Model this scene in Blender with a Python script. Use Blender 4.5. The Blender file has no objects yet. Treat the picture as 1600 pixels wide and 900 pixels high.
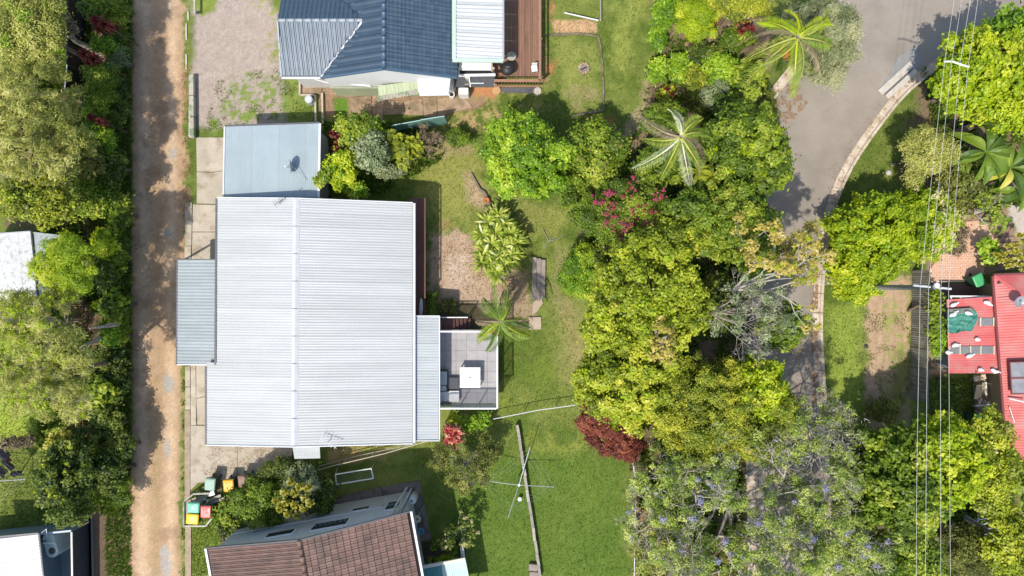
import bpy, math, random
import numpy as np
from mathutils import Vector, Matrix

# ------------------------------------------------------------------ camera, sky, sun
SC = bpy.context.scene
COL = SC.collection
H = 42.7            # camera height over the ground, metres
S = 25.0            # photo pixels per metre at ground level
cam_d = bpy.data.cameras.new("camera"); cam = bpy.data.objects.new("camera", cam_d); COL.objects.link(cam)
cam.location = (0, 0, H); cam.rotation_euler = (0, 0, 0)
cam_d.sensor_width = 36; cam_d.lens = 18 / (32 / H); cam_d.clip_start = 0.5; cam_d.clip_end = 3000
SC.camera = cam
SUN_EL = math.radians(60); SUN_AZ = math.atan2(-0.52, -0.855)     # azimuth from +Y towards +X, where the sun stands
W = bpy.data.worlds.new("World"); SC.world = W; W.use_nodes = True
nt = W.node_tree; bg = nt.nodes["Background"]; sky = nt.nodes.new("ShaderNodeTexSky")
sky.sky_type = 'NISHITA'; sky.sun_disc = False; sky.sun_elevation = SUN_EL; sky.sun_rotation = SUN_AZ
sky.air_density = 1.0; sky.dust_density = 1.5
nt.links.new(sky.outputs[0], bg.inputs[0]); bg.inputs[1].default_value = 0.15
sl = bpy.data.lights.new("sun", 'SUN'); so = bpy.data.objects.new("sun", sl); COL.objects.link(so)
sl.energy = 3.25; sl.angle = math.radians(0.9); sl.color = (1.0, 0.93, 0.82)
sdir = Vector((math.sin(SUN_AZ) * math.cos(SUN_EL), math.cos(SUN_AZ) * math.cos(SUN_EL), math.sin(SUN_EL)))
so.rotation_euler = sdir.to_track_quat('Z', 'Y').to_euler()
vs = SC.view_settings; vs.view_transform = 'Standard'; vs.look = 'None'; vs.exposure = 0.40; vs.gamma = 1; vs.use_curve_mapping = False
SC.cycles.max_bounces = 6; SC.cycles.diffuse_bounces = 4; SC.cycles.transparent_max_bounces = 12

# ------------------------------------------------------------------ helpers
def P(px, py, z=0.0):
    k = (H - z) / H / S
    return Vector(((px - 800) * k, (450 - py) * k, z))
def m_at(n, z=0.0): return n * (H - z) / H / S
WL = {}
def wl(o): return WL.get(o.name, Vector((0, 0, 0))) if o else Vector((0, 0, 0))
def tag(o, label=None, cat=None, group=None, kind=None):
    if label: o['label'] = label
    if cat: o['category'] = cat
    if group: o['group'] = group
    if kind: o['kind'] = kind
    return o
def thing(name, loc, label, cat, group=None):
    o = bpy.data.objects.new(name, None); COL.objects.link(o); o.location = loc; o.empty_display_size = 0.2
    WL[o.name] = Vector(loc); return tag(o, label, cat, group)
def link(o, parent):
    COL.objects.link(o)
    if parent: o.parent = parent
    WL[o.name] = wl(parent)
class MB:
    def __init__(s): s.v = []; s.f = []; s.sm = False
    def add(s, vs_, fs):
        b = len(s.v); s.v += [tuple(v) for v in vs_]; s.f += [tuple(i + b for i in f) for f in fs]; return s
    def box(s, c, size, rz=0.0, bev=0.0, taper=1.0):
        hx, hy, hz = size[0] / 2, size[1] / 2, size[2] / 2
        if bev <= 0:
            r = [(-hx, -hy), (hx, -hy), (hx, hy), (-hx, hy)]
        else:
            r = [(-hx + bev, -hy), (hx - bev, -hy), (hx, -hy + bev), (hx, hy - bev), (hx - bev, hy), (-hx + bev, hy), (-hx, hy - bev), (-hx, -hy + bev)]
        c_, s_ = math.cos(rz), math.sin(rz); n = len(r); vs_ = []
        rings = [(-hz, 1.0 * taper)] + ([(hz - bev, 1.0), (hz, (hx - bev * .6) / hx)] if bev > 0 else [(hz, 1.0)])
        for z, k in rings:
            for x, y in r: vs_.append((c[0] + (x * c_ - y * s_) * k, c[1] + (x * s_ + y * c_) * k, c[2] + z))
        fs = [tuple(range(n - 1, -1, -1)), tuple(range((len(rings) - 1) * n, len(rings) * n))]
        for j in range(len(rings) - 1):
            for i in range(n): fs.append((j * n + i, j * n + (i + 1) % n, (j + 1) * n + (i + 1) % n, (j + 1) * n + i))
        return s.add(vs_, fs)
    def prism(s, pts, z0, z1):
        pts = [(p[0], p[1]) for p in pts]
        a = sum(pts[i][0] * pts[(i + 1) % len(pts)][1] - pts[(i + 1) % len(pts)][0] * pts[i][1] for i in range(len(pts)))
        if a < 0: pts = pts[::-1]
        n = len(pts)
        vs_ = [(x, y, z0) for x, y in pts] + [(x, y, z1) for x, y in pts]
        fs = [tuple(range(n - 1, -1, -1)), tuple(range(n, 2 * n))] + [(i, (i + 1) % n, n + (i + 1) % n, n + i) for i in range(n)]
        return s.add(vs_, fs)
    def slab(s, pts, t):                     # 3D polygon with thickness t downwards
        n = len(pts); pts = [Vector(p) for p in pts]
        a = sum(pts[i].x * pts[(i + 1) % n].y - pts[(i + 1) % n].x * pts[i].y for i in range(n))
        if a < 0: pts = pts[::-1]
        vs_ = [(p.x, p.y, p.z - t) for p in pts] + [tuple(p) for p in pts]
        fs = [tuple(range(n - 1, -1, -1)), tuple(range(n, 2 * n))] + [(i, (i + 1) % n, n + (i + 1) % n, n + i) for i in range(n)]
        return s.add(vs_, fs)
    def tube(s, pts, r, n=6, cap=True):
        pts = [Vector(p) for p in pts]; m = len(pts)
        rs = r if isinstance(r, (list, tuple)) else [r] * m
        vs_ = []
        up = Vector((0, 0, 1))
        for i, p in enumerate(pts):
            d = (pts[min(i + 1, m - 1)] - pts[max(i - 1, 0)])
            if d.length < 1e-6: d = Vector((0, 0, 1))
            d.normalize()
            a = d.cross(up)
            if a.length < 0.05: a = d.cross(Vector((1, 0, 0)))
            a.normalize(); b = d.cross(a)
            for k in range(n):
                t = 2 * math.pi * k / n
                vs_.append(tuple(p + (a * math.cos(t) + b * math.sin(t)) * rs[i]))
        fs = []
        for i in range(m - 1):
            for k in range(n): fs.append((i * n + k, i * n + (k + 1) % n, (i + 1) * n + (k + 1) % n, (i + 1) * n + k))
        if cap: fs += [tuple(range(n)), tuple(range((m - 1) * n + n - 1, (m - 1) * n - 1, -1))]
        return s.add(vs_, fs)
    def beam(s, a, b, w, h):                 # rectangular bar between two points
        a, b = Vector(a), Vector(b); d = (b - a).normalized(); sd = d.cross(Vector((0, 0, 1)))
        if sd.length < .05: sd = Vector((1, 0, 0))
        sd.normalize(); u = sd.cross(d).normalized(); vs_ = []
        for p in (a, b):
            for x, y in ((-1, -1), (1, -1), (1, 1), (-1, 1)): vs_.append(tuple(p + sd * (x * w / 2) + u * (y * h / 2)))
        return s.add(vs_, [(3, 2, 1, 0), (4, 5, 6, 7), (0, 1, 5, 4), (1, 2, 6, 5), (2, 3, 7, 6), (3, 0, 4, 7)])
    def lathe(s, c, prof, n=20):             # prof: (radius, z)
        vs_ = []; m = len(prof)
        for r, z in prof:
            for k in range(n):
                t = 2 * math.pi * k / n; vs_.append((c[0] + r * math.cos(t), c[1] + r * math.sin(t), c[2] + z))
        fs = []
        for i in range(m - 1):
            for k in range(n): fs.append((i * n + k, i * n + (k + 1) % n, (i + 1) * n + (k + 1) % n, (i + 1) * n + k))
        fs += [tuple(range(n - 1, -1, -1)), tuple(range((m - 1) * n, m * n))]
        return s.add(vs_, fs)
    def build(s, name, mat, parent=None, smooth=False, kind=None, label=None):
        w = wl(parent); me = bpy.data.meshes.new(name)
        me.from_pydata([(v[0] - w.x, v[1] - w.y, v[2] - w.z) for v in s.v], [], s.f)
        if smooth: me.polygons.foreach_set('use_smooth', [True] * len(me.polygons))
        me.materials.append(mat); me.update()
        o = bpy.data.objects.new(name, me); link(o, parent)
        if kind: o['kind'] = kind
        if label: o['label'] = label
        return o
def inst(src_mesh, name, parent, loc, rot=(0, 0, 0), scale=None):
    o = bpy.data.objects.new(name, src_mesh); link(o, parent)
    o.location = Vector(loc) - wl(parent); o.rotation_euler = rot
    if scale: o.scale = scale
    return o
def np_mesh(name, mat, V, k, parent=None, attr=None, smooth=False, faces=None):
    """V: (n,3) array; without faces, consecutive groups of k verts make the faces."""
    w = wl(parent); V = np.asarray(V, dtype=np.float32) - np.array([w.x, w.y, w.z], dtype=np.float32)
    me = bpy.data.meshes.new(name); me.vertices.add(len(V)); me.vertices.foreach_set('co', V.ravel())
    idx = np.arange(len(V), dtype=np.int32) if faces is None else np.asarray(faces, dtype=np.int32).ravel()
    nf = len(idx) // k
    me.loops.add(len(idx)); me.loops.foreach_set('vertex_index', idx)
    me.polygons.add(nf); me.polygons.foreach_set('loop_start', np.arange(nf, dtype=np.int32) * k)
    if smooth: me.polygons.foreach_set('use_smooth', np.ones(nf, dtype=bool))
    me.update(calc_edges=True)
    if attr:
        for an, dom, ty, data in attr:
            a = me.attributes.new(an, ty, dom)
            a.data.foreach_set('value' if ty == 'FLOAT' else 'color', np.asarray(data, dtype=np.float32).ravel())
    me.materials.append(mat)
    o = bpy.data.objects.new(name, me); link(o, parent); return o

# ------------------------------------------------------------------ materials
MC = {}
def mat(name, c1, c2=None, rough=0.7, scale=3.0, bump=0.0, metal=0.0, rnd=0.0, fine=0.0, streak=None, spec=0.4, detail=6, c3=None, s3=0.6, t3=(0.5, 0.62)):
    if name in MC: return MC[name]
    m = bpy.data.materials.new(name); m.use_nodes = True; t = m.node_tree; N = t.nodes; L = t.links
    b = N["Principled BSDF"]; b.inputs['Roughness'].default_value = rough; b.inputs['Metallic'].default_value = metal
    b.inputs['Specular IOR Level'].default_value = spec
    geo = N.new('ShaderNodeNewGeometry'); mp = N.new('ShaderNodeMapping'); L.new(geo.outputs['Position'], mp.inputs[0])
    if streak: mp.inputs['Scale'].default_value = streak
    n1 = N.new('ShaderNodeTexNoise'); n1.inputs['Scale'].default_value = scale; n1.inputs['Detail'].default_value = detail
    n1.inputs['Roughness'].default_value = 0.65
    L.new(mp.outputs[0], n1.inputs['Vector'])
    rr = N.new('ShaderNodeMapRange'); rr.inputs[1].default_value = 0.33; rr.inputs[2].default_value = 0.67; L.new(n1.outputs[0], rr.inputs[0])
    mx = N.new('ShaderNodeMix'); mx.data_type = 'RGBA'; L.new(rr.outputs[0], mx.inputs[0])
    mx.inputs[6].default_value = (*c1, 1); mx.inputs[7].default_value = (*(c2 or c1), 1)
    out = mx.outputs[2]
    if c3:
        n3 = N.new('ShaderNodeTexNoise'); n3.inputs['Scale'].default_value = s3; n3.inputs['Detail'].default_value = 8; L.new(geo.outputs['Position'], n3.inputs['Vector'])
        r3 = N.new('ShaderNodeMapRange'); r3.inputs[1].default_value = t3[0]; r3.inputs[2].default_value = t3[1]; L.new(n3.outputs[0], r3.inputs[0])
        m3 = N.new('ShaderNodeMix'); m3.data_type = 'RGBA'; L.new(r3.outputs[0], m3.inputs[0]); L.new(out, m3.inputs[6]); m3.inputs[7].default_value = (*c3, 1); out = m3.outputs[2]
    if rnd or fine:
        v = N.new('ShaderNodeHueSaturation'); L.new(out, v.inputs['Color']); out = v.outputs[0]
        oi = N.new('ShaderNodeObjectInfo'); ma = N.new('ShaderNodeMapRange'); ma.inputs[3].default_value = 1 - rnd; ma.inputs[4].default_value = 1 + rnd
        L.new(oi.outputs['Random'], ma.inputs[0]); val = ma.outputs[0]
        if fine:
            n2 = N.new('ShaderNodeTexNoise'); n2.inputs['Scale'].default_value = 22; n2.inputs['Detail'].default_value = 3; L.new(geo.outputs['Position'], n2.inputs['Vector'])
            r2 = N.new('ShaderNodeMapRange'); r2.inputs[1].default_value = 0.3; r2.inputs[2].default_value = 0.7; r2.inputs[3].default_value = 1 - fine; r2.inputs[4].default_value = 1 + fine
            L.new(n2.outputs[0], r2.inputs[0]); mu = N.new('ShaderNodeMath'); mu.operation = 'MULTIPLY'; L.new(val, mu.inputs[0]); L.new(r2.outputs[0], mu.inputs[1]); val = mu.outputs[0]
        L.new(val, v.inputs['Value'])
    L.new(out, b.inputs['Base Color'])
    if bump:
        bp = N.new('ShaderNodeBump'); bp.inputs['Strength'].default_value = bump; bp.inputs['Distance'].default_value = 0.05
        nb = N.new('ShaderNodeTexNoise'); nb.inputs['Scale'].default_value = 12; nb.inputs['Detail'].default_value = 5; L.new(geo.outputs['Position'], nb.inputs['Vector'])
        L.new(nb.outputs[0], bp.inputs['Height']); L.new(bp.outputs[0], b.inputs['Normal'])
    MC[name] = m; return m
def leafmat(name, cols, trans=0.3, rough=0.45):
    """cols: darker, middle, lighter, accent leaf colours, picked per leaf by the attribute lv"""
    if name in MC: return MC[name]
    m = bpy.data.materials.new(name); m.use_nodes = True; t = m.node_tree; N = t.nodes; L = t.links
    b = N["Principled BSDF"]; b.inputs['Roughness'].default_value = rough; b.inputs['Specular IOR Level'].default_value = 0.35
    a = N.new('ShaderNodeAttribute'); a.attribute_name = 'lv'
    cr = N.new('ShaderNodeValToRGB'); e = cr.color_ramp.elements
    ps = [0.0, 0.45, 0.85, 1.0]
    e[0].position = 0; e[0].color = (*cols[0], 1); e[1].position = 1; e[1].color = (*cols[-1], 1)
    for i in range(1, len(cols) - 1):
        q = cr.color_ramp.elements.new(ps[i]); q.color = (*cols[i], 1)
    L.new(a.outputs['Fac'], cr.inputs[0])
    L.new(cr.outputs[0], b.inputs['Base Color'])
    tr = N.new('ShaderNodeBsdfTranslucent'); hs = N.new('ShaderNodeHueSaturation'); hs.inputs['Value'].default_value = 1.15; hs.inputs['Saturation'].default_value = 1.1
    L.new(cr.outputs[0], hs.inputs['Color']); L.new(hs.outputs[0], tr.inputs[0])
    mx = N.new('ShaderNodeMixShader'); mx.inputs[0].default_value = trans
    L.new(b.outputs[0], mx.inputs[1]); L.new(tr.outputs[0], mx.inputs[2]); L.new(mx.outputs[0], N['Material Output'].inputs[0])
    MC[name] = m; return m
def glass(name, col, alpha=0.35, rough=0.08):
    if name in MC: return MC[name]
    m = bpy.data.materials.new(name); m.use_nodes = True; b = m.node_tree.nodes["Principled BSDF"]
    b.inputs['Base Color'].default_value = (*col, 1); b.inputs['Roughness'].default_value = rough; b.inputs['Alpha'].default_value = alpha
    MC[name] = m; return m

# leaf colour families (albedo)
LEAF = {
 'green':  [(.055,.10,.010),(.140,.215,.015),(.265,.335,.026),(.40,.43,.06)],
 'dark':   [(.03,.058,.010),(.08,.12,.015),(.15,.19,.025),(.24,.28,.05)],
 'bright': [(.07,.15,.010),(.17,.30,.014),(.31,.44,.025),(.44,.52,.06)],
 'lime':   [(.16,.25,.008),(.28,.38,.010),(.42,.48,.015),(.52,.55,.05)],
 'yellow': [(.10,.14,.010),(.235,.285,.016),(.36,.40,.028),(.46,.43,.06)],
 'olive':  [(.07,.085,.018),(.15,.17,.03),(.26,.27,.05),(.34,.32,.09)],
 'twig':   [(.20,.18,.155),(.33,.30,.27),(.46,.43,.39),(.56,.53,.49)],
 'pale':   [(.16,.18,.035),(.32,.335,.07),(.46,.455,.13),(.58,.54,.24)],
 'grey':   [(.10,.14,.06),(.21,.26,.12),(.34,.38,.20),(.48,.48,.30)],
 'red':    [(.05,.012,.012),(.16,.028,.022),(.26,.055,.04),(.30,.14,.06)],
 'gold':   [(.26,.25,.03),(.46,.44,.06),(.62,.58,.16),(.72,.68,.34)],
 'orange': [(.22,.19,.04),(.38,.33,.06),(.50,.40,.09),(.52,.44,.16)],
 'dry':    [(.12,.09,.05),(.22,.17,.10),(.32,.25,.15),(.38,.30,.20)],
 'pink':   [(.30,.04,.07),(.44,.07,.12),(.54,.14,.19),(.58,.30,.30)],
 'lilac':  [(.26,.26,.42),(.36,.37,.56),(.48,.49,.66),(.58,.58,.70)],
 'cream':  [(.42,.38,.14),(.58,.54,.24),(.70,.66,.36),(.76,.72,.46)],
 'strap':  [(.10,.16,.02),(.30,.37,.04),(.56,.57,.15),(.72,.70,.40)],
 'palm':   [(.08,.14,.015),(.18,.26,.03),(.34,.38,.06),(.46,.44,.12)],
 'palmdark': [(.03,.07,.012),(.07,.13,.018),(.15,.23,.03),(.28,.33,.06)],
 'palmpale': [(.20,.26,.10),(.36,.42,.22),(.54,.54,.36),(.62,.58,.44)],
 'pinkcream': [(.28,.03,.04),(.50,.10,.08),(.66,.36,.22),(.74,.58,.38)],
 'grey_olive': [(.12,.14,.06),(.24,.27,.12),(.38,.39,.21),(.46,.45,.28)],
 'maroon': [(.05,.014,.010),(.13,.032,.022),(.22,.060,.036),(.30,.11,.06)],
 'fresh':  [(.10,.15,.025),(.22,.30,.045),(.37,.43,.09),(.48,.50,.16)],
 'banana': [(.05,.10,.012),(.13,.21,.02),(.28,.36,.05),(.52,.46,.08)],
 'olivey': [(.08,.11,.012),(.20,.235,.018),(.35,.37,.028),(.50,.46,.05)],
}
LBR = {'maroon': 1.5, 'red': 1.3, 'pink': .9, 'lilac': .95, 'dry': 1.1, 'gold': 1.05, 'lime': 1.25, 'yellow': 1.5, 'fresh': 1.4, 'olivey': 1.4, 'pale': 1.35, 'cream': 1.0, 'dark': 1.3}
def LM(k): return leafmat('leaf_' + k, [tuple(min(.82, c * LBR.get(k, 1.28)) for c in q) for q in LEAF[k]])
BARK = mat('bark_brown', (.10, .075, .05), (.20, .16, .11), rough=.9, scale=8, bump=.4)
BARKP = mat('bark_pale', (.24, .20, .155), (.42, .38, .32), rough=.85, scale=6, bump=.3)
BARKJ = mat('bark_silver', (.34, .30, .26), (.54, .49, .43), rough=.85, scale=5, bump=.2)
BARKG = mat('bark_grey', (.22, .21, .19), (.36, .34, .31), rough=.85, scale=6, bump=.3)

# ------------------------------------------------------------------ foliage
def leaves(pos, nrm, ln, wd, rng, curl=0.15):
    """diamond-shaped folded leaves: returns (4n,3) vertices"""
    n = len(pos); r = rng.normal(size=(n, 3)); t = np.cross(nrm, r); t /= np.linalg.norm(t, axis=1)[:, None] + 1e-9
    b = np.cross(nrm, t); ln = ln * rng.uniform(.65, 1.3, (n, 1)); wd = wd * rng.uniform(.7, 1.25, (n, 1))
    V = np.empty((n, 4, 3)); V[:, 0] = pos - t * ln / 2; V[:, 2] = pos + t * ln / 2 - nrm * ln * curl
    V[:, 1] = pos + b * wd / 2 + t * ln * .05; V[:, 3] = pos - b * wd / 2 + t * ln * .05
    V[:, 0] -= nrm * ln * curl * .6
    return V.reshape(-1, 3)
STY = {'broad': (.25, .15), 'big': (.36, .20), 'mid': (.19, .11), 'fine': (.13, .06), 'needle': (.24, .035), 'tiny': (.09, .06)}
def clump_leaves(cents, rad, sty, rng, lai, flat=.8, up=.75, base=None, rnd_c=.2):
    ln, wd = STY[sty]; la = ln * wd * .5
    P_, N_, A_ = [], [], []
    for i, c in enumerate(cents):
        r = rad[i]; m = max(6, int(lai * 2 * math.pi * r * r / la))
        d = rng.normal(size=(m, 3)); d /= np.linalg.norm(d, axis=1)[:, None]; d[:, 2] = np.where(d[:, 2] < -.35, -d[:, 2], d[:, 2])
        rr = rng.uniform(.35, 1.0, (m, 1)) ** .5; rr = np.where(rng.random((m, 1)) < .22, rr * rng.uniform(1.0, 1.7, (m, 1)), rr)
        wob = 1 + .25 * np.sin(3 * np.arctan2(d[:, 1], d[:, 0]) + i * 1.7)[:, None]
        p = c + d * rr * wob * np.array([r, r, r * flat])
        nn = d * .9 + rng.normal(size=(m, 3)) * .45 + np.array([0, 0, up]); nn /= np.linalg.norm(nn, axis=1)[:, None]
        P_.append(p); N_.append(nn); A_.append(np.clip((base[i] if base is not None else .45) + rng.normal(size=m) * rnd_c, 0, 1))
    p = np.concatenate(P_); nn = np.concatenate(N_); a = np.concatenate(A_)
    return leaves(p, nn, ln, wd, rng), a
def crown_cents(cx, cy, zc, rx, ry, rz, cr, rng, dens=1.0, low=-.25):
    n = int(max(6, dens * 2.7 * (rx * ry + rz * (rx + ry) / 2 * .5) / (cr * cr)))
    ph = rng.uniform(0, 6.28, 4); C_ = []
    g = math.pi * (3 - math.sqrt(5))
    for i in range(n):
        z = 1 - (1 - low) * (i + .5) / n; t = g * i + rng.normal() * .25; q = math.sqrt(max(0, 1 - z * z))
        w = 1 + .11 * math.sin(2 * t + ph[0]) + .10 * math.sin(3 * t + ph[1]) + .07 * math.sin(5 * t + ph[2])
        k = rng.uniform(.78, 1.0) if rng.random() > .15 else rng.uniform(.4, .7)
        C_.append((cx + rx * q * w * k * math.cos(t), cy + ry * q * w * k * math.sin(t), zc + rz * z * k + rng.normal() * .08 * rz))
    return np.array(C_)
def tree(px, py, rxp, ryp, ztop, col, sty, name, label, cat='tree', group=None, cr=.55, rz=None, lai=1.5, dens=1.0, bark=None,
         limbs=8, col2=None, frac2=0.15, sty2=None, parts2='blossom', seed=None, lean=None, flat=.8, bare=0, rnd_c=.2, zoned=0, core=.75, root=None):
    rng = np.random.default_rng(seed if seed is not None else int(px * 7 + py * 13))
    rzz = rz if rz else min(ztop * .42, m_at(min(rxp, ryp), ztop) * .8)
    zc = ztop - rzz; rx = m_at(rxp, zc); ry = m_at(ryp, zc); c = P(px, py, zc)
    edge = cr * .45
    loc = Vector((c.x, c.y, 0)); T = thing(name, loc, label, cat, group)
    C_ = crown_cents(c.x, c.y, zc, max(rx - edge, .1), max(ry - edge, .1), max(rzz - edge * .6, .1), cr, rng, dens)
    C_[:, 2] = np.maximum(C_[:, 2], cr * .5)
    rad = cr * rng.uniform(.45, 1.35, len(C_)); ph = rng.uniform(0, 6.28, 3)
    patch = .16 * np.sin(C_[:, 0] * 1.7 + ph[0]) + .14 * np.sin(C_[:, 1] * 2.1 + C_[:, 0] * .9 + ph[1])
    base = np.clip(.44 + patch + rng.normal(size=len(C_)) * .20, .02, .98)
    V, A = clump_leaves(C_, rad, sty, rng, lai, flat, base=base, rnd_c=rnd_c)
    if core:
        ln, wd = STY[sty]; ln *= 1.15; wd *= 1.25; nc = int(core * 2 * math.pi * rx * ry / (ln * wd * .5)); d = rng.normal(size=(nc, 3)); d /= np.linalg.norm(d, axis=1)[:, None]; d[:, 2] = np.abs(d[:, 2])
        th = np.arctan2(d[:, 1], d[:, 0]); wv = 1 + .07 * np.sin(4 * th + ph[2]) + .06 * np.sin(9 * th + ph[0])
        kk = (rng.uniform(.5, .86, nc) * wv)[:, None]; p = np.array([c.x, c.y, zc - rzz * .12]) + d * kk * np.array([rx, ry, rzz]); nn = d * .6 + rng.normal(size=(nc, 3)) * .5 + np.array([0, 0, .8]); nn /= np.linalg.norm(nn, axis=1)[:, None]
        V = np.concatenate([V, leaves(p, nn, ln, wd, rng)]); A = np.concatenate([A, np.clip(.34 + rng.normal(size=nc) * .18, 0, 1)])
    np_mesh('crown', LM(col), V, 4, T, [('lv', 'FACE', 'FLOAT', A)])
    if col2:
        k = max(3, int(len(C_) * frac2)); ok = np.argsort(-C_[:, 2] + (0 if not zoned else (C_[:, 0] * zoned)) + rng.normal(size=len(C_)) * 1.0)[:k * 2]
        sel = ok[:k] if zoned else rng.permutation(ok)[:k]
        c2 = C_[sel] + np.array([0, 0, 1]) * (rad[sel] * .35)[:, None] + rng.normal(size=(k, 3)) * .12
        V, A = clump_leaves(c2, rad[sel] * (.85 if zoned else .62), sty2 or sty, rng, .9, flat, base=None)
        np_mesh(parts2, LM(col2), V, 4, T, [('lv', 'FACE', 'FLOAT', A)])['kind'] = 'stuff'
    bark = bark or BARK
    tr = MB(); r0 = .05 + .018 * ztop
    top = Vector((c.x, c.y, max(zc, ztop * .45)))
    ld = Vector(lean) if lean else Vector((rng.normal() * .2, rng.normal() * .2, 0))
    base_p = Vector((c.x, c.y, -.05)) + ld
    if root: base_p = P(*root); base_p.z = -.05; r0 *= .6
    tr.tube([base_p, base_p.lerp(top, .5) + Vector((rng.normal() * .12, rng.normal() * .12, 0)), top], [r0 * 1.3, r0, r0 * .6], 7)
    tr.build('trunk', bark, T, smooth=True)
    if limbs:
        lb = MB(); sel = rng.permutation(len(C_))[:limbs]
        for j in sel:
            e = Vector(C_[j]); s0 = base_p.lerp(top, rng.uniform(.55, 1.0)); mid = s0.lerp(e, .5) + Vector((rng.normal() * .2, rng.normal() * .2, .15))
            lb.tube([s0, mid, e], [r0 * .5, r0 * .33, r0 * .1], 5)
        lb.build('limbs', bark, T, smooth=True)
    return T
def grow(mb, p, d, ln, r, depth, rng, tips, twist=.5, up=.05, nseg=3):
    pts = [p.copy()]; q = p.copy(); dd = d.copy(); rs = [r]
    for i in range(nseg):
        dd = (dd + Vector((rng.normal(), rng.normal(), rng.normal() * .6)) * .22 * twist + Vector((0, 0, up))).normalized()
        q = q + dd * ln / nseg; pts.append(q.copy()); rs.append(r * (1 - .4 * (i + 1) / nseg))
    mb.tube(pts, rs, 5 if r > .03 else 3, cap=False)
    if depth == 0: tips.append(q.copy()); return
    k = int(rng.integers(2, 4))
    for j in range(k):
        nd = (dd + Vector((rng.normal(), rng.normal(), rng.normal() * .45)) * twist * 1.1).normalized()
        grow(mb, q, nd, ln * rng.uniform(.62, .85), r * .66, depth - 1, rng, tips, twist, up, nseg)
    if rng.random() < .5: tips.append(pts[len(pts) // 2].copy())
def twigtree(px, py, rp, ztop, name, label, cat='tree', bark=None, depth=4, k0=6, col=None, sty='mid', lai=.7, cr=.35, frac=.6, col2=None, frac2=.1,
             seed=1, dirs=None, haze=0, r0=.10, ry=None, up=.03, group=None, z0=None, twist=.5, base=None):
    """an open tree seen as bare limbs: recursive branches, leaf clumps on part of the tips"""
    rng = np.random.default_rng(seed); z0 = z0 if z0 is not None else ztop * .45
    c = P(px, py, z0 + (ztop - z0) * .5); R = m_at(rp, z0 + (ztop - z0) * .5)
    bp = Vector(base) if base else Vector((c.x, c.y, 0))
    T = thing(name, Vector((bp.x, bp.y, 0)), label, cat, group)
    tr = MB(); tr.tube([(bp.x, bp.y, -.05), (c.x * .5 + bp.x * .5 + .1, c.y * .5 + bp.y * .5, z0 * .5), (c.x, c.y, z0)], [r0 * 1.8, r0 * 1.5, r0 * 1.2], 8)
    tr.build('trunk', bark or BARKP, T, smooth=True)
    br = MB(); tips = []; tot = sum(.74 ** i for i in range(depth + 1))
    for k in range(k0):
        t = (dirs[k] if dirs else 6.283 * k / k0 + rng.normal() * .2); L_ = R / tot * rng.uniform(.9, 1.25)
        d = Vector((math.cos(t), math.sin(t), (ztop - z0) / max(R, .1) * rng.uniform(.35, 1.0))).normalized()
        grow(br, Vector((c.x, c.y, z0 - .05)), d, L_ * 1.12, r0, depth, rng, tips, twist, up)
    br.build('branches', bark or BARKP, T, smooth=True)
    tips = np.array([tuple(t) for t in tips])
    if haze:
        ht = tips[::5]; V, A = clump_leaves(ht, .34 * rng.uniform(.6, 1.4, len(ht)), 'needle', rng, haze * 2, rnd_c=.3, up=.2)
        np_mesh('twigs', LM('twig'), V, 4, T, [('lv', 'FACE', 'FLOAT', A)])['kind'] = 'stuff'
    if col:
        sel = rng.permutation(len(tips))[:int(len(tips) * frac)]
        V, A = clump_leaves(tips[sel], cr * rng.uniform(.6, 1.3, len(sel)), sty, rng, lai, base=np.clip(.5 + rng.normal(size=len(sel)) * .22, 0, 1))
        np_mesh('crown', LM(col), V, 4, T, [('lv', 'FACE', 'FLOAT', A)])
    if col2:
        sel = rng.permutation(len(tips))[:max(3, int(len(tips) * frac2))]
        V, A = clump_leaves(tips[sel] + np.array([0, 0, .12]), cr * .55 * rng.uniform(.6, 1.3, len(sel)), 'fine', rng, .9)
        np_mesh('blossom', LM(col2), V, 4, T, [('lv', 'FACE', 'FLOAT', A)])['kind'] = 'stuff'
    return T
def frond_mesh(name, m_, L_, droop, rise, wid, nl=30, seed=0, hue=.5, twist=.0, bend=.0):
    """pinnate palm leaf along +X from the origin: rachis plus leaflets"""
    rng = np.random.default_rng(seed); V = []; A = []
    def pt(t): return np.array([L_ * (t - .12 * t * t), bend * t * t, rise * t * 1.6 - (rise * 1.6 + droop) * t * t])
    tw = twist
    for i in range(9):                        # rachis as narrow quads
        a, b = pt(i / 9), pt((i + 1) / 9); w = .05 * (1 - i / 10)
        V += [a + [0, -w, 0], b + [0, -w, 0], b + [0, w, 0], a + [0, w, 0]]; A.append(.9)
    for i in range(nl):
        t = .10 + .9 * i / nl; p = pt(t); ll = wid * math.sin(math.pi * min(1, t * .93 + .07)) ** .55 * rng.uniform(.85, 1.1)
        for sg in (-1, 1):
            dx = ll * (.45 + .35 * t); dy = sg * ll * .85; dz = -ll * (.35 + .5 * rng.random()) + sg * tw * ll
            q = p + np.array([dx, dy, dz]); mid = p + np.array([dx * .5, dy * .55, dz * .22]); w = .025
            V += [p + [-w, 0, 0], mid + [-w, 0, 0], q, mid + [w * 1.3, 0, 0]]; A.append(float(np.clip(hue + rng.normal() * .14, 0, 1)))
    V = np.array(V, dtype=np.float32)
    me = bpy.data.meshes.new(name); me.vertices.add(len(V)); me.vertices.foreach_set('co', V.ravel())
    idx = np.arange(len(V), dtype=np.int32); nf = len(V) // 4
    me.loops.add(len(idx)); me.loops.foreach_set('vertex_index', idx); me.polygons.add(nf); me.polygons.foreach_set('loop_start', np.arange(nf, dtype=np.int32) * 4)
    me.update(calc_edges=True); a = me.attributes.new('lv', 'FLOAT', 'FACE'); a.data.foreach_set('value', np.array(A, dtype=np.float32)); me.materials.append(m_)
    return me
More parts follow.
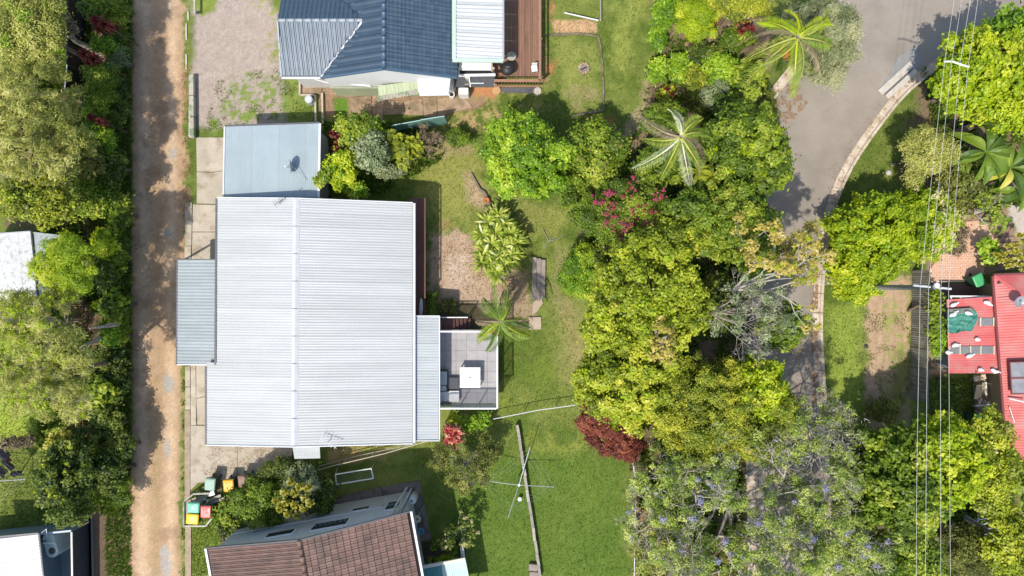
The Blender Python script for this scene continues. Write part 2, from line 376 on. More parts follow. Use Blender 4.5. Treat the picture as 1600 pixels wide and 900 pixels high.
def palm(px, py, z, L_, label, angs, col='green', col_b='pale', seed=0, base=None, orange=True, wid=.55, barkm=None):
    rng = np.random.default_rng(seed); c = P(px, py, z); bx, by = (c.x, c.y) if base is None else base
    T = thing('palm_tree', (bx, by, 0), label, 'palm')
    mb = MB(); mb.tube([(bx, by, -.1), ((bx + c.x) / 2, (by + c.y) / 2, z * .5), (c.x, c.y, z - .4)], [.17, .13, .11], 9)
    mb.tube([(c.x, c.y, z - .5), (c.x, c.y, z + .1)], [.14, .07], 8); mb.build('trunk', barkm or BARKG, T, smooth=True)
    for i, (a, k) in enumerate(angs):
        lm = LM('dry' if i % 6 == 5 else (col_b if rng.random() < .3 else col))
        me = frond_mesh('frond', lm, L_ * k, rng.uniform(.7, 2.0), rng.uniform(.1, .7), wid * rng.uniform(.85, 1.1), seed=seed * 50 + i, hue=rng.uniform(.35, .8), twist=rng.uniform(-.7, .7), bend=rng.uniform(-.38, .38) * L_)
        inst(me, 'frond', T, (c.x, c.y, z), (rng.uniform(-.4, .4), 0, math.radians(a)))
    if orange:
        V, A = clump_leaves(np.array([[c.x - .35, c.y - .5, z - .55]]), np.array([.28]), 'tiny', rng, 2.0)
        np_mesh('fruit', LM('fruitorange'), V, 4, T, [('lv', 'FACE', 'FLOAT', A)])
    return T
LEAF['fruitorange'] = [(.5, .12, .03), (.7, .2, .05), (.75, .3, .1), (.8, .45, .2)]
def strap_leaf(p, ang, L_, w, rise, droop, rng, seg=4):
    """long strap leaf: quads folded along an arc"""
    d = np.array([math.cos(ang), math.sin(ang), 0]); sd = np.array([-d[1], d[0], 0]); V = []
    def q(t): return np.array(p) + d * L_ * t * (1 - .1 * t) + np.array([0, 0, rise * math.sin(t * 2.0) - droop * t * t])
    def ww(t): return w * math.sin(math.pi * min(1, (t * .82 + .14))) ** .8
    for i in range(seg):
        a, b = i / seg, (i + 1) / seg; A0, B0 = q(a), q(b); wa, wb = ww(a), ww(b) if i < seg - 1 else .004
        V += [A0 - sd * wa, B0 - sd * wb, B0 + sd * wb, A0 + sd * wa]
    return V
def rosettes(px, py, z, heads, name, label, cat, col, L_, w, n, rise=.35, droop=.25, seed=0, group=None, part='leaf_rosette', tilt=0):
    """heads: list of (dx px, dy px, dz, scale)"""
    rng = np.random.default_rng(seed + 5); c = P(px, py, z); T = thing(name, (c.x, c.y, 0), label, cat, group)
    for dx, dy, dz, sc in heads:
        h = P(px + dx, py + dy, z + dz); V = []; A = []
        for i in range(n):
            t = i / n; V4 = strap_leaf((h.x, h.y, h.z), 2.399 * i + rng.normal() * .2, L_ * sc * (.55 + .5 * t) * rng.uniform(.85, 1.1), w * sc, rise * sc * (1.5 - t), droop * sc * (.3 + t), rng)
            V += V4; A += [float(np.clip(.45 + rng.normal() * .28, 0, 1))] * (len(V4) // 4)
        np_mesh(part, LM(col), np.array(V), 4, T, [('lv', 'FACE', 'FLOAT', A)])
        if z + dz > .35:
            MB().tube([(h.x + .05, h.y, -.02), (h.x, h.y, z + dz)], [.022, .018], 5).build('stem', BARK, T)
    return T
# ------------------------------------------------------------------ the ground: one fine sheet, split by what covers it
def vnoise(x, y, seed):
    xi = np.floor(x).astype(np.int64); yi = np.floor(y).astype(np.int64); xf = x - xi; yf = y - yi
    def h(a, b):
        n = (a * 374761393 + b * 668265263 + seed * 974711) & 0x7fffffff
        n = ((n ^ (n >> 13)) * 1274126177) & 0x7fffffff
        return ((n ^ (n >> 16)) & 0xffff) / 65535.0
    u = xf * xf * (3 - 2 * xf); v = yf * yf * (3 - 2 * yf)
    return (h(xi, yi) * (1 - u) + h(xi + 1, yi) * u) * (1 - v) + (h(xi, yi + 1) * (1 - u) + h(xi + 1, yi + 1) * u) * v
def fbm(x, y, sc, seed, o=4):
    r = np.zeros_like(x); a = .5; t = 0
    for i in range(o): r += a * vnoise(x * sc * 2 ** i + 31.7 * i, y * sc * 2 ** i + 17.3 * i, seed + i); t += a; a *= .55
    return r / t
def axis(lo, hi, st, far):
    a = np.arange(lo, hi + st / 2, st); out = []; d = st
    p = hi
    while p < far: d *= 1.35; p += d; out.append(p)
    o2 = []; d = st; p = lo
    while p > -far: d *= 1.35; p -= d; o2.append(p)
    return np.array(o2[::-1] + list(a) + out)
GX = axis(-34, 34, .11, 900); GY = axis(-20, 20, .11, 900)
XX, YY = np.meshgrid(GX, GY); PX = 800 + XX * S; PY = 450 - YY * S
wob1 = (fbm(XX, YY, .9, 3) - .5); wob2 = (fbm(XX, YY, 3.5, 9) - .5)
def sdist(poly):
    """signed distance in photo pixels, positive inside"""
    p = np.array(poly, float); n = len(p); d = np.full(XX.shape, 1e9); ins = np.zeros(XX.shape, bool)
    for i in range(n):
        a, b = p[i], p[(i + 1) % n]; e = b - a; l2 = max((e * e).sum(), 1e-9)
        t = np.clip(((PX - a[0]) * e[0] + (PY - a[1]) * e[1]) / l2, 0, 1)
        d = np.minimum(d, (PX - a[0] - t * e[0]) ** 2 + (PY - a[1] - t * e[1]) ** 2)
        c = ((a[1] > PY) != (b[1] > PY)) & (PX < (b[0] - a[0]) * (PY - a[1]) / (b[1] - a[1] + 1e-12) + a[0]); ins ^= c
    return np.where(ins, 1, -1) * np.sqrt(d)
GC = np.empty(XX.shape + (3,))
def blend(m, col):
    for i in range(3): GC[..., i] = GC[..., i] * (1 - m) + col[i] * m
# base: mown grass with lush, yellowed and thin places
n1 = fbm(XX, YY, .30, 21); n2 = fbm(XX, YY, 1.6, 22); n3 = fbm(XX, YY, 5.0, 23, 3)
G1 = np.array((.095, .145, .026)); G2 = np.array((.185, .225, .055)); G3 = np.array((.30, .28, .085))
for i in range(3): GC[..., i] = G1[i] + (G2[i] - G1[i]) * np.clip((n1 - .35) * 2.4 + (n2 - .5) * 1.5, 0, 1)
DRY = (.31, .27, .11); DIRT = (.43, .30, .17); RED = (.42, .20, .09); SAND = (.44, .315, .225); SOIL = (.17, .125, .075); GRAV = (.39, .325, .275); LUSH = (.085, .18, .022); YEL = (.25, .30, .05)
def paint(poly, col, soft=10, amp=26, thr=0.0, strength=1.0, spk=.0, fr=None):
    d = sdist(poly) + wob1 * amp * 1.6 + wob2 * amp * .9
    m = np.clip((d - thr) / soft, 0, 1) * strength
    if spk: m = m * np.clip((n3 * .6 + n2 * .4 - (.36 + .2 * spk)) * 9, 0, 1)
    blend(m, col)
def circ(x, y, rx, ry=None, n=14): ry = ry or rx; return [(x + rx * math.cos(6.283 * i / n), y + ry * math.sin(6.283 * i / n)) for i in range(n)]
# left verge under the hedge
paint([(115, -900), (206, -900), (203, 900), (203, 1900), (120, 1900), (115, 0)], SOIL, 6, 8)
paint([(178, -900), (206, -900), (203, 900), (203, 1900), (170, 1900), (176, 860), (180, 500)], (.10, .17, .03), 6, 8, spk=.75)
paint([(135, 800), (165, 800), (168, 2000), (136, 2000)], (.14, .10, .07), 4, 4)
paint([(0, 130), (110, 120), (110, 370), (0, 360)], SOIL, 12, 20)
paint([(75, 340), (130, 340), (130, 560), (60, 520)], (.25, .15, .09), 12, 20)
paint([(-600, 460), (110, 470), (120, 690), (40, 700), (-600, 690)], (.24, .33, .05), 14, 20)
# driveway yard, top left
paint([(296, -900), (430, -900), (432, 0), (445, 60), (455, 205), (296, 205)], GRAV, 10, 12)
paint([(300, -60), (352, -60), (338, 20), (312, 30), (300, 10)], (.17, .24, .05), 8, 16)
paint([(380, -20), (440, -20), (436, 30), (425, 40), (395, 20)], (.22, .28, .06), 8, 22, spk=.8)
paint([(372, 110), (470, 96), (496, 120), (502, 200), (318, 205), (340, 160)], (.15, .22, .05), 10, 26, spk=.55)
paint([(405, 45), (450, 30), (450, 110), (425, 100)], (.20, .24, .06), 10, 26, spk=.5)
# blue house back garden
paint([(495, 118), (760, 118), (770, 165), (700, 185), (600, 170), (560, 200), (495, 180)], (.30, .20, .13), 6, 8)
paint([(515, 150), (547, 150), (548, 188), (518, 190)], LUSH, 4, 6)
paint([(690, 140), (850, 130), (870, 190), (780, 220), (650, 210)], (.26, .24, .08), 14, 26, spk=.7)
paint([(720, 172), (800, 165), (800, 215), (690, 215)], (.42, .29, .15), 14, 26, spk=.6)
paint([(735, 133), (775, 133), (770, 152), (735, 150)], RED, 8, 14)
paint([(842, -30), (862, -30), (862, 135), (842, 135)], (.30, .20, .10), 6, 14, spk=.6)
paint([(855, 27), (935, 30), (938, 55), (860, 54)], (.52, .33, .19), 4, 6)
paint(circ(862, 105, 14, 14), RED, 12, 18); paint(circ(862, 30, 9, 26), RED, 10, 12); paint(circ(935, 188, 26, 14), RED, 14, 22, strength=.8)
paint([(855, 56), (940, 58), (942, 172), (880, 180)], (.24, .27, .07), 20, 30, strength=.7)
paint(circ(910, 150, 28, 20), (.36, .26, .15), 22, 30, strength=.6); paint(circ(900, 170, 24, 12), (.34, .22, .12), 20, 30, strength=.7)
paint([(1003, 100), (1022, 100), (1026, 215), (965, 225), (975, 190), (1000, 160)], (.40, .31, .20), 12, 16, strength=.8)
paint([(960, 0), (1000, 0), (998, 90), (950, 190)], (.26, .30, .07), 18, 40, strength=.7)
paint([(880, 190), (960, 200), (1000, 300), (880, 260)], (.36, .27, .14), 14, 30, strength=.7)
# main back yard
for sx_, sy_, rx_, ry_, cc in ((870, 700, 60, 30, YEL), (760, 620, 40, 20, YEL), (920, 760, 40, 60, (.20, .23, .05)), (860, 830, 30, 40, (.19, .20, .05)), (760, 800, 30, 50, (.16, .21, .04)), (890, 560, 30, 60, (.27, .25, .09)), (850, 590, 20, 30, YEL), (830, 340, 30, 40, (.27, .27, .08)), (700, 290, 30, 40, (.26, .28, .07)), (935, 700, 24, 30, (.24, .22, .08))): paint(circ(sx_, sy_, rx_, ry_), cc, 22, 40, strength=.65)
paint([(640, 215), (760, 225), (770, 330), (690, 380), (650, 330)], (.27, .27, .07), 20, 36, strength=.8)
paint([(560, 200), (730, 215), (740, 240), (620, 250)], (.30, .24, .12), 10, 20, strength=.8)
paint([(728, 255), (765, 300), (770, 345), (735, 330), (722, 290)], (.40, .29, .19), 12, 18, strength=.9)
paint([(668, 368), (722, 350), (756, 380), (812, 420), (800, 495), (700, 485), (655, 490), (662, 410)], SAND, 12, 20)
paint([(690, 395), (735, 395), (750, 440), (720, 470), (690, 450)], (.52, .40, .31), 16, 24)
paint(circ(690, 350, 20, 16), (.34, .20, .12), 18, 22, strength=.7)
paint([(780, 430), (830, 420), (840, 500), (790, 500)], (.36, .26, .17), 8, 14, strength=.9)
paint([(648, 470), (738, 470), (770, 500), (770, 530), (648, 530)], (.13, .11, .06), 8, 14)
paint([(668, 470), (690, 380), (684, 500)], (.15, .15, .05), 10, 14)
paint(circ(900, 520, 32, 70), (.32, .27, .11), 28, 36, strength=.75); paint(circ(905, 600, 22, 26), (.40, .27, .17), 26, 40, strength=.8)
paint(circ(872, 440, 16, 60), (.30, .26, .12), 20, 30, strength=.6); paint(circ(870, 350, 24, 40), (.25, .27, .07), 24, 30, strength=.8)
paint([(790, 560), (870, 540), (900, 640), (800, 650)], (.11, .165, .028), 30, 30, strength=.8)
paint([(505, 696), (665, 690), (600, 720), (510, 735)], (.36, .27, .12), 8, 12, strength=.9); paint([(560, 700), (660, 690), (640, 702), (570, 715)], (.20, .27, .05), 8, 14)
paint([(690, 690), (990, 690), (985, 900), (985, 1500), (700, 1500)], (.075, .145, .022), 24, 30, strength=.75)
paint([(300, 730), (520, 730), (520, 850), (345, 860), (330, 800)], SOIL, 8, 16)
paint([(300, 780), (345, 800), (350, 870), (320, 900), (300, 1000)], (.14, .20, .035), 5, 8)
paint([(985, 690), (1040, 690), (1030, 1500), (990, 1500), (988, 760)], (.26, .17, .10), 8, 14)
# under the central trees
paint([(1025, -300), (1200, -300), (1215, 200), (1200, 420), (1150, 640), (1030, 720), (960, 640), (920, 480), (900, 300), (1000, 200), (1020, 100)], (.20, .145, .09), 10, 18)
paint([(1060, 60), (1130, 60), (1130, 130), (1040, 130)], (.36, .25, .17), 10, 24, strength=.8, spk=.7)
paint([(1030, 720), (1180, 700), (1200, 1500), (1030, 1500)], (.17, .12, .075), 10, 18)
# verge right of the road
paint([(1285, 480), (1352, 470), (1352, 700), (1290, 640)], (.21, .30, .05), 14, 16, strength=.8)
paint([(1350, 420), (1427, 425), (1425, 700), (1352, 690)], (.44, .31, .20), 8, 14, strength=1.0)
paint([(1382, 470), (1425, 440), (1425, 660), (1375, 600)], (.24, .28, .07), 14, 30, strength=.85, spk=.45)
paint([(1395, 545), (1425, 520), (1425, 700), (1380, 700)], (.16, .19, .05), 14, 24, strength=.7)
paint([(1452, 430), (1478, 450), (1478, 640), (1452, 640)], (.13, .11, .06), 4, 8); paint([(1450, 545), (1482, 545), (1482, 588), (1450, 588)], (.45, .28, .17), 5, 8)
paint([(1452, 590), (1524, 588), (1524, 720), (1452, 760)], (.16, .22, .045), 8, 14)
paint([(1440, 100), (1640, 60), (1640, 320), (1500, 330), (1400, 280)], (.20, .15, .09), 14, 24)
paint([(1462, 330), (1570, 300), (1610, 420), (1440, 445)], (.30, .20, .14), 5, 6); paint([(1560, 290), (1640, 290), (1640, 380), (1590, 372), (1575, 340)], (.48, .42, .36), 6, 8)
paint([(1300, 690), (1600, 700), (1640, 1300), (1300, 1300)], (.15, .12, .07), 18, 26); paint([(1575, 720), (1660, 720), (1660, 830), (1600, 820)], (.20, .30, .05), 8, 12)
# the lane
lane_poly = [(205, -2500), (203, 0), (206, 260), (204, 500), (204, 700), (200, 800), (194, 2500), (282, 2500), (283, 900), (284, 620), (291, 420), (291, 120), (289, 0), (289, -2500)]
dl = sdist(lane_poly) + wob1 * 16 + wob2 * 10 + (n3 - .5) * 10
LN = np.array((.47, .34, .225)); tr_ = np.clip((dl) / 3, 0, 1)
lc = [.42, .28, .165]
m = tr_; blend(m, lc)
ctr = 245 - (PY - 450) * .004
west = np.exp(-((PX - ctr + 22) / 11) ** 2); east = np.exp(-((PX - ctr - 22) / 10) ** 2)
rut = np.clip((west + east) * (.55 + 1.1 * (n2 - .3)), 0, 1) * tr_
blend(rut * .95, (.60, .44, .29))
mid = np.exp(-((PX - ctr) / 7) ** 2) * np.clip((PY - 480) / 150, 0, 1) * tr_ * np.clip((n3 - .38) * 5, 0, 1) * (PY < 980)
blend(mid * .55, (.27, .23, .10))
blend(tr_ * np.clip((fbm(XX, YY, 1.1, 77) - .56) * 5, 0, 1) * .55, (.24, .155, .09))
blend(tr_ * np.clip((vnoise(XX * 9, YY * 9, 5) - .82) * 8, 0, 1) * .25, (.58, .46, .36))
blend(tr_ * np.clip((fbm(XX, YY * .35, .8, 78) - .5) * 4, 0, 1) * .35, (.46, .34, .24))
blend(np.clip((PX - 276) / 7, 0, 1) * tr_ * np.clip((PY - 560) / 80, 0, 1) * np.clip((n3 - .4) * 4, 0, 1) * .8, (.22, .23, .08))
for x, y, rx, ry in ((263, 600, 9, 15), (262, 702, 8, 16), (257, 880, 10, 34), (268, 240, 6, 9), (262, 365, 12, 8)):
    paint(circ(x, y, rx, ry), (.37, .36, .33), 5, 7, strength=.85)
edge = np.clip(1 - np.abs(dl) / 6, 0, 1) * np.clip((n3 - .42) * 5, 0, 1); blend(edge * .8, (.20, .22, .07))
# strip of worn grass between lane and kerb stones
paint([(284, 560), (300, 560), (300, 2000), (284, 2000)], (.31, .25, .12), 3, 6, spk=.8)
fine = (vnoise(XX * 8.7, YY * 8.7, 41) - .5) * .20 + (n3 - .5) * .30 * (1 - .5 * tr_)
GC *= np.clip(1 + fine, .4, 1.7)[..., None]
grn = np.clip((GC[..., 1] - GC[..., 0]) * 12, 0, 1)[..., None]
GC = np.clip(GC * (1 + grn * (np.array((1.24, 1.12, 1.1)) - 1)), .01, .85)
gm = bpy.data.materials.new('ground_cover'); gm.use_nodes = True; t = gm.node_tree; N = t.nodes; L = t.links; b = N["Principled BSDF"]
b.inputs['Roughness'].default_value = .95; b.inputs['Specular IOR Level'].default_value = .15
a = N.new('ShaderNodeAttribute'); a.attribute_name = 'cover'; g = N.new('ShaderNodeNewGeometry')
q = N.new('ShaderNodeTexNoise'); q.inputs['Scale'].default_value = 14; q.inputs['Detail'].default_value = 6; q.inputs['Roughness'].default_value = .75; L.new(g.outputs['Position'], q.inputs['Vector'])
mr = N.new('ShaderNodeMapRange'); mr.inputs[1].default_value = .3; mr.inputs[2].default_value = .7; mr.inputs[3].default_value = .74; mr.inputs[4].default_value = 1.28; L.new(q.outputs[0], mr.inputs[0])
hs = N.new('ShaderNodeHueSaturation'); L.new(a.outputs['Color'], hs.inputs['Color']); L.new(mr.outputs[0], hs.inputs['Value']); L.new(hs.outputs[0], b.inputs['Base Color'])
bp = N.new('ShaderNodeBump'); bp.inputs['Strength'].default_value = .55; bp.inputs['Distance'].default_value = .06; L.new(q.outputs[0], bp.inputs['Height']); L.new(bp.outputs[0], b.inputs['Normal'])
ny, nx = XX.shape
ii = np.arange(ny * nx).reshape(ny, nx)
quads = np.stack([ii[:-1, :-1], ii[:-1, 1:], ii[1:, 1:], ii[1:, :-1]], -1).reshape(-1, 4)
cx_ = (PX[:-1, :-1] + PX[1:, 1:]) / 2; cy_ = (PY[:-1, :-1] + PY[1:, 1:]) / 2
lane_m = (dl[:-1, :-1] > 0)
dg = sdist([(292, -900), (428, -900), (432, 0), (445, 60), (455, 205), (292, 205)])[:-1, :-1]; grav_m = (dg > 0) & ~lane_m
ZZ = (fbm(XX, YY, 1.2, 60) - .5) * .05 * (np.abs(XX) < 40)
near_road = np.clip((sdist([(1180, -400), (1700, -400), (1700, 60), (1480, 130), (1330, 320), (1310, 500), (1320, 1200), (1150, 1200), (1180, 600), (1160, 200)]) + 10) / 10, 0, 1)
ZZ = ZZ * (1 - near_road) - .03
ALLV = np.stack([XX, YY, ZZ], -1).reshape(-1, 3); ALLC = np.concatenate([GC, np.ones(XX.shape + (1,))], -1).reshape(-1, 4)
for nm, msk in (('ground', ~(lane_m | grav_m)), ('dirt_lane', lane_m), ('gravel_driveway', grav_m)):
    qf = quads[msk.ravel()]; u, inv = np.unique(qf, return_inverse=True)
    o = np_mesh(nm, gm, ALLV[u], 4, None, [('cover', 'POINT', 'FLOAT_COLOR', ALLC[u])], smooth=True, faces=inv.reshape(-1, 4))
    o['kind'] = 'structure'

# ------------------------------------------------------------------ bitumen road and kerbs
def catmull(pts, n=8):
    out = []; p = [pts[0]] + list(pts) + [pts[-1]]
    for i in range(1, len(p) - 2):
        for k in range(n):
            t = k / n; o = []
            for j in range(2):
                a, b_, c, d = p[i - 1][j], p[i][j], p[i + 1][j], p[i + 2][j]
                o.append(.5 * (2 * b_ + (c - a) * t + (2 * a - 5 * b_ + 4 * c - d) * t * t + (3 * b_ - a - 3 * c + d) * t ** 3))
            out.append(tuple(o))
    out.append(tuple(pts[-1])); return out
RK = [(2300, -130), (1900, -60), (1690, -8), (1600, 22), (1540, 46), (1490, 76), (1440, 112), (1405, 142), (1372, 182), (1343, 222), (1318, 262), (1299, 305), (1287, 350), (1279, 400), (1274, 450), (1272, 510), (1274, 560), (1278, 620), (1281, 680), (1284, 760), (1287, 900), (1290, 1100), (1290, 1500), (1250, 2300)]
LK = [(2200, -350), (1800, -260), (1560, -180), (1440, -110), (1350, -40), (1300, 20), (1262, 82), (1225, 132), (1197, 168), (1180, 210), (1174, 260), (1170, 320), (1168, 400), (1168, 500), (1172, 600), (1176, 700), (1180, 900), (1184, 1100), (1186, 1500), (1150, 2300)]
rk = [P(*p) for p in catmull(RK)]; lk = [P(*p) for p in catmull(LK)]
def resamp(c, n):
    d = [0]
    for i in range(1, len(c)): d.append(d[-1] + (c[i] - c[i - 1]).length)
    out = []; j = 0
    for k in range(n):
        s = d[-1] * k / (n - 1)
        while j < len(c) - 2 and d[j + 1] < s: j += 1
        t = (s - d[j]) / max(d[j + 1] - d[j], 1e-9); out.append(c[j].lerp(c[j + 1], min(1, max(0, t))))
    return out
A_ = resamp(rk, 160); B_ = resamp(lk, 160); V = []; F = []
NW = 6
for i in range(160):
    for k in range(NW + 1):
        p = A_[i].lerp(B_[i], k / NW); V.append((p.x, p.y, .012 + .05 * math.sin(math.pi * k / NW)))
for i in range(159):
    for k in range(NW): F.append((i * (NW + 1) + k, i * (NW + 1) + k + 1, (i + 1) * (NW + 1) + k + 1, (i + 1) * (NW + 1) + k))
ASPH = mat('bitumen', (.275, .24, .20), (.33, .29, .245), rough=.85, scale=.5, fine=.09, bump=.12, spec=.3, c3=(.235, .205, .17), s3=.30, t3=(.50, .68))
mb = MB(); mb.v = V; mb.f = F; mb.build('bitumen_road', ASPH, None, kind='structure', smooth=True)
KERB = mat('kerb_concrete', (.68, .60, .50), (.44, .34, .24), rough=.9, scale=1.6, fine=.22, bump=.3, c3=(.30, .22, .13), s3=2.2, t3=(.56, .68))
def kerb(c, side, name_parent_label):
    c = resamp(c, int(sum((c[i + 1] - c[i]).length for i in range(len(c) - 1)) / 1.2) + 1)
    root = bpy.data.objects.new('kerb', None); COL.objects.link(root); root['kind'] = 'structure'; WL[root.name] = Vector((0, 0, 0))
    nr = []
    for i in range(len(c)):
        d = (c[min(i + 1, len(c) - 1)] - c[max(i - 1, 0)]); d.z = 0; d.normalize(); nr.append(Vector((d.y, -d.x, 0)) * side)
    prof = [(-.10, .0), (-.10, .035), (.28, .03), (.33, .15), (.48, .15), (.48, -.05)]
    for i in range(len(c) - 1):
        if abs(c[i].x) > 45 or abs(c[i].y) > 30: continue
        g = .012; a, b_ = c[i].lerp(c[i + 1], g), c[i + 1].lerp(c[i], g); m = MB(); vv = []
        for p, n_ in ((a, nr[i]), (b_, nr[i + 1])):
            for u, z in prof: vv.append((p.x + n_.x * u, p.y + n_.y * u, z))
        n = len(prof); m.add(vv, [(k, k + 1, n + k + 1, n + k) for k in range(n - 1)] + [tuple(range(n - 1, -1, -1)), tuple(range(n, 2 * n))])
        m.build('kerb_segment', KERB, root)
kerb(rk, -1, ''); kerb(lk, 1, '')
# storm water inlet in the right hand kerb
CONC = mat('pale_concrete', (.60, .56, .50), (.46, .42, .36), rough=.85, scale=2, fine=.12)
T = thing('storm_drain', P(1404, 130), 'white concrete storm water inlet let into the curved kerb', 'storm drain')
d = (P(1431, 108) - P(1374, 160)); ang = math.atan2(d.y, d.x); L0 = d.length; c = P(1405, 130)
nx_, ny_ = -math.sin(ang), math.cos(ang); 
MB().box((c.x + .10 * math.sin(ang), c.y - .10 * math.cos(ang), .13), (L0 * .8, .32, .12), ang, .02).build('lintel', CONC, T)
MB().box((c.x - .38 * math.sin(ang) - .0, c.y + .38 * math.cos(ang), .09), (L0 * .86, .42, .06), ang, .02).build('apron', CONC, T)
MB().box((c.x - .14 * math.sin(ang), c.y + .14 * math.cos(ang), .10), (L0 * .75, .05, .03), ang).build('opening', mat('grey_gap', (.10, .095, .09)), T)
h = P(1421, 117); MB().lathe((h.x, h.y, .12), [(.13, 0), (.13, .02), (.09, .025)], 12).build('cover', mat('iron', (.04, .04, .045), rough=.5), T)
MB().prism([P(1376, 138), P(1404, 88), P(1432, 70), P(1440, 100), P(1402, 136), P(1384, 152)], .045, .062).build('bitumen_patch', mat('bitumen_patch_grey', (.24, .245, .24), (.28, .28, .27), rough=.9, fine=.1), None, kind='structure')

# ------------------------------------------------------------------ grass and weeds
def in_poly(x, y, poly):
    ins = np.zeros(x.shape, bool); n = len(poly)
    for i in range(n):
        a, b_ = poly[i], poly[(i + 1) % n]
        ins ^= ((a[1] > y) != (b_[1] > y)) & (x < (b_[0] - a[0]) * (y - a[1]) / (b_[1] - a[1] + 1e-12) + a[0])
    return ins
GRL = leafmat('leaf_grass', [(.06, .11, .015), (.12, .21, .025), (.22, .31, .045), (.34, .33, .10)], trans=.25)
def tufts(name, poly, n, h, w, seed, m_=None, clump=None, mask=None, lv=.45):
    rng = np.random.default_rng(seed); p = np.array(poly); lo, hi = p.min(0), p.max(0)
    x = rng.uniform(lo[0], hi[0], n * 2); y = rng.uniform(lo[1], hi[1], n * 2); k = in_poly(x, y, poly)
    if clump: k &= vnoise(x / clump, y / clump, seed) + .4 * vnoise(x / clump * 3, y / clump * 3, seed + 1) > mask
    x, y = x[k], y[k]; n = len(x); X = (x - 800) / S; Y = (450 - y) / S
    a = rng.uniform(0, 6.28, n); hh = h * rng.uniform(.5, 1.4, n); ww = w * rng.uniform(.6, 1.3, n); ln = hh * rng.uniform(.3, 1.2, n); b2 = rng.uniform(0, 6.28, n)
    V = np.empty((n, 3, 3)); V[:, 0] = np.stack([X - np.cos(a) * ww, Y - np.sin(a) * ww, np.full(n, -.02)], -1); V[:, 1] = np.stack([X + np.cos(a) * ww, Y + np.sin(a) * ww, np.full(n, -.02)], -1)
    V[:, 2] = np.stack([X + np.cos(b2) * ln, Y + np.sin(b2) * ln, hh], -1)
    o = np_mesh(name, m_ or GRL, V.reshape(-1, 3), 3, None, [('lv', 'FACE', 'FLOAT', np.clip(lv + rng.normal(size=n) * .22 + .3 * (vnoise(x / 20, y / 20, 8) - .5), 0, 1))])
    o['kind'] = 'stuff'; return o
tufts('grass', [(560, 200), (900, 180), (900, 660), (990, 700), (1010, 900), (700, 900), (640, 700), (500, 760), (560, 640), (690, 660), (780, 640), (780, 500), (660, 400)], 26000, .07, .022, 1)
tufts('grass', [(850, 0), (1020, 0), (1020, 215), (690, 215), (780, 140), (850, 130)], 9000, .07, .022, 2, lv=.6, clump=14, mask=.55)
tufts('grass', [(1285, 320), (1330, 250), (1440, 150), (1440, 300), (1350, 420), (1350, 690), (1290, 640)], 9000, .07, .022, 3)
tufts('weeds', [(1350, 420), (1427, 425), (1425, 700), (1352, 690)], 3000, .05, .04, 4, clump=16, mask=.75, lv=.65)
tufts('weeds', [(318, 205), (340, 120), (470, 96), (500, 120), (502, 205)], 3500, .04, .04, 5, clump=13, mask=.78, lv=.6)
tufts('weeds', [(170, 0), (207, 0), (205, 900), (165, 900)], 9000, .20, .035, 6, lv=.42)
tufts('weeds', [(283, 560), (299, 560), (299, 900), (283, 900)], 1800, .08, .025, 7, clump=10, mask=.8, lv=.75)
tufts('grass', [(0, 460), (115, 470), (110, 800), (0, 830)], 6000, .08, .025, 8, lv=.55)
tufts('grass', [(300, 790), (345, 800), (350, 860), (322, 900), (300, 900)], 1500, .08, .025, 9, lv=.5)
tufts('weeds', [(1452, 590), (1524, 590), (1524, 720), (1452, 760)], 3000, .12, .03, 10, lv=.4)
tufts('weeds', [(88, 0), (128, 0), (128, 100), (85, 130), (100, 60)], 4500, .35, .07, 11, m_=LM('bright'), lv=.45)

LIT = leafmat('leaf_litter_brown', [(.16, .08, .04), (.30, .16, .07), (.42, .26, .12), (.50, .38, .20)], trans=.05)
def litter(poly, n, seed, size=.06):
    rng = np.random.default_rng(seed); p = np.array(poly); lo, hi = p.min(0), p.max(0); x = rng.uniform(lo[0], hi[0], n * 3); y = rng.uniform(lo[1], hi[1], n * 3); k = in_poly(x, y, poly) & (vnoise(x / 9, y / 9, seed) + .35 * vnoise(x / 3, y / 3, seed + 2) > .62); x, y = x[k], y[k]
    pos = np.stack([(x - 800) / S, (450 - y) / S, np.full(len(x), .085)], -1); nn = rng.normal(size=(len(x), 3)) * .25 + np.array([0, 0, 1]); nn /= np.linalg.norm(nn, axis=1)[:, None]
    V = leaves(pos, nn, size, size * .6, rng, .05); o = np_mesh('leaf_litter', LIT, V, 4, None, [('lv', 'FACE', 'FLOAT', np.clip(rng.random(len(x)), 0, 1))]); o['kind'] = 'stuff'
litter([(1200, 150), (1240, 125), (1262, 160), (1222, 215), (1196, 240)], 2600, 1); litter([(1266, 400), (1277, 400), (1279, 620), (1268, 640)], 1500, 2); litter([(1290, 270), (1380, 150), (1395, 160), (1310, 290), (1298, 330)], 900, 3); litter([(1180, 560), (1262, 470), (1266, 660), (1180, 700)], 1200, 4)
litter([(283, 100), (300, 100), (300, 330), (285, 330)], 700, 5); litter([(500, 120), (730, 120), (730, 190), (500, 190)], 900, 6); litter([(660, 380), (830, 380), (830, 500), (660, 500)], 800, 7); litter([(330, 695), (455, 695), (450, 740), (310, 750)], 500, 8)

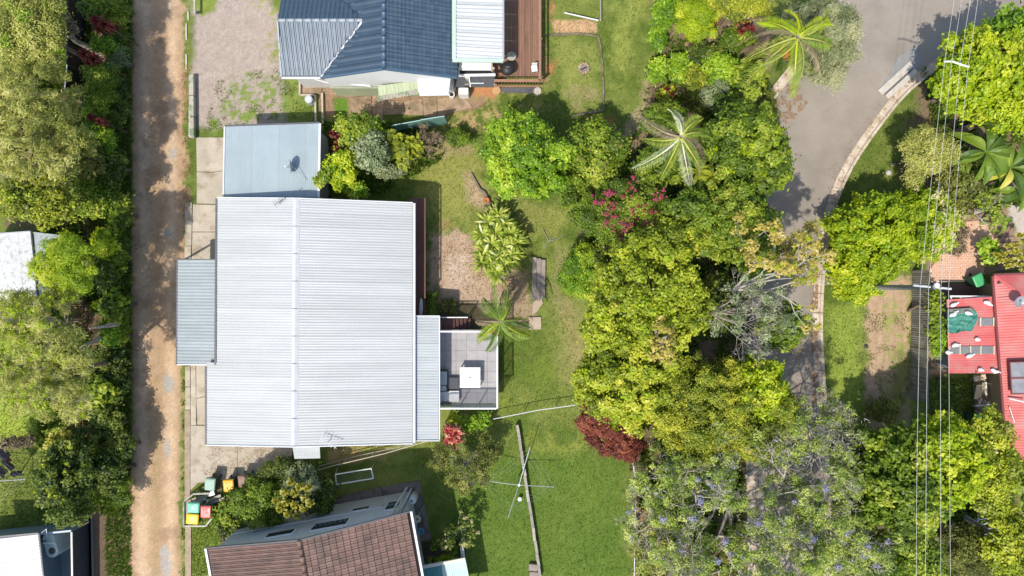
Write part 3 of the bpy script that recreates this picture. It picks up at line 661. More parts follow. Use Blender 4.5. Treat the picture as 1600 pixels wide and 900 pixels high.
LEAF['under'] = [(.04, .08, .012), (.09, .15, .02), (.16, .22, .035), (.24, .28, .06)]
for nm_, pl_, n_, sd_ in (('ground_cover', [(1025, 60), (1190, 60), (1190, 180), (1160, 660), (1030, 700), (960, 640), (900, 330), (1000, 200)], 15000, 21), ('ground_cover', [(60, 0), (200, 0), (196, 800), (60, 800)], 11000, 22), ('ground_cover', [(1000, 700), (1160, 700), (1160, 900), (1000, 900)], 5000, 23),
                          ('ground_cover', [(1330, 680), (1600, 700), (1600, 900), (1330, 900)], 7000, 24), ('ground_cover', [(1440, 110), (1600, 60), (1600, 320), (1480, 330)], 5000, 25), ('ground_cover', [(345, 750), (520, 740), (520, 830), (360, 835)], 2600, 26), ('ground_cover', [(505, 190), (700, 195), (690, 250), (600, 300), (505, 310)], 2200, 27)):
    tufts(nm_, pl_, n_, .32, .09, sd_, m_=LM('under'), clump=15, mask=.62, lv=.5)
# ------------------------------------------------------------------ shared building pieces
def bil(T0, T1, B0, B1, u, v): return T0.lerp(T1, u).lerp(B0.lerp(B1, u), v)
def rib_patch(T0, T1, B0, B1, npitch, amp, prof='wave', u0=0.0, u1=1.0, seg=4):
    """corrugated patch: T = ridge side, B = eave side, ribs run from T to B"""
    n = (T1 - T0).cross(B0 - T0).normalized()
    if n.z < 0: n = -n
    m = MB(); N_ = max(1, int(round(npitch * seg))); vs_ = []
    for i in range(N_ + 1):
        u = u0 + (u1 - u0) * i / N_; ph = i / seg
        if prof == 'wave': o = amp * math.sin(2 * math.pi * ph)
        elif prof == 'trap': o = amp * (1 if (i % seg) in (0, 1) else -1) * 1.0
        else: o = amp if (i % seg) == 0 else 0
        vs_ += [tuple(bil(T0, T1, B0, B1, u, 0) + n * o), tuple(bil(T0, T1, B0, B1, u, 1) + n * o)]
    up = [(2 * i, 2 * i + 1, 2 * i + 3, 2 * i + 2) for i in range(N_)]
    a, b_, c = [Vector(vs_[k]) for k in up[0][:3]]
    if (b_ - a).cross(c - a).z < 0: up = [f[::-1] for f in up]
    m.add(vs_, up); return m, n
def sheets(parent, mats, T0, T1, B0, B1, width, pitch, amp, prof='wave', name='roof_sheet', lap=.006, cut=None, seg=4, jag=.0, rng=random.Random(4), under=None):
    L_ = (T1 - T0).length; k = max(1, round(L_ / width)); out = []
    for i in range(k):
        u0, u1 = i / k, (i + 1) / k
        b0, b1 = B0.lerp(B1, u0), B0.lerp(B1, u1); t0, t1 = T0.lerp(T1, u0), T0.lerp(T1, u1)
        if cut:
            b0, b1 = cut(u0, u1, t0, t1, b0, b1)
        e = (b0 - t0).normalized() * rng.uniform(0, jag)
        ex = (t1 - t0) * .02
        m, n = rib_patch(t0, t1 + ex, b0 + e, b1 + e + ex, L_ / k * 1.02 / pitch, amp, prof, seg=seg)
        off = n * (lap * (i % 2)); m.v = [tuple(Vector(v) + off) for v in m.v]
        out.append(m.build(name, mats[i % len(mats)] if isinstance(mats, list) else mats, parent, smooth=(prof == 'wave')))
    return out
def gutter(parent, a, b_, m_, w=.12, h=.10, name='gutter'):
    return MB().beam(a, b_, w, h).build(name, m_, parent)
def walls(parent, pts, z0, z1, m_, name='wall', th=.12):
    """each side of the footprint is one wall panel"""
    n = len(pts); 
    for i in range(n):
        a, b_ = Vector((*pts[i][:2], 0)), Vector((*pts[(i + 1) % n][:2], 0)); d = (b_ - a); c = (a + b_) / 2
        MB().box((c.x, c.y, (z0 + z1) / 2), (d.length - th * 1.01, th, z1 - z0), math.atan2(d.y, d.x)).build(name, m_, parent)
def tile_mesh(name, w, l, m_, amp=.02):
    """one roof tile, X across, -Y down the slope, low end raised"""
    m = MB(); xs = [0.03, .18, .34, .5, .66, .82, .97]; zs = [0, .9, 1, .1, 0.1, .95, 1]
    vs_ = []
    for x, z in zip(xs, zs): vs_ += [((x - .5) * w, l * .53, .0 + z * amp), ((x - .5) * w, -l * .53, .045 + z * amp), ((x - .5) * w, -l * .53, -.004)]
    fs = []
    for i in range(6): fs += [(3 * i, 3 * i + 1, 3 * i + 4, 3 * i + 3), (3 * i + 1, 3 * i + 2, 3 * i + 5, 3 * i + 4)]
    me = bpy.data.meshes.new(name); me.from_pydata(vs_, [], fs); me.materials.append(m_); me.update(); return me
def tile_plane(parent, poly, origin, ux, uy, w, l, m_, under, maxn=280, amp=.02, order=None, z_off=.02):
    """tiles on the plane through origin; ux across, uy down the slope; poly in 3D clips; whole tiles are parts, cut ones one piece"""
    n = ux.cross(uy).normalized()
    if n.z < 0: n = -n
    pu = [((p - origin).dot(ux), (p - origin).dot(uy)) for p in poly]
    MB().slab(poly, .06).build('roof_deck', under, parent)
    x0, x1 = min(p[0] for p in pu), max(p[0] for p in pu); y0, y1 = min(p[1] for p in pu), max(p[1] for p in pu)
    ins = lambda x, y: bool(in_poly(np.array([x]), np.array([y]), pu)[0])
    me = tile_mesh('tile', w, l, m_, amp); full = []; edge = []
    ny_ = int((y1 - y0) / l) + 1; nx2 = int((x1 - x0) / w) + 1
    for j in range(ny_):
        for i in range(nx2):
            x, y = x0 + (i + .5) * w, y0 + (j + .5) * l
            cs = [ins(x + sx * w * .48, y + sy * l * .48) for sx in (-1, 1) for sy in (-1, 1)]
            if all(cs): full.append((x, y))
            elif any(cs): edge.append((x, y, cs))
    R = Matrix((ux, -uy, n)).transposed()
    if (Vector(ux).cross(-Vector(uy))).dot(n) < 0: R = Matrix((-ux, -uy, n)).transposed()
    eul = R.to_euler(); rg = random.Random(5)
    if order: full.sort(key=order)
    for x, y in full[:maxn]:
        inst(me, 'tile', parent, origin + ux * x + uy * y + n * z_off, eul)
    rest = full[maxn:]
    mb = MB(); 
    vs_ = [Vector(v.co) for v in me.vertices]; fs = [tuple(p.vertices) for p in me.polygons]
    for x, y in rest: mb.add([origin + ux * x + uy * y + n * z_off + R @ v for v in vs_], fs)
    for x, y, cs in edge:
        q = []
        def cl(px_, py_):
            s = 1.0
            while s > 0 and not ins(x + (px_ - x) * s, y + (py_ - y) * s): s -= .1
            return s
        if not ins(x, y):
            continue
        vv = []
        for v in vs_:
            # pull corners back inside the outline
            s = cl(x + v.x * (1 if True else 1), y - v.y); vv.append(origin + ux * (x + v.x * s) + uy * (y - v.y * s) + n * (z_off + v.z))
        mb.add(vv, fs)
    if mb.v: mb.build('cut_tile', m_, parent, kind='stuff')
    return len(full), len(edge)

METW = mat('zinc_roof_pale', (.39, .41, .405), (.455, .475, .47), rough=.42, scale=1.0, streak=(.25, 2.2, 1), fine=.05, spec=.5, rnd=.05)
METW2 = mat('zinc_roof_sunlit', (.43, .45, .445), (.50, .52, .515), rough=.42, scale=1.0, streak=(.22, 2.4, 1), fine=.05, rnd=.05)  # lighter copy of the roof: stronger sun on the west slope put into colour
METB = mat('bluegrey_steel', (.32, .39, .41), (.37, .44, .46), rough=.4, scale=.9, fine=.05, rnd=.04)
METG = mat('weathered_zinc', (.27, .315, .33), (.34, .385, .40), rough=.5, scale=1.2, streak=(.3, 2, 1), fine=.10, rnd=.05)
METL = mat('light_steel', (.38, .41, .42), (.46, .49, .50), rough=.45, scale=1.2, streak=(.3, 2, 1), fine=.08, rnd=.06)
CAP = mat('ridge_steel', (.50, .52, .53), (.58, .60, .61), rough=.4, fine=.05)
GUT = mat('white_gutter', (.72, .73, .73), (.64, .65, .66), rough=.4)
DGUT = mat('dark_gutter', (.10, .10, .11), (.14, .14, .15), rough=.4)
WALLW = mat('white_wall', (.66, .66, .64), (.58, .58, .56), rough=.8, fine=.05)
WALLG = mat('grey_wall', (.36, .38, .40), (.30, .32, .34), rough=.8, scale=1.5, fine=.08)
TIMD = mat('dark_timber', (.13, .06, .05), (.18, .085, .07), rough=.7, scale=3, streak=(3, .3, 1), rnd=.12, fine=.1)
TIMB = mat('brown_deck', (.19, .10, .065), (.27, .15, .10), rough=.7, scale=3, streak=(3, .3, 1), rnd=.18, fine=.12)
TIMG = mat('grey_timber', (.30, .28, .24), (.42, .38, .33), rough=.9, scale=4, rnd=.2, fine=.15)
TIMP = mat('pale_timber', (.48, .46, .38), (.38, .36, .28), rough=.9, scale=3, rnd=.12, fine=.15, c3=(.22, .28, .18), s3=2)
WPAINT = mat('white_paint', (.80, .80, .78), (.76, .76, .74), rough=.45)
STEEL = mat('galvanised', (.52, .53, .54), (.44, .45, .46), rough=.4, metal=.4)
BLACK = mat('black_plastic', (.02, .02, .022), (.03, .03, .032), rough=.5)
CPAVE = mat('concrete_slab', (.52, .46, .37), (.40, .35, .27), rough=.9, scale=.9, fine=.13, bump=.2, c3=(.33, .27, .19), s3=1.5, t3=(.52, .68), rnd=.07)

# ------------------------------------------------------------------ the main house
T = thing('house', P(500, 500), 'large house with pale ribbed metal gable roof, beside the dirt lane', 'house')
ze, zr = 3.4, 4.25
A = P(463, 311, zr); B = P(460, 697, zr)                       # ridge ends
WL0, WL1 = P(340, 310, ze), P(322, 695, ze)
wx_up = P(340, 310, ze).x; wx_lo = P(322, 695, ze).x; y_cut = P(330, 570, ze).y
def cutw(u0, u1, t0, t1, b0, b1):
    ym = (b0.y + b1.y) / 2; x = wx_lo if ym < y_cut else wx_up + (P(338, 570, ze).x - wx_up) * u0
    sl_ = (zr - ze) / (t0.x - wx_up); z = zr - sl_ * (t0.x - x)
    return Vector((x, b0.y, z)), Vector((x, b1.y, z))
sheets(T, METW2, A, B, WL0, Vector((wx_up, WL1.y, ze)), .76, .152, .0105, cut=cutw)
E0, E1 = P(645, 318, ze), P(645, 692, ze)
sheets(T, METW, A, B, E0, E1, .76, .152, .0105)
m = MB()
for i in range(9):
    a, b_ = A.lerp(B, i / 9), A.lerp(B, (i + 1) / 9 - .003); d = Vector((.19, 0, -.05))
    m = MB(); z = Vector((0, 0, .035 + .002 * (i % 2)))
    m.add([a + z - d * 1 + Vector((0, 0, -.05)) * 2 + Vector((0, 0, .05)), a + z + Vector((0, 0, .03)), a + z + d, b_ + z - d + Vector((0, 0, -.05)), b_ + z + Vector((0, 0, .03)), b_ + z + d], [(0, 3, 4, 1), (1, 4, 5, 2)])
    m.build('ridge_cap', CAP, T)
gutter(T, E0 + Vector((.08, .02, -.06)), E1 + Vector((.08, 0, -.06)), GUT)
gutter(T, Vector((wx_up - .07, WL0.y, ze - .06)), Vector((P(338, 570, ze).x - .07, y_cut, ze - .06)), DGUT)
gutter(T, Vector((wx_lo - .07, y_cut - .1, ze - .16)), Vector((wx_lo - .07, WL1.y, ze - .16)), DGUT)
for a, b_ in ((A, WL0), (A, E0), (B, Vector((wx_lo, WL1.y, ze - .12))), (B, E1)):
    MB().beam(a + Vector((0, .04 if a is A else -.04, -.02)), b_ + Vector((0, .04 if a is A else -.04, -.02)), .06, .16).build('barge_board', GUT, T)
fp = [(wx_up + .55, A.y - .5), (E0.x - .45, A.y - .75), (E0.x - .45, E1.y + .4), (wx_lo + .5, E1.y + .4), (wx_lo + .5, y_cut + .3), (wx_up + .55, y_cut + .3)]
walls(T, fp, 0, 3.25, WALLW)
MB().prism(fp, 3.22, 3.26).build('ceiling', WALLW, T)
# lower strips of the same house
V0, V1 = P(646, 494, 3.15), P(646, 688, 3.15)
sheets(T, METL, V0, V1, P(686, 494, 2.95), P(685, 688, 2.95), .76, .152, .012, name='verandah_sheet')
gutter(T, P(686, 494, 2.9) + Vector((.03, 0, 0)), P(686, 688, 2.9) + Vector((.03, 0, 0)), GUT, .06, .12)
MB().beam(P(646, 493.6, 3.14), P(687, 493.6, 2.95), .05, .14).build('barge_board', GUT, T); MB().beam(P(646, 688.4, 3.14), P(687, 688.4, 2.95), .05, .14).build('barge_board', GUT, T)
for y in (500, 560, 625, 683): MB().beam(P(683, y, 1.25), P(683, y, 2.9), .09, .09).build('verandah_post', WPAINT, T)
m = MB(); m.tube([P(616, 691, 3.3), P(640, 691.6, 3.28), P(645, 689, 3.25), P(645, 680, 3.25)], .05, 6); m.build('downpipe', GUT, T, smooth=True)
sheets(T, METL, P(457, 697, 3.2), P(499, 697, 3.2), P(460, 717, 2.9), P(500, 716, 2.9), .8, .10, .01, name='awning_sheet')
MB().beam(P(462, 714, 0), P(462, 714, 2.85), .08, .08).build('awning_post', TIMD, T); MB().beam(P(497, 714, 0), P(497, 714, 2.85), .08, .08).build('awning_post', TIMD, T)
# attached carport roof over the lane side
T = thing('carport', P(308, 490), 'blue-grey ribbed carport roof between the dirt lane and the big house', 'carport')
sheets(T, METG, P(339, 406, 3.0), P(337, 569, 3.0), P(278, 406, 2.75), P(277, 568, 2.75), .76, .19, .016, 'wave')
gutter(T, P(277.5, 405, 2.7), P(276.5, 569, 2.7), DGUT, .10, .1)
gutter(T, P(277.5, 569.6, 2.74), P(337, 570, 2.95), GUT, .07, .12)
gutter(T, P(278, 405.2, 2.74), P(339, 405.4, 2.98), DGUT, .05, .12, 'barge_board')
for y in (410, 463, 515, 565): MB().beam(P(281, y, 0), P(281, y, 2.7), .09, .09).build('post', STEEL, T)
walls(T, [P(337, 412), P(337, 560), P(336, 560), P(336, 412)], 0, 2.6, WALLW)
# television antenna bits on the roof
for (x, y, l_, lab, sg) in ((437, 318, .5, 'small bent television aerial at the north end of the pale metal roof', 1), (516, 688, .7, 'spindly television aerial with white bracket at the south edge of the pale metal roof', -1)):
    T = thing('antenna', P(x, y, 4.0), lab, 'antenna'); p = P(x, y, 4.05)
    MB().tube([p, p + Vector((.1 * sg, .02, .55))], .022, 5).build('mast', STEEL, T)
    m = MB(); q = p + Vector((.1 * sg, .02, .5)); d = Vector((.8, .45 * sg, .1)).normalized(); m.tube([q - d * l_ * .6, q + d * l_], .016, 4)
    for i in range(6): e = q + d * (l_ * (-.5 + i * .27)); s_ = Vector((-d.y, d.x, 0)) * (.22 - .02 * i); m.tube([e - s_, e + s_], .009, 4)
    m.build('boom', DGUT if sg > 0 else WPAINT, T)
# ------------------------------------------------------------------ garage north of the house
T = thing('garage', P(425, 255), 'garage with blue-grey ribbed roof under a satellite dish, north of the big house', 'garage')
g = dict(nw=P(352, 198, 2.8), ne=P(499, 193, 2.8), sw=P(350, 307, 3.05), se=P(497, 309, 3.05))
sheets(T, METB, g['sw'], g['se'], g['nw'], g['ne'], .76, .11, .009)
gutter(T, g['nw'] + Vector((0, .05, -.05)), g['ne'] + Vector((0, .05, -.05)), DGUT, .1, .1)
MB().beam(g['ne'] + Vector((.04, 0, .01)), g['se'] + Vector((.04, 0, .01)), .13, .08).build('barge_board', GUT, T)
MB().beam(g['nw'] + Vector((-.03, 0, .01)), g['sw'] + Vector((-.03, 0, .01)), .08, .08).build('barge_board', GUT, T)
k = .25; walls(T, [(g['nw'].x + k, g['nw'].y - k), (g['ne'].x - k, g['ne'].y - k), (g['se'].x - k, g['se'].y - .1), (g['sw'].x + k, g['sw'].y - .1)], 0, 2.7, WALLG)
def dish(px, py, z, r, az, tiltv, lab, m_, dx=0, flat=False):
    T = thing('satellite_dish', P(px, py, z), lab, 'satellite dish'); p = P(px, py, z)
    c = p + Vector((0, 0, .45)); n = Vector(tiltv).normalized(); M = n.to_track_quat('Z', 'Y').to_matrix(); m = MB(); vs_ = []; nseg = 18
    for j in range(5):
        rr = r * j / 4
        for i in range(nseg): t = 6.283 * i / nseg; vs_.append(c + M @ Vector((rr * math.cos(t), rr * math.sin(t), .35 * rr * rr / r)))
    fs = [(j * nseg + i, j * nseg + (i + 1) % nseg, (j + 1) * nseg + (i + 1) % nseg, (j + 1) * nseg + i) for j in range(4) for i in range(nseg)]
    m.add(vs_, fs).build('reflector', m_, T, smooth=True)
    MB().tube([p, c - n * .02], .03, 6).build('mast', STEEL, T)
    f = c + n * r * .95; m = MB(); m.tube([c + M @ Vector((0, -r, .1)), f], .018, 4); m.build('feed_arm', STEEL, T)
    MB().box(tuple(f), (.1, .1, .1), .3, .02).build('receiver', WPAINT, T)
    m = MB(); m.tube([c, p + Vector((.75, -.75, .05))], .015, 4); m.tube([c, p + Vector((-.7, -.05, .05))], .015, 4); m.build('stay', STEEL, T)
dish(461, 262, 2.95, .42, 0, (-.95, -.1, .35), 'pale blue satellite dish seen edge on, on the garage roof', METB)
# ------------------------------------------------------------------ paved balcony behind the house
zd = 1.2
T = thing('balcony', P(733, 580), 'raised balcony of square grey pavers with a glass balustrade east of the big house', 'balcony')
D0, D1 = P(680, 515, zd), P(778, 630, zd)
MB().prism([(D0.x, D0.y), (D1.x, D0.y), (D1.x, D1.y), (D0.x, D1.y)], .95, zd - .035).build('floor_frame', mat('grout', (.30, .285, .29), rough=.9), T)
PAV = mat('grey_paver', (.33, .315, .32), (.39, .375, .38), rough=.8, scale=2.5, fine=.07, rnd=.07)
nx3, ny3 = 6, 7; w = (D1.x - D0.x) / nx3; l = (D0.y - D1.y) / ny3
me = bpy.data.meshes.new('paver'); mm = MB().box((0, 0, 0), (w - .008, l - .008, .045), 0, .004); me.from_pydata(mm.v, [], mm.f); me.materials.append(PAV)
for i in range(nx3):
    for j in range(ny3): inst(me, 'paver', T, (D0.x + (i + .5) * w, D0.y - (j + .5) * l, zd - .015 + .002 * ((i * 3 + j * 5) % 3)))
GL = glass('balustrade_glass', (.62, .72, .74), .30, .05)
hg = 1.85
def glassrun(a, b_, n):
    for i in range(n):
        p, q = a.lerp(b_, i / n + .01), a.lerp(b_, (i + 1) / n - .01); d = (q - p).normalized(); s_ = Vector((-d.y, d.x, 0)) * .006
        MB().add([p + s_, q + s_, q + s_ + Vector((0, 0, hg - .06)), p + s_ + Vector((0, 0, hg - .06)), p - s_, q - s_, q - s_ + Vector((0, 0, hg - .06)), p - s_ + Vector((0, 0, hg - .06))], [(0, 1, 2, 3), (7, 6, 5, 4), (3, 2, 6, 7)]).build('glass_panel', GL, T)
        MB().beam(a.lerp(b_, (i) / n), a.lerp(b_, i / n) + Vector((0, 0, hg)), .045, .045).build('balustrade_post', STEEL, T)
    MB().beam(a + Vector((0, 0, hg)), b_ + Vector((0, 0, hg)), .09, .05).build('top_rail', WPAINT, T)
c00, c10, c11, c01 = Vector((D0.x + .52, D0.y, zd)), Vector((D1.x, D0.y, zd)), Vector((D1.x, D1.y, zd)), Vector((D0.x + .52, D1.y, zd))
glassrun(c00, c10 + Vector((-.05, 0, 0)), 3); glassrun(c10, c11, 4); glassrun(c01, c11 + Vector((-.05, 0, 0)), 3)
for x in (D0.x + .3, D1.x - .2):
    for y in (D0.y - .2, D1.y + .2): MB().beam((x, y, 0), (x, y, .95), .12, .12).build('post', WALLW, T)
def at(px, py): return P(px, py, zd + .01)
T = thing('patio_table', at(734, 590), 'square white patio table with a parasol hole, on the grey paved balcony', 'table'); p = P(734.5, 590, zd + .74); w_ = m_at(32, zd + .74)
MB().box((p.x, p.y, zd + .73), (w_, w_, .04), 0, .012).build('table_top', WPAINT, T)
for sx in (-1, 1):
    for sy in (-1, 1): MB().beam((p.x + sx * w_ * .46, p.y + sy * w_ * .46, zd + .01), (p.x + sx * w_ * .46, p.y + sy * w_ * .46, zd + .71), .06, .06).build('leg', WPAINT, T)
MB().lathe((p.x, p.y, zd + .751), [(.05, 0), (.03, .004)], 12).build('parasol_hole', BLACK, T)
CUSH = mat('grey_cushion', (.52, .56, .58), (.46, .50, .52), rough=.9); CUSHW = mat('white_cushion', (.76, .75, .72), (.7, .69, .66), rough=.9); WICK = mat('charcoal_wicker', (.06, .06, .07), (.09, .09, .10), rough=.6)
T = thing('outdoor_sofa', at(693, 600), 'outdoor lounge with pale grey cushions half under the verandah roof edge', 'sofa')
def bx(px0, py0, px1, py1, z0, z1, nm, m_, bev=.04, rz=0):
    a, b_ = P(px0, py0, z1), P(px1, py1, z1); MB().box(((a.x + b_.x) / 2, (a.y + b_.y) / 2, (z0 + z1) / 2), (abs(b_.x - a.x), abs(b_.y - a.y), z1 - z0), rz, bev).build(nm, m_, T)
bx(672, 578, 700, 626, zd, zd + .30, 'frame', WICK, .02)
bx(676, 581, 698, 602, zd + .305, zd + .46, 'seat_cushion', CUSH); bx(676, 603, 697, 611, zd + .31, zd + .52, 'armrest_cushion', CUSH); bx(678, 612, 702, 627, zd + .305, zd + .45, 'corner_cushion', CUSHW)
a = P(690, 619, zd + .6); MB().box((a.x, a.y, zd + .60), (.5, .16, .34), -.9, .05).build('pillow', CUSH, T)
T = thing('ottoman', at(709, 619), 'square white cushioned ottoman at the south end of the balcony lounge', 'ottoman')
bx(702, 611, 717, 627.5, zd, zd + .28, 'frame', WICK, .02); bx(701.5, 610.5, 717.5, 628, zd + .285, zd + .44, 'cushion', CUSHW)
T = thing('coffee_table', at(708, 599), 'low charcoal square coffee table between the grey lounge and the white patio table', 'table')
bx(700, 590, 717, 608, zd + .30, zd + .34, 'table_top', mat('dark_glass', (.07, .08, .09), rough=.2), .01); bx(702, 592, 715, 606, zd, zd + .295, 'frame', WICK, .02)
# steps north of the balcony
T = thing('steps', P(700, 506), 'dark timber landing and steps with a white handrail, north of the paved balcony', 'steps')
for i in range(8):
    a, b_ = P(687 + i * 6, 498, .95), P(692.5 + i * 6, 514, .95); z = .95 - max(0, i - 3) * .17
    MB().box(((a.x + b_.x) / 2, (a.y + b_.y) / 2, z), (b_.x - a.x, a.y - b_.y, .045)).build('tread', TIMD, T)
MB().beam(P(686, 496, 1.9), P(731, 496, 1.9), .06, .06).build('handrail', WPAINT, T)
for x in (706, 730): MB().beam(P(x, 496, 0), P(x, 496, 1.9), .06, .06).build('post', WPAINT, T)
# dark timber side deck
T = thing('timber_deck', P(655, 400), 'narrow dark red-brown timber deck running along the east eave of the big house', 'deck')
for i in range(6):
    x = m_at(640 + i * 4.2 - 800, 1.5); y0, y1 = P(0, 309.5, 1.5).y, P(0, 492, 1.5).y
    MB().box((x + .07, (y0 + y1) / 2, 1.5), (.148, y0 - y1, .04)).build('deck_board', TIMD, T)
MB().beam(P(664, 309.5, 2.3), P(664, 466, 2.3), .08, .05).build('handrail', TIMD, T)
for y in (311, 350, 390, 430, 465): MB().beam(P(664, y, 0), P(664, y, 2.3), .09, .09).build('post', TIMD, T)
T = thing('folded_umbrella', P(658, 480, 1.5), 'folded pale parasol leaning on the rail of the narrow dark timber deck', 'umbrella')
MB().tube([P(657, 494, 2.0), P(657.5, 484, 2.1), P(658, 470, 2.25), P(658, 466, 2.3)], [.05, .13, .08, .03], 8).build('canopy', CUSH, T, smooth=True); MB().tube([P(657, 499, 1.95), P(657, 494, 2.0)], .03, 6).build('pole', WPAINT, T)

# ------------------------------------------------------------------ blue tiled house, top
BT = mat('blue_tile', (.046, .082, .122), (.062, .10, .14), rough=.38, scale=1.5, rnd=.12, fine=.10, spec=.5)
BTL = mat('blue_tile_sunlit', (.085, .13, .18), (.11, .155, .20), rough=.40, scale=1.5, rnd=.12, fine=.12, spec=.75)  # lighter tile copy: sun glare on the wing's south slope put into colour
BCAP = mat('blue_cap', (.08, .14, .21), rough=.35); BU = mat('blue_shadow', (.035, .06, .10), rough=.6)
T = thing('blue_tiled_house', P(600, 60), 'house with navy blue tiled roof and a white gable end, at the top', 'house')
R0 = P(600, 108, 5.0); R1 = Vector((R0.x, 26, 5.0)); Eb = P(714, 122, 3.4); Et = Vector((Eb.x, 26, 3.4))
Wb = P(500, 118, 3.6); sl_ = (R0.z - Eb.z) / (Eb.x - R0.x)
uE = (Eb - R0); uE.y = 0; uE.normalize()
tile_plane(T, [R0, Eb, Et, R1], R0.copy(), Vector((0, 1, 0)), uE, .50, .235, BT, BU, maxn=290, order=lambda q: q[0] if q[0] > -1 else 99)
# west slope, cut by the wing's valleys
WR = P(566, 29, 4.75)                    # where the wing's ridge dies into the main roof
wx = Wb.x; zW = 5.0 - sl_ * (R0.x - wx); Wb = Vector((wx, R0.y, zW)); Wt = P(520, -20, 4.4)
def onw(x, y): return Vector((x, y, 5.0 - sl_ * (R0.x - x)))
VT = onw(WR.x, WR.y); VS = onw(Wb.x, R0.y - .1 + .0); VN = onw(P(500, 0, 4.2).x - .0, WR.y + (WR.y - R0.y) * .95)
uW = Vector((-1, 0, -sl_)).normalized()
tile_plane(T, [R0, R1, onw(VN.x, 26), VN, VT, Vector((Wb.x, R0.y, zW))], R0.copy(), Vector((0, 1, 0)), uW, .50, .235, BT, BU, maxn=0)
# wing: ridge runs west, falls south and north
WW = P(434, 29, VT.z); WW.y = VT.y
se = P(440, 120, 3.3); se2 = Vector((Wb.x, R0.y - .02, 3.35)); ne_ = Vector((WW.x - .0, VT.y + (VT.y - se.y) * 1.0, 3.3))
uS = (Vector((WW.x, se.y, 3.3)) - WW).normalized()
tile_plane(T, [WW, VT, Vector((Wb.x, se.y, 3.3)), Vector((se.x, se.y, 3.3))], WW.copy(), Vector((1, 0, 0)), uS, .26, .42, BTL, BU, maxn=150, amp=.03)
uN = (Vector((WW.x, ne_.y, 3.3)) - WW).normalized()
tile_plane(T, [WW, VT, VN, Vector((VN.x, ne_.y, 3.3)), ne_], WW.copy(), Vector((1, 0, 0)), uN, .26, .42, BT, BU, maxn=0, amp=.02)
for k_ in range(10):
    a, b_ = WW.lerp(VT, k_ / 10), WW.lerp(VT, (k_ + .94) / 10); MB().tube([a + Vector((0, 0, .03)), b_ + Vector((0, 0, .03))], .10, 8).build('ridge_tile', mat('pale_cap', (.34, .38, .42), rough=.4), T, smooth=True)
yy = R0.y
while yy < 22:
    MB().tube([Vector((R0.x, yy, 5.03)), Vector((R0.x, yy + .42, 5.035))], .13, 8).build('ridge_tile', BCAP, T, smooth=True); yy += .45
MB().beam(VT + Vector((0, 0, .03)), Vector((Wb.x, se.y, 3.36)), .10, .04).build('valley_flashing', GUT, T); MB().beam(VT + Vector((0, 0, .03)), VN, .08, .04).build('valley_flashing', BU, T)
MB().beam(R0, Eb + Vector((0, 0, 0)), .09, .14).build('barge_board', BCAP, T); MB().beam(R0, Wb, .09, .14).build('barge_board', BCAP, T)
gutter(T, Vector((se.x, se.y - .05, 3.25)), Vector((Wb.x, se.y - .05, 3.25)), GUT); MB().beam(Vector((se.x, se.y, 3.3)), WW, .08, .14).build('barge_board', BCAP, T)
x0, x1 = Wb.x + .1, Eb.x - .4; yb = R0.y + .04
MB().add([(x0, yb, 0), (x1, yb, 0), (x1, yb, 3.5), (R0.x, yb, 4.9), (x0, yb, zW - .1), (x0, yb + .15, 0), (x1, yb + .15, 0), (x1, yb + .15, 3.5), (R0.x, yb + .15, 4.9), (x0, yb + .15, zW - .1)], [(0, 1, 2, 3, 4), (9, 8, 7, 6, 5), (1, 6, 7, 2), (0, 4, 9, 5)]).build('gable_wall', WPAINT, T)
walls(T, [(se.x + .3, se.y + .4), (Wb.x, se.y + .4), (Wb.x, 22), (se.x + .3, 22)], 0, 3.1, WALLW)
MB().beam((x1, yb + .2, 1.7), (x1, 24, 1.7), .12, 3.4).build('wall', WALLW, T)
# roofs, awnings and clutter along its south wall
MINT = mat('mint_paint', (.50, .62, .54), (.44, .55, .46), rough=.6, scale=2, fine=.08)
GREENW = mat('pale_green_weatherboard', (.44, .50, .33), (.38, .43, .27), rough=.8, scale=2, fine=.1, rnd=.06)
for i in range(9):
    a = (x0 + .4 + i * .75, yb - .10, 0); MB().box((a[0], a[1], .85), (.74, .05, 1.7)).build('lower_wall_board', GREENW, T)
MB().beam(P(515, 127, 2.2), P(579, 135, 1.9), .07, .05).build('pipe_rail', WPAINT, T); MB().beam(P(487, 122.5, 2.2), P(520, 132, 1.9), .05, .05).build('pipe_rail', WPAINT, T)
for xx in (512, 577): MB().beam(P(xx, 117, 3.0), P(xx + 12, 134, 1.4), .06, .06).build('downpipe', STEEL, T)
T = thing('green_awning', P(620, 140), 'pale green sheet awning with a mossy lower edge, below the white gable', 'awning')
sheets(T, GREENW, P(590, 134, 2.5), P(652, 126, 2.5), P(592, 150, 2.2), P(653, 139, 2.2), .45, .2, .008, 'trap', name='awning_sheet')
sheets(T, TIMP, P(591, 149, 2.18), P(655, 139, 2.18), P(590, 158, 1.9), P(652, 147, 1.9), .9, .2, .006, 'trap', name='lower_sheet')
for xx, yy_ in ((594, 150), (650, 141)): MB().beam(P(xx, yy_, 0), P(xx, yy_, 1.95), .07, .07).build('post', TIMG, T)
T = thing('white_awning', P(680, 135), 'flat off-white sheet awning next to the pale green one, under the blue eave', 'awning')
sheets(T, [mat('chalky_sheet', (.66, .65, .63), (.76, .75, .73), rough=.7, scale=2.5, fine=.12)] , P(652, 120, 2.9), P(703, 124, 2.9), P(653, 141, 2.7), P(701, 142, 2.7), 1.0, .15, .004)
sheets(T, mat('chalky_grey', (.56, .59, .62), rough=.6), P(653, 140, 2.66), P(701, 141, 2.66), P(656, 150, 2.4), P(700, 149, 2.4), 1.0, .15, .004, name='lower_sheet')
for xx in (657, 698): MB().beam(P(xx, 147, 0), P(xx, 147, 2.4), .07, .07).build('post', STEEL, T)
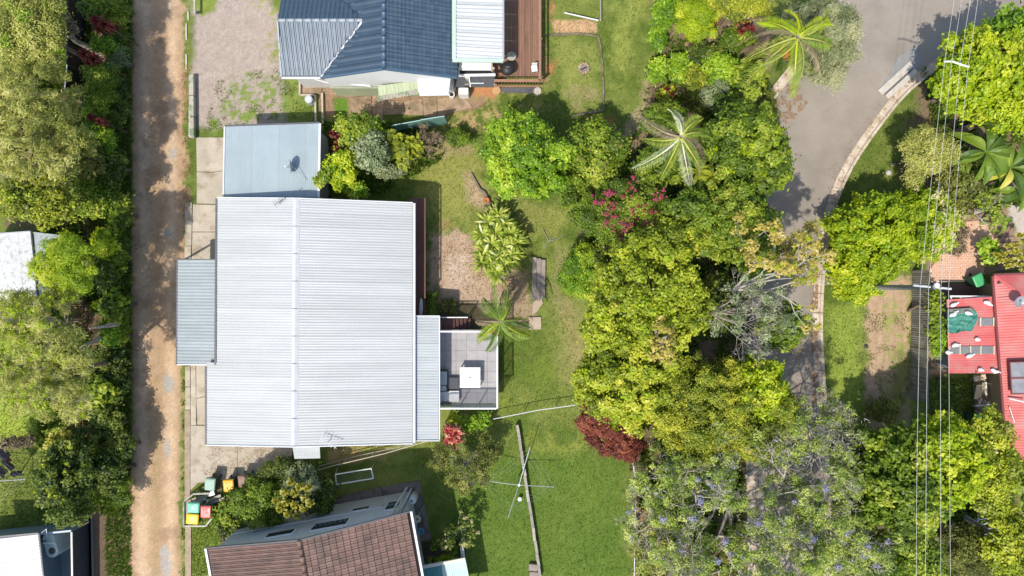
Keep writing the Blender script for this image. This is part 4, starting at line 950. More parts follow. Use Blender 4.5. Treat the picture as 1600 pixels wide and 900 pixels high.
T = thing('patio_roof', P(745, 45), 'white ribbed patio roof with mint green edge, between the navy tiles and the brown deck', 'roof')
a0, a1, b0, b1 = P(712, 92, 3.9), P(712, -60, 3.9), P(785, 97, 3.75), P(785, -60, 3.75)
sheets(T, mat('patio_white', (.50, .53, .53), (.60, .62, .62), rough=.4, scale=1, streak=(.3, 2, 1), fine=.06, rnd=.05), a0, a1, b0, b1, .76, .21, .028, 'trap', seg=4)
MB().beam(P(709.5, 93, 3.93), P(709.5, -60, 3.93), .22, .08).build('fascia', MINT, T); MB().beam(P(707, 94, 3.9), P(786, 95, 3.78), .22, .10).build('fascia', MINT, T); MB().beam(P(786.5, 96, 3.74), P(786.5, -60, 3.74), .10, .14).build('gutter', STEEL, T)
for yy_ in (93, 20, -50): MB().beam(P(783, yy_, 1.0), P(783, yy_, 3.7), .09, .09).build('post', WPAINT, T)
T = thing('lean_to', P(745, 108), 'small white flat roof with a long white gutter and dark windows, below the patio roof', 'roof')
sheets(T, WPAINT, P(717, 95, 2.75), P(768, 95, 2.75), P(717, 110, 2.7), P(768, 110, 2.7), 1.0, .2, .004)
MB().box(tuple(P(744, 115, 1.9)), (1.9, .22, .5)).build('window_band', mat('dark_window', (.03, .035, .04), rough=.15), T); MB().beam(P(717, 118, 2.3), P(774, 117, 2.3), .14, .12).build('gutter', WPAINT, T)
MB().beam(P(768.5, 97, 2.7), P(768.5, 112, 2.65), .09, .1).build('timber_end', mat('honey_timber', (.45, .30, .14), rough=.7), T)
MB().box(tuple(P(752, 128, 1.9)), (1.5, .62, .06)).build('charcoal_roof', mat('charcoal_sheet', (.075, .08, .09), (.095, .10, .11), rough=.5), T); MB().box(tuple(P(718, 128, 1.7)), (.62, .62, .05)).build('dark_roof', mat('charcoal_sheet', (.08, .08, .09)), T)
MB().beam(P(733, 119, 2.1), P(735, 136, 1.95), .05, .05).build('divider', WPAINT, T); MB().tube([P(734, 130, 2.05), P(756, 130, 2.05)], .03, 6).build('white_pipe', WPAINT, T); MB().box(tuple(P(745, 120, .85)), (2.2, .7, 1.7)).build('wall', WALLW, T)
T = thing('washing_machine', P(722, 145), 'white laundry tub on a bench by the wall below the charcoal lean-to', 'tub'); a = P(724, 142, 1.0)
MB().box((a.x, a.y, .5), (.62, .42, 1.0), 0, .04).build('cabinet', WPAINT, T); MB().lathe((a.x - .75, a.y - .12, .55), [(.16, -.5), (.18, 0), (.19, .1)], 14).build('bucket', WPAINT, T); MB().lathe((a.x - .75, a.y - .12, .60), [(.13, .06), (.10, .065)], 14).build('bucket_inside', BLACK, T)
# brown deck of the blue house
T = thing('timber_deck', P(815, 60), 'wide brown timber deck with railing beside the white patio roof, at the top', 'deck'); zb = 1.0
x0, x1 = P(770, 0, zb).x, P(846, 0, zb).x; nb = 22
me = bpy.data.meshes.new('deck_board'); w = (x1 - x0) / nb; yT, yB = 19.0, P(0, 121, zb).y; mm = MB().box((0, 0, 0), (w - .012, yT - yB, .035)); me.from_pydata(mm.v, [], mm.f); me.materials.append(TIMB)
for i in range(nb): inst(me, 'deck_board', T, (x0 + (i + .5) * w, (yT + yB) / 2, zb + .002 * (i % 3)))
RAILM = mat('rail_timber', (.30, .15, .10), (.36, .20, .13), rough=.7, fine=.1)
MB().beam(P(843.5, -30, 1.95), P(843.5, 126, 1.95), .13, .05).build('handrail', RAILM, T); MB().beam(P(772, 126, 1.95), P(844, 126, 1.95), .16, .05).build('handrail', RAILM, T); MB().beam(P(772, 134.5, .85), P(843, 135, .85), .10, .05).build('lower_rail', RAILM, T)
for i in range(15):
    x = P(774 + i * 4.9, 0, 1.9).x; MB().beam((x, P(0, 126, 1.95).y + .0, .8), (x, P(0, 126, 1.95).y, 1.9), .035, .035).build('baluster', RAILM, T)
for x, y in ((846, -10), (846, 60), (846, 124), (775, 132)): MB().beam(P(x, y, 0), P(x, y, 1.9) + Vector((.0, 0, 0)), .10, .10).build('post', TIMB, T)
MB().prism([P(770, 137), P(846, 137), P(842, 146), P(790, 145)], -.02, .03).build('footing', DGUT, T)
T = thing('patio_table', P(799, 88, zb), 'small round pale timber side table on the brown deck', 'table'); a = P(799, 88, zb + .5); MB().lathe((a.x, a.y, zb + .5), [(.28, 0), (.28, .04)], 20).build('table_top', TIMP, T); MB().lathe((a.x, a.y, zb), [(.16, .03), (.04, .06), (.04, .5)], 10).build('pedestal', BLACK, T)
T = thing('barbecue', P(793, 107, zb), 'round black kettle barbecue on the brown deck', 'barbecue'); a = P(793, 107, zb + .8)
MB().lathe((a.x, a.y, zb + .45), [(.1, 0), (.35, .15), (.42, .33), (.43, .35), (.38, .48), (.2, .58), (.04, .61)], 20).build('bowl', BLACK, T, smooth=True); MB().tube([(a.x - .1, a.y, zb + 1.08), (a.x, a.y, zb + 1.13), (a.x + .1, a.y, zb + 1.08)], .015, 5).build('lid_handle', STEEL, T)
for t in (0, 2.1, 4.2): MB().tube([(a.x + .12 * math.cos(t), a.y + .12 * math.sin(t), zb + .5), (a.x + .4 * math.cos(t), a.y + .4 * math.sin(t), zb + .02)], .018, 5).build('leg', STEEL, T)
T = thing('white_chair', P(835, 107, zb), 'small white chair at the deck corner by the railing', 'chair'); a = P(835, 107, zb + .45)
MB().box((a.x, a.y, zb + .44), (.36, .36, .04), .1, .01).build('seat', WPAINT, T); MB().box((a.x, a.y + .18, zb + .68), (.34, .04, .42), .1, .01).build('backrest', WPAINT, T)
for sx in (-1, 1):
    for sy in (-1, 1): MB().beam((a.x + sx * .15, a.y + sy * .15, zb + .02), (a.x + sx * .15, a.y + sy * .15, zb + .43), .03, .03).build('leg', WPAINT, T)
# ------------------------------------------------------------------ brown tiled house, bottom
RT = mat('brown_tile', (.135, .078, .060), (.195, .118, .092), rough=.6, scale=1.1, rnd=.20, fine=.18, spec=.45, c3=(.10, .065, .055), s3=.9, t3=(.54, .68))
RU = mat('brown_shadow', (.02, .014, .012), rough=.8)
T = thing('brown_tiled_house', P(480, 870), 'house with a weathered brown tiled gable roof and pale grey gable wall, at the bottom', 'house')
gl, gr_, gp = P(323, 857, 4.8), P(640, 800, 4.8), P(468, 850, 6.4)
ax = (gr_ - gl).normalized(); so_ = Vector((ax.y, -ax.x, 0))            # so_ points south along the ridge
gp = gl + ax * (gr_ - gl).length * .5; gp.z = 6.35
LN_ = 12.0
tile_plane(T, [gp, gr_, gr_ + so_ * LN_, gp + so_ * LN_], gp.copy(), so_, (gr_ - gp).normalized(), .295, .36 * 1.0, RT, RU, maxn=290, order=lambda q: q[0])
tile_plane(T, [gp, gl, gl + so_ * LN_, gp + so_ * LN_], gp.copy(), so_, (gl - gp).normalized(), .225, .36, RT, RU, maxn=0, amp=.045)
s_ = 0
while s_ < 8:
    MB().tube([gp + so_ * s_ + Vector((0, 0, .03)), gp + so_ * (s_ + .4) + Vector((0, 0, .04))], .14, 8).build('ridge_tile', RT, T, smooth=True); s_ += .43
for a in (gl, gr_): MB().beam(gp - so_ * .03, a - so_ * .03, .08, .16).build('barge_board', DGUT, T)
MB().beam(gr_ + ax * .08 + Vector((0, 0, -.06)), gr_ + ax * .08 + so_ * LN_ + Vector((0, 0, -.06)), .12, .12).build('gutter', GUT, T)
MB().beam(gl - ax * .08 + Vector((0, 0, -.06)), gl - ax * .08 + so_ * LN_ + Vector((0, 0, -.06)), .12, .12).build('gutter', GUT, T)
w0, w1 = gl + ax * .45 + so_ * .12, gr_ - ax * .72 + so_ * .12; wp = gp + so_ * .12
def wpt(s, z, o=0.0): p = w0 + ax * s - so_ * o; return Vector((p.x, p.y, z))
WALLB = mat('pale_grey_render', (.50, .53, .53), (.43, .46, .46), rough=.85, scale=1.2, fine=.05)
n_ = so_ * .15; WLn = (w1 - w0).length
MB().add([wpt(0, 0), wpt(WLn, 0), wpt(WLn, 4.75), Vector((wp.x, wp.y, 6.2)), wpt(0, 4.75)] + [p + n_ for p in (wpt(0, 0), wpt(WLn, 0), wpt(WLn, 4.75), Vector((wp.x, wp.y, 6.2)), wpt(0, 4.75))], [(0, 1, 2, 3, 4), (9, 8, 7, 6, 5), (1, 6, 7, 2), (0, 4, 9, 5), (0, 5, 6, 1)]).build('gable_wall', WALLB, T)
MB().beam(wpt(WLn, 2.3) + so_ * .2, wpt(WLn, 2.3) + so_ * LN_, .15, 4.6).build('wall', WALLB, T); MB().beam(wpt(0, 2.3) + so_ * .2, wpt(0, 2.3) + so_ * LN_, .15, 4.6).build('wall', WALLB, T)
WIN = mat('dark_window', (.03, .035, .04), rough=.15); TEAL = mat('teal_blind', (.06, .15, .17), (.10, .2, .22), rough=.4)
def window(s, w, z0, z1, n, frame=WPAINT, lou=True):
    f = MB().beam(wpt(s, (z0 + z1) / 2, .03), wpt(s + w, (z0 + z1) / 2, .03), .07, z1 - z0).build('window', frame, T); WL[f.name] = wl(T)
    for i in range(n):
        a, b_ = s + .05 + (w - .1) * i / n, s + .05 + (w - .1) * (i + .93) / n
        MB().beam(wpt(a, (z0 + z1) / 2, .075), wpt(b_, (z0 + z1) / 2, .075), .02, z1 - z0 - .12).build('pane', WIN, f)
        if lou: MB().beam(wpt(a + .03, z0 + (z1 - z0) * .40, .095), wpt(b_ - .06, z0 + (z1 - z0) * .40, .095), .03, .12).build('louvre', TEAL, f)
window(5.3, 2.1, 3.7, 4.75, 7); window(2.7, 1.6, 3.9, 4.6, 5, lou=False); window(7.1, 1.1, 2.0, 2.45, 3, lou=False); window(9.25, .85, 2.0, 3.4, 1)
MB().beam(wpt(9.3, 2.75, .10), wpt(10.05, 2.75, .10), .02, .14).build('window_bar', TEAL, T)
MB().beam(wpt(8.0, 2.3, .02), wpt(9.0, 2.3, .02), .10, .5).build('meter_box', WALLB, T)
MB().beam(wpt(0, 2.55, .01), wpt(WLn, 2.55, .01), .07, .05).build('wall_band', GUT, T)
p = wpt(WLn - .25, 4.5, .1); MB().tube([wpt(WLn - .35, 4.55, .10), wpt(WLn - .25, 3.0, .25), wpt(WLn - .15, .05, .25)], .055, 6).build('downpipe', GUT, T, smooth=True)
MB().tube([wpt(WLn - .1, 4.55, .05), wpt(WLn + .1, 2.2, .1), wpt(WLn + .1, .05, .1)], .05, 6).build('downpipe', GUT, T, smooth=True)
T = thing('water_heater', wpt(WLn + .3, 0, -.2), 'pale rounded water cylinder standing at the corner of the brown tiled house', 'water heater'); p = wpt(WLn + .28, 0, -.25)
MB().lathe((p.x, p.y, 0), [(.24, 0), (.25, 1.3), (.18, 1.42), (.05, 1.46)], 16).build('cylinder', GUT, T, smooth=True); MB().lathe((p.x, p.y, 1.46), [(.06, 0), (.05, .06)], 10).build('cap', BLACK, T)
p = P(652, 811, 1.5); T = thing('hose_reel', (p.x, p.y, 0), 'cream round hose reel on a post by the east wall of the brown tiled house', 'hose reel')
M_ = MB(); ring = []
for i in range(17): t = 6.283 * i / 16; ring.append((p.x + .16 * math.cos(t), p.y + .16 * math.sin(t), 1.5))
M_.tube(ring, .07, 6, cap=False).build('hose', mat('cream_hose', (.55, .50, .38)), T, smooth=True); MB().lathe((p.x, p.y, 1.40), [(.12, 0), (.12, .05), (.05, .09)], 10).build('hub', TIMG, T); MB().tube([(p.x, p.y, 0), (p.x, p.y, 1.42)], .035, 6).build('post', STEEL, T)
p = P(657, 832, .6); T = thing('bucket', (p.x, p.y, .06), 'light blue bucket on the dark concrete path beside the brown roof', 'bucket')
MB().lathe((p.x, p.y, .06), [(.14, 0), (.20, .36), (.17, .36), (.12, .05)], 16).build('pail', mat('light_blue', (.16, .38, .52), rough=.4), T, smooth=True); MB().tube([(p.x - .18, p.y, .40), (p.x, p.y + .12, .46), (p.x + .18, p.y, .40)], .012, 4).build('handle', STEEL, T)
# dark concrete paths around it
DCON = mat('dark_concrete', (.17, .15, .125), (.23, .20, .17), rough=.9, scale=1.2, fine=.16, bump=.2, rnd=.08, c3=(.12, .10, .085), s3=1.2)
path = bpy.data.objects.new('path', None); COL.objects.link(path); path['kind'] = 'structure'; WL[path.name] = Vector((0, 0, 0))
for poly in ([(525, 778), (560, 768), (578, 810), (545, 828), (525, 830)], [(561, 767.5), (596, 761), (606, 800), (579, 810)], [(597, 760.5), (655, 751), (662, 785), (650, 800), (607, 800)], [(651, 800), (663, 786), (671, 828), (674, 842), (655, 846)], [(350, 836), (372, 815), (390, 838), (372, 858), (352, 852)], [(430, 820), (524, 790), (524, 831), (430, 845)]):
    MB().prism([P(*q) for q in poly], -.05, .055).build('path_slab', DCON, path)
T = thing('sloping_lid', P(358, 840), 'wedge of pale brown concrete at the foot of the grey gable wall beside the lawn', 'slab')
MB().slab([P(349, 828, .25), P(366, 829, .25), P(370, 845, .3), P(354, 854, .3)], .2).build('slab_top', CPAVE, T); MB().beam(P(347, 826, .25), P(352, 855, .3), .05, .3).build('edge', TIMD, T)
# aqua roof and planter, bottom
AQ = mat('aqua_sheet', (.36, .53, .52), (.45, .60, .58), rough=.4, scale=3, streak=(4, .4, 1), fine=.05)
T = thing('aqua_roof', P(700, 890), 'aqua translucent sheet roof with a cream front beam at the bottom edge', 'roof')
sheets(T, mat('aqua_dark', (.04, .20, .21), (.06, .24, .25), rough=.25), P(662, 887, 2.5), P(690, 881, 2.5), P(666, 960, 2.3), P(698, 955, 2.3), .9, .12, .008)
sheets(T, AQ, P(690, 881, 2.52), P(727, 875, 2.52), P(698, 955, 2.32), P(742, 950, 2.32), .8, .12, .010)
MB().beam(P(660, 886, 2.55), P(727, 873, 2.55), .17, .14).build('front_beam', mat('cream_paint', (.62, .60, .50), rough=.6), T)
for x, y in ((662, 884), (725, 872), (735, 930)): MB().beam(P(x, y, 0), P(x, y, 2.45), .09, .09).build('post', WPAINT, T)
T = thing('side_screen', P(725, 862), 'slim pale blue-white screen beside the aqua roof', 'screen'); MB().beam(P(722, 848, 1.8), P(726, 873, 2.2), .07, .12).build('rail', GUT, T); MB().beam(P(721, 848, .9), P(724, 872, .9), .05, 1.6).build('panel', GUT, T)
MB().prism([P(673, 848), P(730, 845), P(726, 885), P(664, 885), P(661, 848)], -.02, .04).build('planting_bed', mat('dark_soil', (.05, .035, .025), (.08, .055, .04), rough=1, fine=.2), None, kind='structure')

# ------------------------------------------------------------------ concrete slabs along the lane
dw = bpy.data.objects.new('driveway', None); COL.objects.link(dw); dw['kind'] = 'structure'; WL[dw.name] = Vector((0, 0, 0))
i = 0
for poly in ([(307, 215), (351, 215), (351, 266), (330, 269), (308, 268)], [(308, 269), (330, 270), (351, 267), (351, 319), (308, 318)], [(302, 319.5), (351, 320.5), (351, 362), (301, 362)], [(301, 363), (351, 363), (351, 410), (300, 410)],
             [(290, 316), (300.5, 316), (299.5, 384), (290, 384)], [(289, 384.8), (299, 384.8), (299, 404), (289, 404)], [(307, 565), (324, 565), (324, 618), (307, 622)], [(307, 623), (324, 619), (324, 664), (309, 663)], [(298.5, 566), (306, 566), (307, 664), (298.5, 664)],
             [(298, 664.7), (324, 665), (324, 694), (371, 694), (371, 744), (340, 752), (310, 754), (298, 766)], [(371.7, 694), (460, 694), (452, 730), (420, 745), (371.7, 743.5)], [(290, 572), (297.5, 572), (297.5, 604), (290, 604)], [(290, 605), (297.5, 605), (297.5, 640), (290, 640)], [(290, 780), (299, 780), (299, 900), (297, 1400), (289, 1400)], [(289, 641), (297.5, 641), (297.5, 775), (289, 790)]):
    mm_ = CPAVE if i not in (13, 14) else mat('worn_kerb_stone', (.42, .33, .24), (.30, .23, .16), rough=.9, fine=.15, bump=.2)
    MB().prism([P(*q) for q in poly], -.06, .04 + .006 * (i % 3)).build('slab', mm_, dw); i += 1
# pale timber sleeper wall and white edging by the gravel yard
T = thing('sleeper_wall', P(301, 165), 'low pale lichen-green timber sleeper wall between the lane and the gravel yard', 'wall')
for i in range(3): a, b_ = P(300 + i * .3, 118 + i * 33, .28), P(300.3 + i * .3, 149.5 + i * 33, .28); MB().beam(a, b_, .28, .3).build('sleeper', TIMP, T)
for i in range(2): a, b_ = P(297 + i * .0, 167 + i * 25, .2), P(297.3, 190 + i * 25, .2); MB().beam(a, b_, .08, .2).build('edging_board', WPAINT, T)
T = thing('edging_strip', P(291, 75), 'thin broken white concrete edging along the lane beside the gravel yard', 'edging')
for y0, y1 in ((18, 31), (37, 62), (85, 108)): MB().beam(P(291 + (0 if y0 > 30 else 3), y0, .02), P(291.5 + (0 if y0 > 30 else 3), y1, .02), .09, .08).build('edging_piece', CONC, T)
T = thing('timber_post_rail', P(304, 8), 'short grey timber rail at the top edge beside the gravel yard', 'rail'); MB().beam(P(304, -40, .5), P(304.5, 22, .5), .12, .12).build('rail', TIMG, T); MB().beam(P(304, 20, 0), P(304, 20, .5), .12, .12).build('post', TIMG, T)
# low garden kerbs round the blue house yard
CREAM = mat('cream_edging', (.56, .50, .40), (.44, .38, .30), rough=.9, fine=.1)
T = thing('garden_edging', P(480, 150), 'cream concrete edging stepping round the bed at the corner of the blue house', 'edging')
for a, b_ in (((469, 122), (469, 149)), ((469, 149), (492, 149)), ((493, 149), (494, 190)), ((504, 146), (505, 194))): MB().beam(P(*a, .12), P(*b_, .12), .10, .26).build('edging_piece', CREAM, T)
for i, poly in enumerate([[(470, 123), (500, 123), (503, 130), (503, 147), (471, 147)], [(504, 131), (585, 133), (584, 149), (548, 152), (504, 146)], [(549, 152.5), (580, 150), (582, 190), (556, 196), (549, 180)], [(582, 134), (600, 150), (598, 192), (583, 190)], [(599, 157), (630, 158), (632, 178), (600, 180)], [(631, 158), (660, 154), (661, 180), (633, 180)], [(661, 153), (682, 152), (683, 182), (662, 183)], [(684, 155), (725, 148), (738, 168), (684, 182)]]):
    MB().prism([P(*q) for q in poly], -.05, .03 + .005 * (i % 3)).build('path_slab', mat('earthy_concrete', (.40, .29, .20), (.30, .21, .14), rough=.95, fine=.16, bump=.25, c3=(.22, .17, .11), s3=1.1, rnd=.1), path)
p = P(484, 157, .5); T = thing('water_drum', (p.x, p.y, 0), 'round pale blue-grey drum beside the cream garden edging', 'drum')
MB().lathe((p.x, p.y, 0), [(.22, 0), (.24, .25), (.23, .5), (.24, .74), (.24, .78), (.20, .78), (.19, .75)], 20).build('drum_body', mat('pale_plastic', (.48, .54, .58), rough=.5), T, smooth=True); MB().lathe((p.x, p.y, .775), [(.19, 0), (.17, .02)], 20).build('lid', mat('pale_plastic_lid', (.58, .63, .66), rough=.5), T)
T = thing('teal_fence', P(655, 200), 'teal metal fence in two panels leaning below the blue house garden', 'fence'); TEALF = mat('teal_steel', (.14, .30, .27), (.18, .35, .31), rough=.5, scale=2, fine=.1)
for a, b_, h_ in (((619, 205), (664, 197), 1.5), ((664, 199), (699, 193.5), 1.9)):
    p, q = P(*a, 0), P(*b_, 0); MB().beam(p + Vector((0, 0, h_ / 2)), q + Vector((0, 0, h_ / 2)), .03, h_).build('fence_panel', TEALF, T); MB().beam(p + Vector((0, 0, h_)), q + Vector((0, 0, h_)), .06, .05).build('top_rail', mat('teal_light', (.3, .46, .45), rough=.4), T)
    MB().beam(p, p + Vector((0, 0, h_)), .06, .06).build('post', TEALF, T)
# back garden borders, fire pit, logs
LOG = mat('old_log', (.16, .12, .085), (.26, .21, .16), rough=.95, fine=.2)
T = thing('garden_border', P(942, 110), 'thin log border bounding the small top lawn with the fire pit', 'border')
pts = [(855, 55), (905, 52), (935, 57), (940, 90), (942, 120), (943, 173), (915, 177), (893, 181)]
for a, b_ in zip(pts[:-1], pts[1:]): MB().tube([P(*a, .08), P((a[0] + b_[0]) / 2 + 1, (a[1] + b_[1]) / 2, .10), P(*b_, .08)], [.06, .07, .055], 6).build('log', LOG, T, smooth=True)
T = thing('garden_rail', P(915, 28), 'bent white and grey rail around the garden bed at the top', 'rail'); MB().beam(P(882, 20, .5), P(935, 32, .5), .06, .08).build('rail', WPAINT, T); MB().beam(P(938, -20, .4), P(938.5, 33, .4), .08, .1).build('rail', TIMG, T); MB().beam(P(938, 31, 0), P(938, 31, .5), .09, .09).build('post', TIMG, T); MB().beam(P(883, 20, 0), P(883, 20, .5), .06, .06).build('post', WPAINT, T)
c = P(912, 107); T = thing('fire_pit', c, 'round stone fire pit with ash in the middle of the small top lawn', 'fire pit')
STONE = mat('pit_stone', (.48, .36, .25), (.30, .22, .16), rough=.95, fine=.15, rnd=.2); rg = random.Random(3)
for i in range(11): t = 6.283 * i / 11; MB().box((c.x + .29 * math.cos(t), c.y + .29 * math.sin(t), .06), (.13 + rg.random() * .05, .15, .16), t + rg.uniform(-.3, .3), .03).build('stone', STONE, T)
MB().lathe((c.x, c.y, 0), [(.24, 0), (.22, .05), (.05, .06)], 12).build('ash', mat('ash', (.16, .15, .14), (.30, .28, .26), rough=1, scale=12), T)
MB().tube([(c.x - .15, c.y - .1, .1), (c.x + .16, c.y + .05, .12)], .04, 6).build('burnt_log', BLACK, T)
for i, (x, y, rr, lab, m_) in enumerate(((776, 142, .26, 'flat orange-brown tree stump below the corner of the brown deck', mat('stump_cut', (.55, .36, .18), (.45, .28, .14), rough=.9, scale=9)), (840, 143, .24, 'flat pale grey stump beside the south-east corner post of the brown deck', mat('stump_grey', (.56, .50, .42), (.44, .38, .3), rough=.9, scale=9)))):
    p = P(x, y); T = thing('tree_stump', p, lab, 'stump'); MB().lathe((p.x, p.y, -.05), [(rr * 1.15, 0), (rr, .15), (rr * .97, .2), (rr * .3, .205)], 11).build('stump_body', m_, T)
p = P(760, 312, .5); p0 = P(760, 312); T = thing('terracotta_pot', (p.x, p.y, 0), 'round rusty terracotta pot on the bare earth beside the bright green tree', 'pot'); MB().lathe((p.x, p.y, 0), [(.12, 0), (.19, .12), (.20, .3), (.17, .36), (.10, .36), (.08, .28)], 16).build('pot_body', mat('terracotta', (.38, .12, .04), (.45, .17, .07), rough=.7), T, smooth=True)
T = thing('log_edge', P(752, 305), 'dark sinuous log edging running from the terracotta pot down to the striped clump', 'border'); MB().tube([P(736, 270, .08), P(750, 296, .12), P(757, 300, .14), P(768, 322, .12), P(778, 340, .10)], [.06, .09, .08, .10, .07], 7).build('log', LOG, T, smooth=True)
T = thing('sleeper_bench', P(841, 440), 'long flat grey-brown sleeper slab lying in the lawn east of the palm', 'slab')
SL = mat('lichen_stone', (.24, .20, .17), (.34, .29, .25), rough=.95, scale=3, fine=.2, bump=.3)
for i in range(3): x = 834 + i * 7; MB().beam(P(x + 1, 402 + i * 2, .12), P(x, 468 - i, .12), .26, .24).build('sleeper', SL, T)
MB().prism([P(833, 472), P(846, 462), P(848, 474), P(838, 488), P(831, 492)], -.03, .08).build('flagstone', mat('flag', (.42, .33, .25), rough=.9, fine=.1), path)
p = P(836, 505); T = thing('paving_square', p, 'single square buff paving slab in the grass near the palm fronds', 'slab'); MB().box((p.x, p.y, .03), (.78, .78, .14), .03, .02).build('paver', mat('buff_paver', (.46, .38, .29), (.38, .31, .23), rough=.9, fine=.1), T)
p = P(830, 499); T = thing('rock', p, 'small pale rock touching the square buff slab', 'rock'); MB().lathe((p.x, p.y, -.03), [(.14, 0), (.15, .1), (.08, .19)], 7).build('rock_body', STONE, T)
# retaining sleeper line across the south lawn
T = thing('retaining_wall', P(825, 780), 'long thin grey timber retaining wall crossing the south lawn beside the rotary clothesline', 'wall')
a, b_ = P(808, 664, .45), P(845, 905, .45); n = 12
for i in range(n):
    p, q = a.lerp(b_, (i + .01) / n), a.lerp(b_, (i + .99) / n); MB().beam(p + Vector((.02 * math.sin(i), 0, -.2)), q + Vector((.02 * math.cos(i * 2), 0, -.2)), .17, .46).build('sleeper', TIMG, T)
T = thing('garden_steps', P(834, 890), 'small stone step block against the foot of the timber retaining wall', 'steps')
for i in range(2): MB().box(tuple(P(833 + i, 886 + i * 12, .12 + .0)), (.55, .42, .24), -.1, .02).build('step', SL, T)
# fences of thin wire
T = thing('wire_fence', P(840, 645), 'low wire fence line with a white top rail between the two back lawns', 'fence')
MB().tube([P(770, 655, .9), P(840, 641, .9), P(902, 632.5, .9), P(936, 628, .9)], .028, 5).build('top_rail', GUT, T)
for x, y in ((771, 655), (820, 645.5), (870, 637.5), (930, 629)): MB().tube([P(x, y, .9), Vector((P(x, y, .9).x, P(x, y, .9).y, 0))], .025, 5).build('post', STEEL, T)
T = thing('wire_fence', P(580, 715), 'long thin rail fence running from the verandah corner to the dark shrubs', 'fence')
MB().tube([P(489, 737, 1.0), P(520, 728, 1.0), P(600, 709, 1.0), P(667, 689.5, 1.0)], .030, 5).build('top_rail', mat('old_cream', (.50, .48, .36), rough=.7), T)
for x, y in ((492, 736), (536, 724), (580, 714), (624, 702), (664, 690)): MB().tube([P(x, y, 1.0), Vector((P(x, y, 1.0).x, P(x, y, 1.0).y, 0))], .026, 5).build('post', STEEL, T)
MB().tube([P(500, 728, .25), P(560, 712, .3), P(650, 693, .3)], .03, 5).build('lower_rail', TIMG, T)
# folding clothesline
T = thing('folding_clothesline', P(554, 745), 'white rectangular folding clothesline frame over the shaded lawn north of the brown tiled house', 'clothesline')
q = [P(524, 741.5, 1.6), P(580, 732, 1.6), P(583.5, 747.5, 1.6), P(525.5, 757, 1.6)]
for i in range(4): MB().tube([q[i], q[(i + 1) % 4]], .036, 6).build('frame_bar', WPAINT, T)
for i in range(4): t = (i + 1) / 5; MB().tube([q[0].lerp(q[3], t), q[1].lerp(q[2], t)], .006, 3).build('line', STEEL, T)
for k_, base in ((1, P(586, 722)), (0, P(528, 730))): MB().tube([q[k_], (base.x, base.y, 0)], .03, 6).build('post', STEEL, T)
# rotary clothesline
def rotary(px, py, z, arms, lab, r=.022, hang=None, rings=3):
    c = P(px, py, z); T = thing('rotary_clothesline', (c.x, c.y, 0), lab, 'clothesline')
    MB().tube([(c.x, c.y, 0), (c.x, c.y, z + .05)], .04, 8).build('mast', STEEL, T); MB().lathe((c.x, c.y, z - .1), [(.08, 0), (.08, .12)], 8).build('hub', STEEL, T)
    tips = [P(x, y, z + .12) for x, y in arms]
    for p in tips: MB().tube([(c.x, c.y, z), p], r, 5).build('arm', STEEL, T)
    m = MB()
    for k in range(rings):
        f = .55 + .45 * (k + 1) / rings
        for i in range(4): m.tube([c.lerp(tips[i], f), c.lerp(tips[(i + 1) % 4], f)], .0035, 3)
    m.build('line', STEEL, T, kind='stuff'); return T
rotary(811, 758, 2.0, [(828, 699), (866, 761), (793.5, 809), (757, 751)], 'grey rotary clothesline with long arms over the south lawn and the retaining wall')
for x, y, lab in ((758, 755, 'small white stool on the lawn beneath the west arm of the rotary clothesline'), (812, 780, 'small white bucket on the lawn just south of the rotary clothesline')):
    p = P(x, y, .3); T = thing('plastic_stool' if x < 800 else 'bucket', (p.x, p.y, 0), lab, 'stool' if x < 800 else 'bucket')
    MB().lathe((p.x, p.y, 0), [(.10, 0), (.13, .3), (.135, .32), (.05, .325)], 14 if x < 800 else 6).build('body', WPAINT, T); MB().tube([(p.x - .12, p.y, .3), (p.x, p.y + .05, .36), (p.x + .12, p.y, .3)], .01, 4).build('handle', STEEL, T)
T = rotary(-8, 752, 2.2, [(-20, 700), (40, 749), (-10, 800), (-60, 752)], 'clothesline with black washing at the left edge above the green lawn', .03)
CLO = mat('black_cloth', (.012, .012, .018), (.02, .02, .03), rough=.9); rg = random.Random(8)
for i, (x, y, w, l, rz) in enumerate(((2, 712, .75, .55, -.7), (10, 728, .8, .35, -.75), (24, 741, .7, .30, .1), (-2, 738, .7, .5, -.6), (6, 697, .3, .2, .2), (9, 718, .5, .16, -.75))):
    p = P(x, y, 2.05 - .05 * (i % 2)); T = thing('hanging_garment', p, ['black square cloth hanging topmost at the left edge', 'long black garment slanting below the black square cloth', 'lowest black garment with a pointed tip, over the white line', 'black cloth at the frame edge behind the slanting garment', 'tiny black sock at the top of the black washing', 'thin rust-brown garment among the black washing'][i], 'clothing')
    g_ = MB(); c_, s_ = math.cos(rz), math.sin(rz); vs_ = []
    for a in range(6):
        for b_ in range(5):
            u, v = (a / 5 - .5) * w, (b_ / 4 - .5) * l; vs_.append((p.x + u * c_ - v * s_, p.y + u * s_ + v * c_, p.z - .35 * abs(v) / l + .03 * math.sin(a * 2 + b_)))
    fs = [(a * 5 + b_, (a + 1) * 5 + b_, (a + 1) * 5 + b_ + 1, a * 5 + b_ + 1) for a in range(5) for b_ in range(4)]
    g_.add(vs_, fs); vs2 = [(x_, y_, z_ - .03) for x_, y_, z_ in vs_]; g_.add(vs2, [f[::-1] for f in fs]); g_.build('cloth', CLO if i != 5 else mat('rust_cloth', (.25, .09, .05)), T)
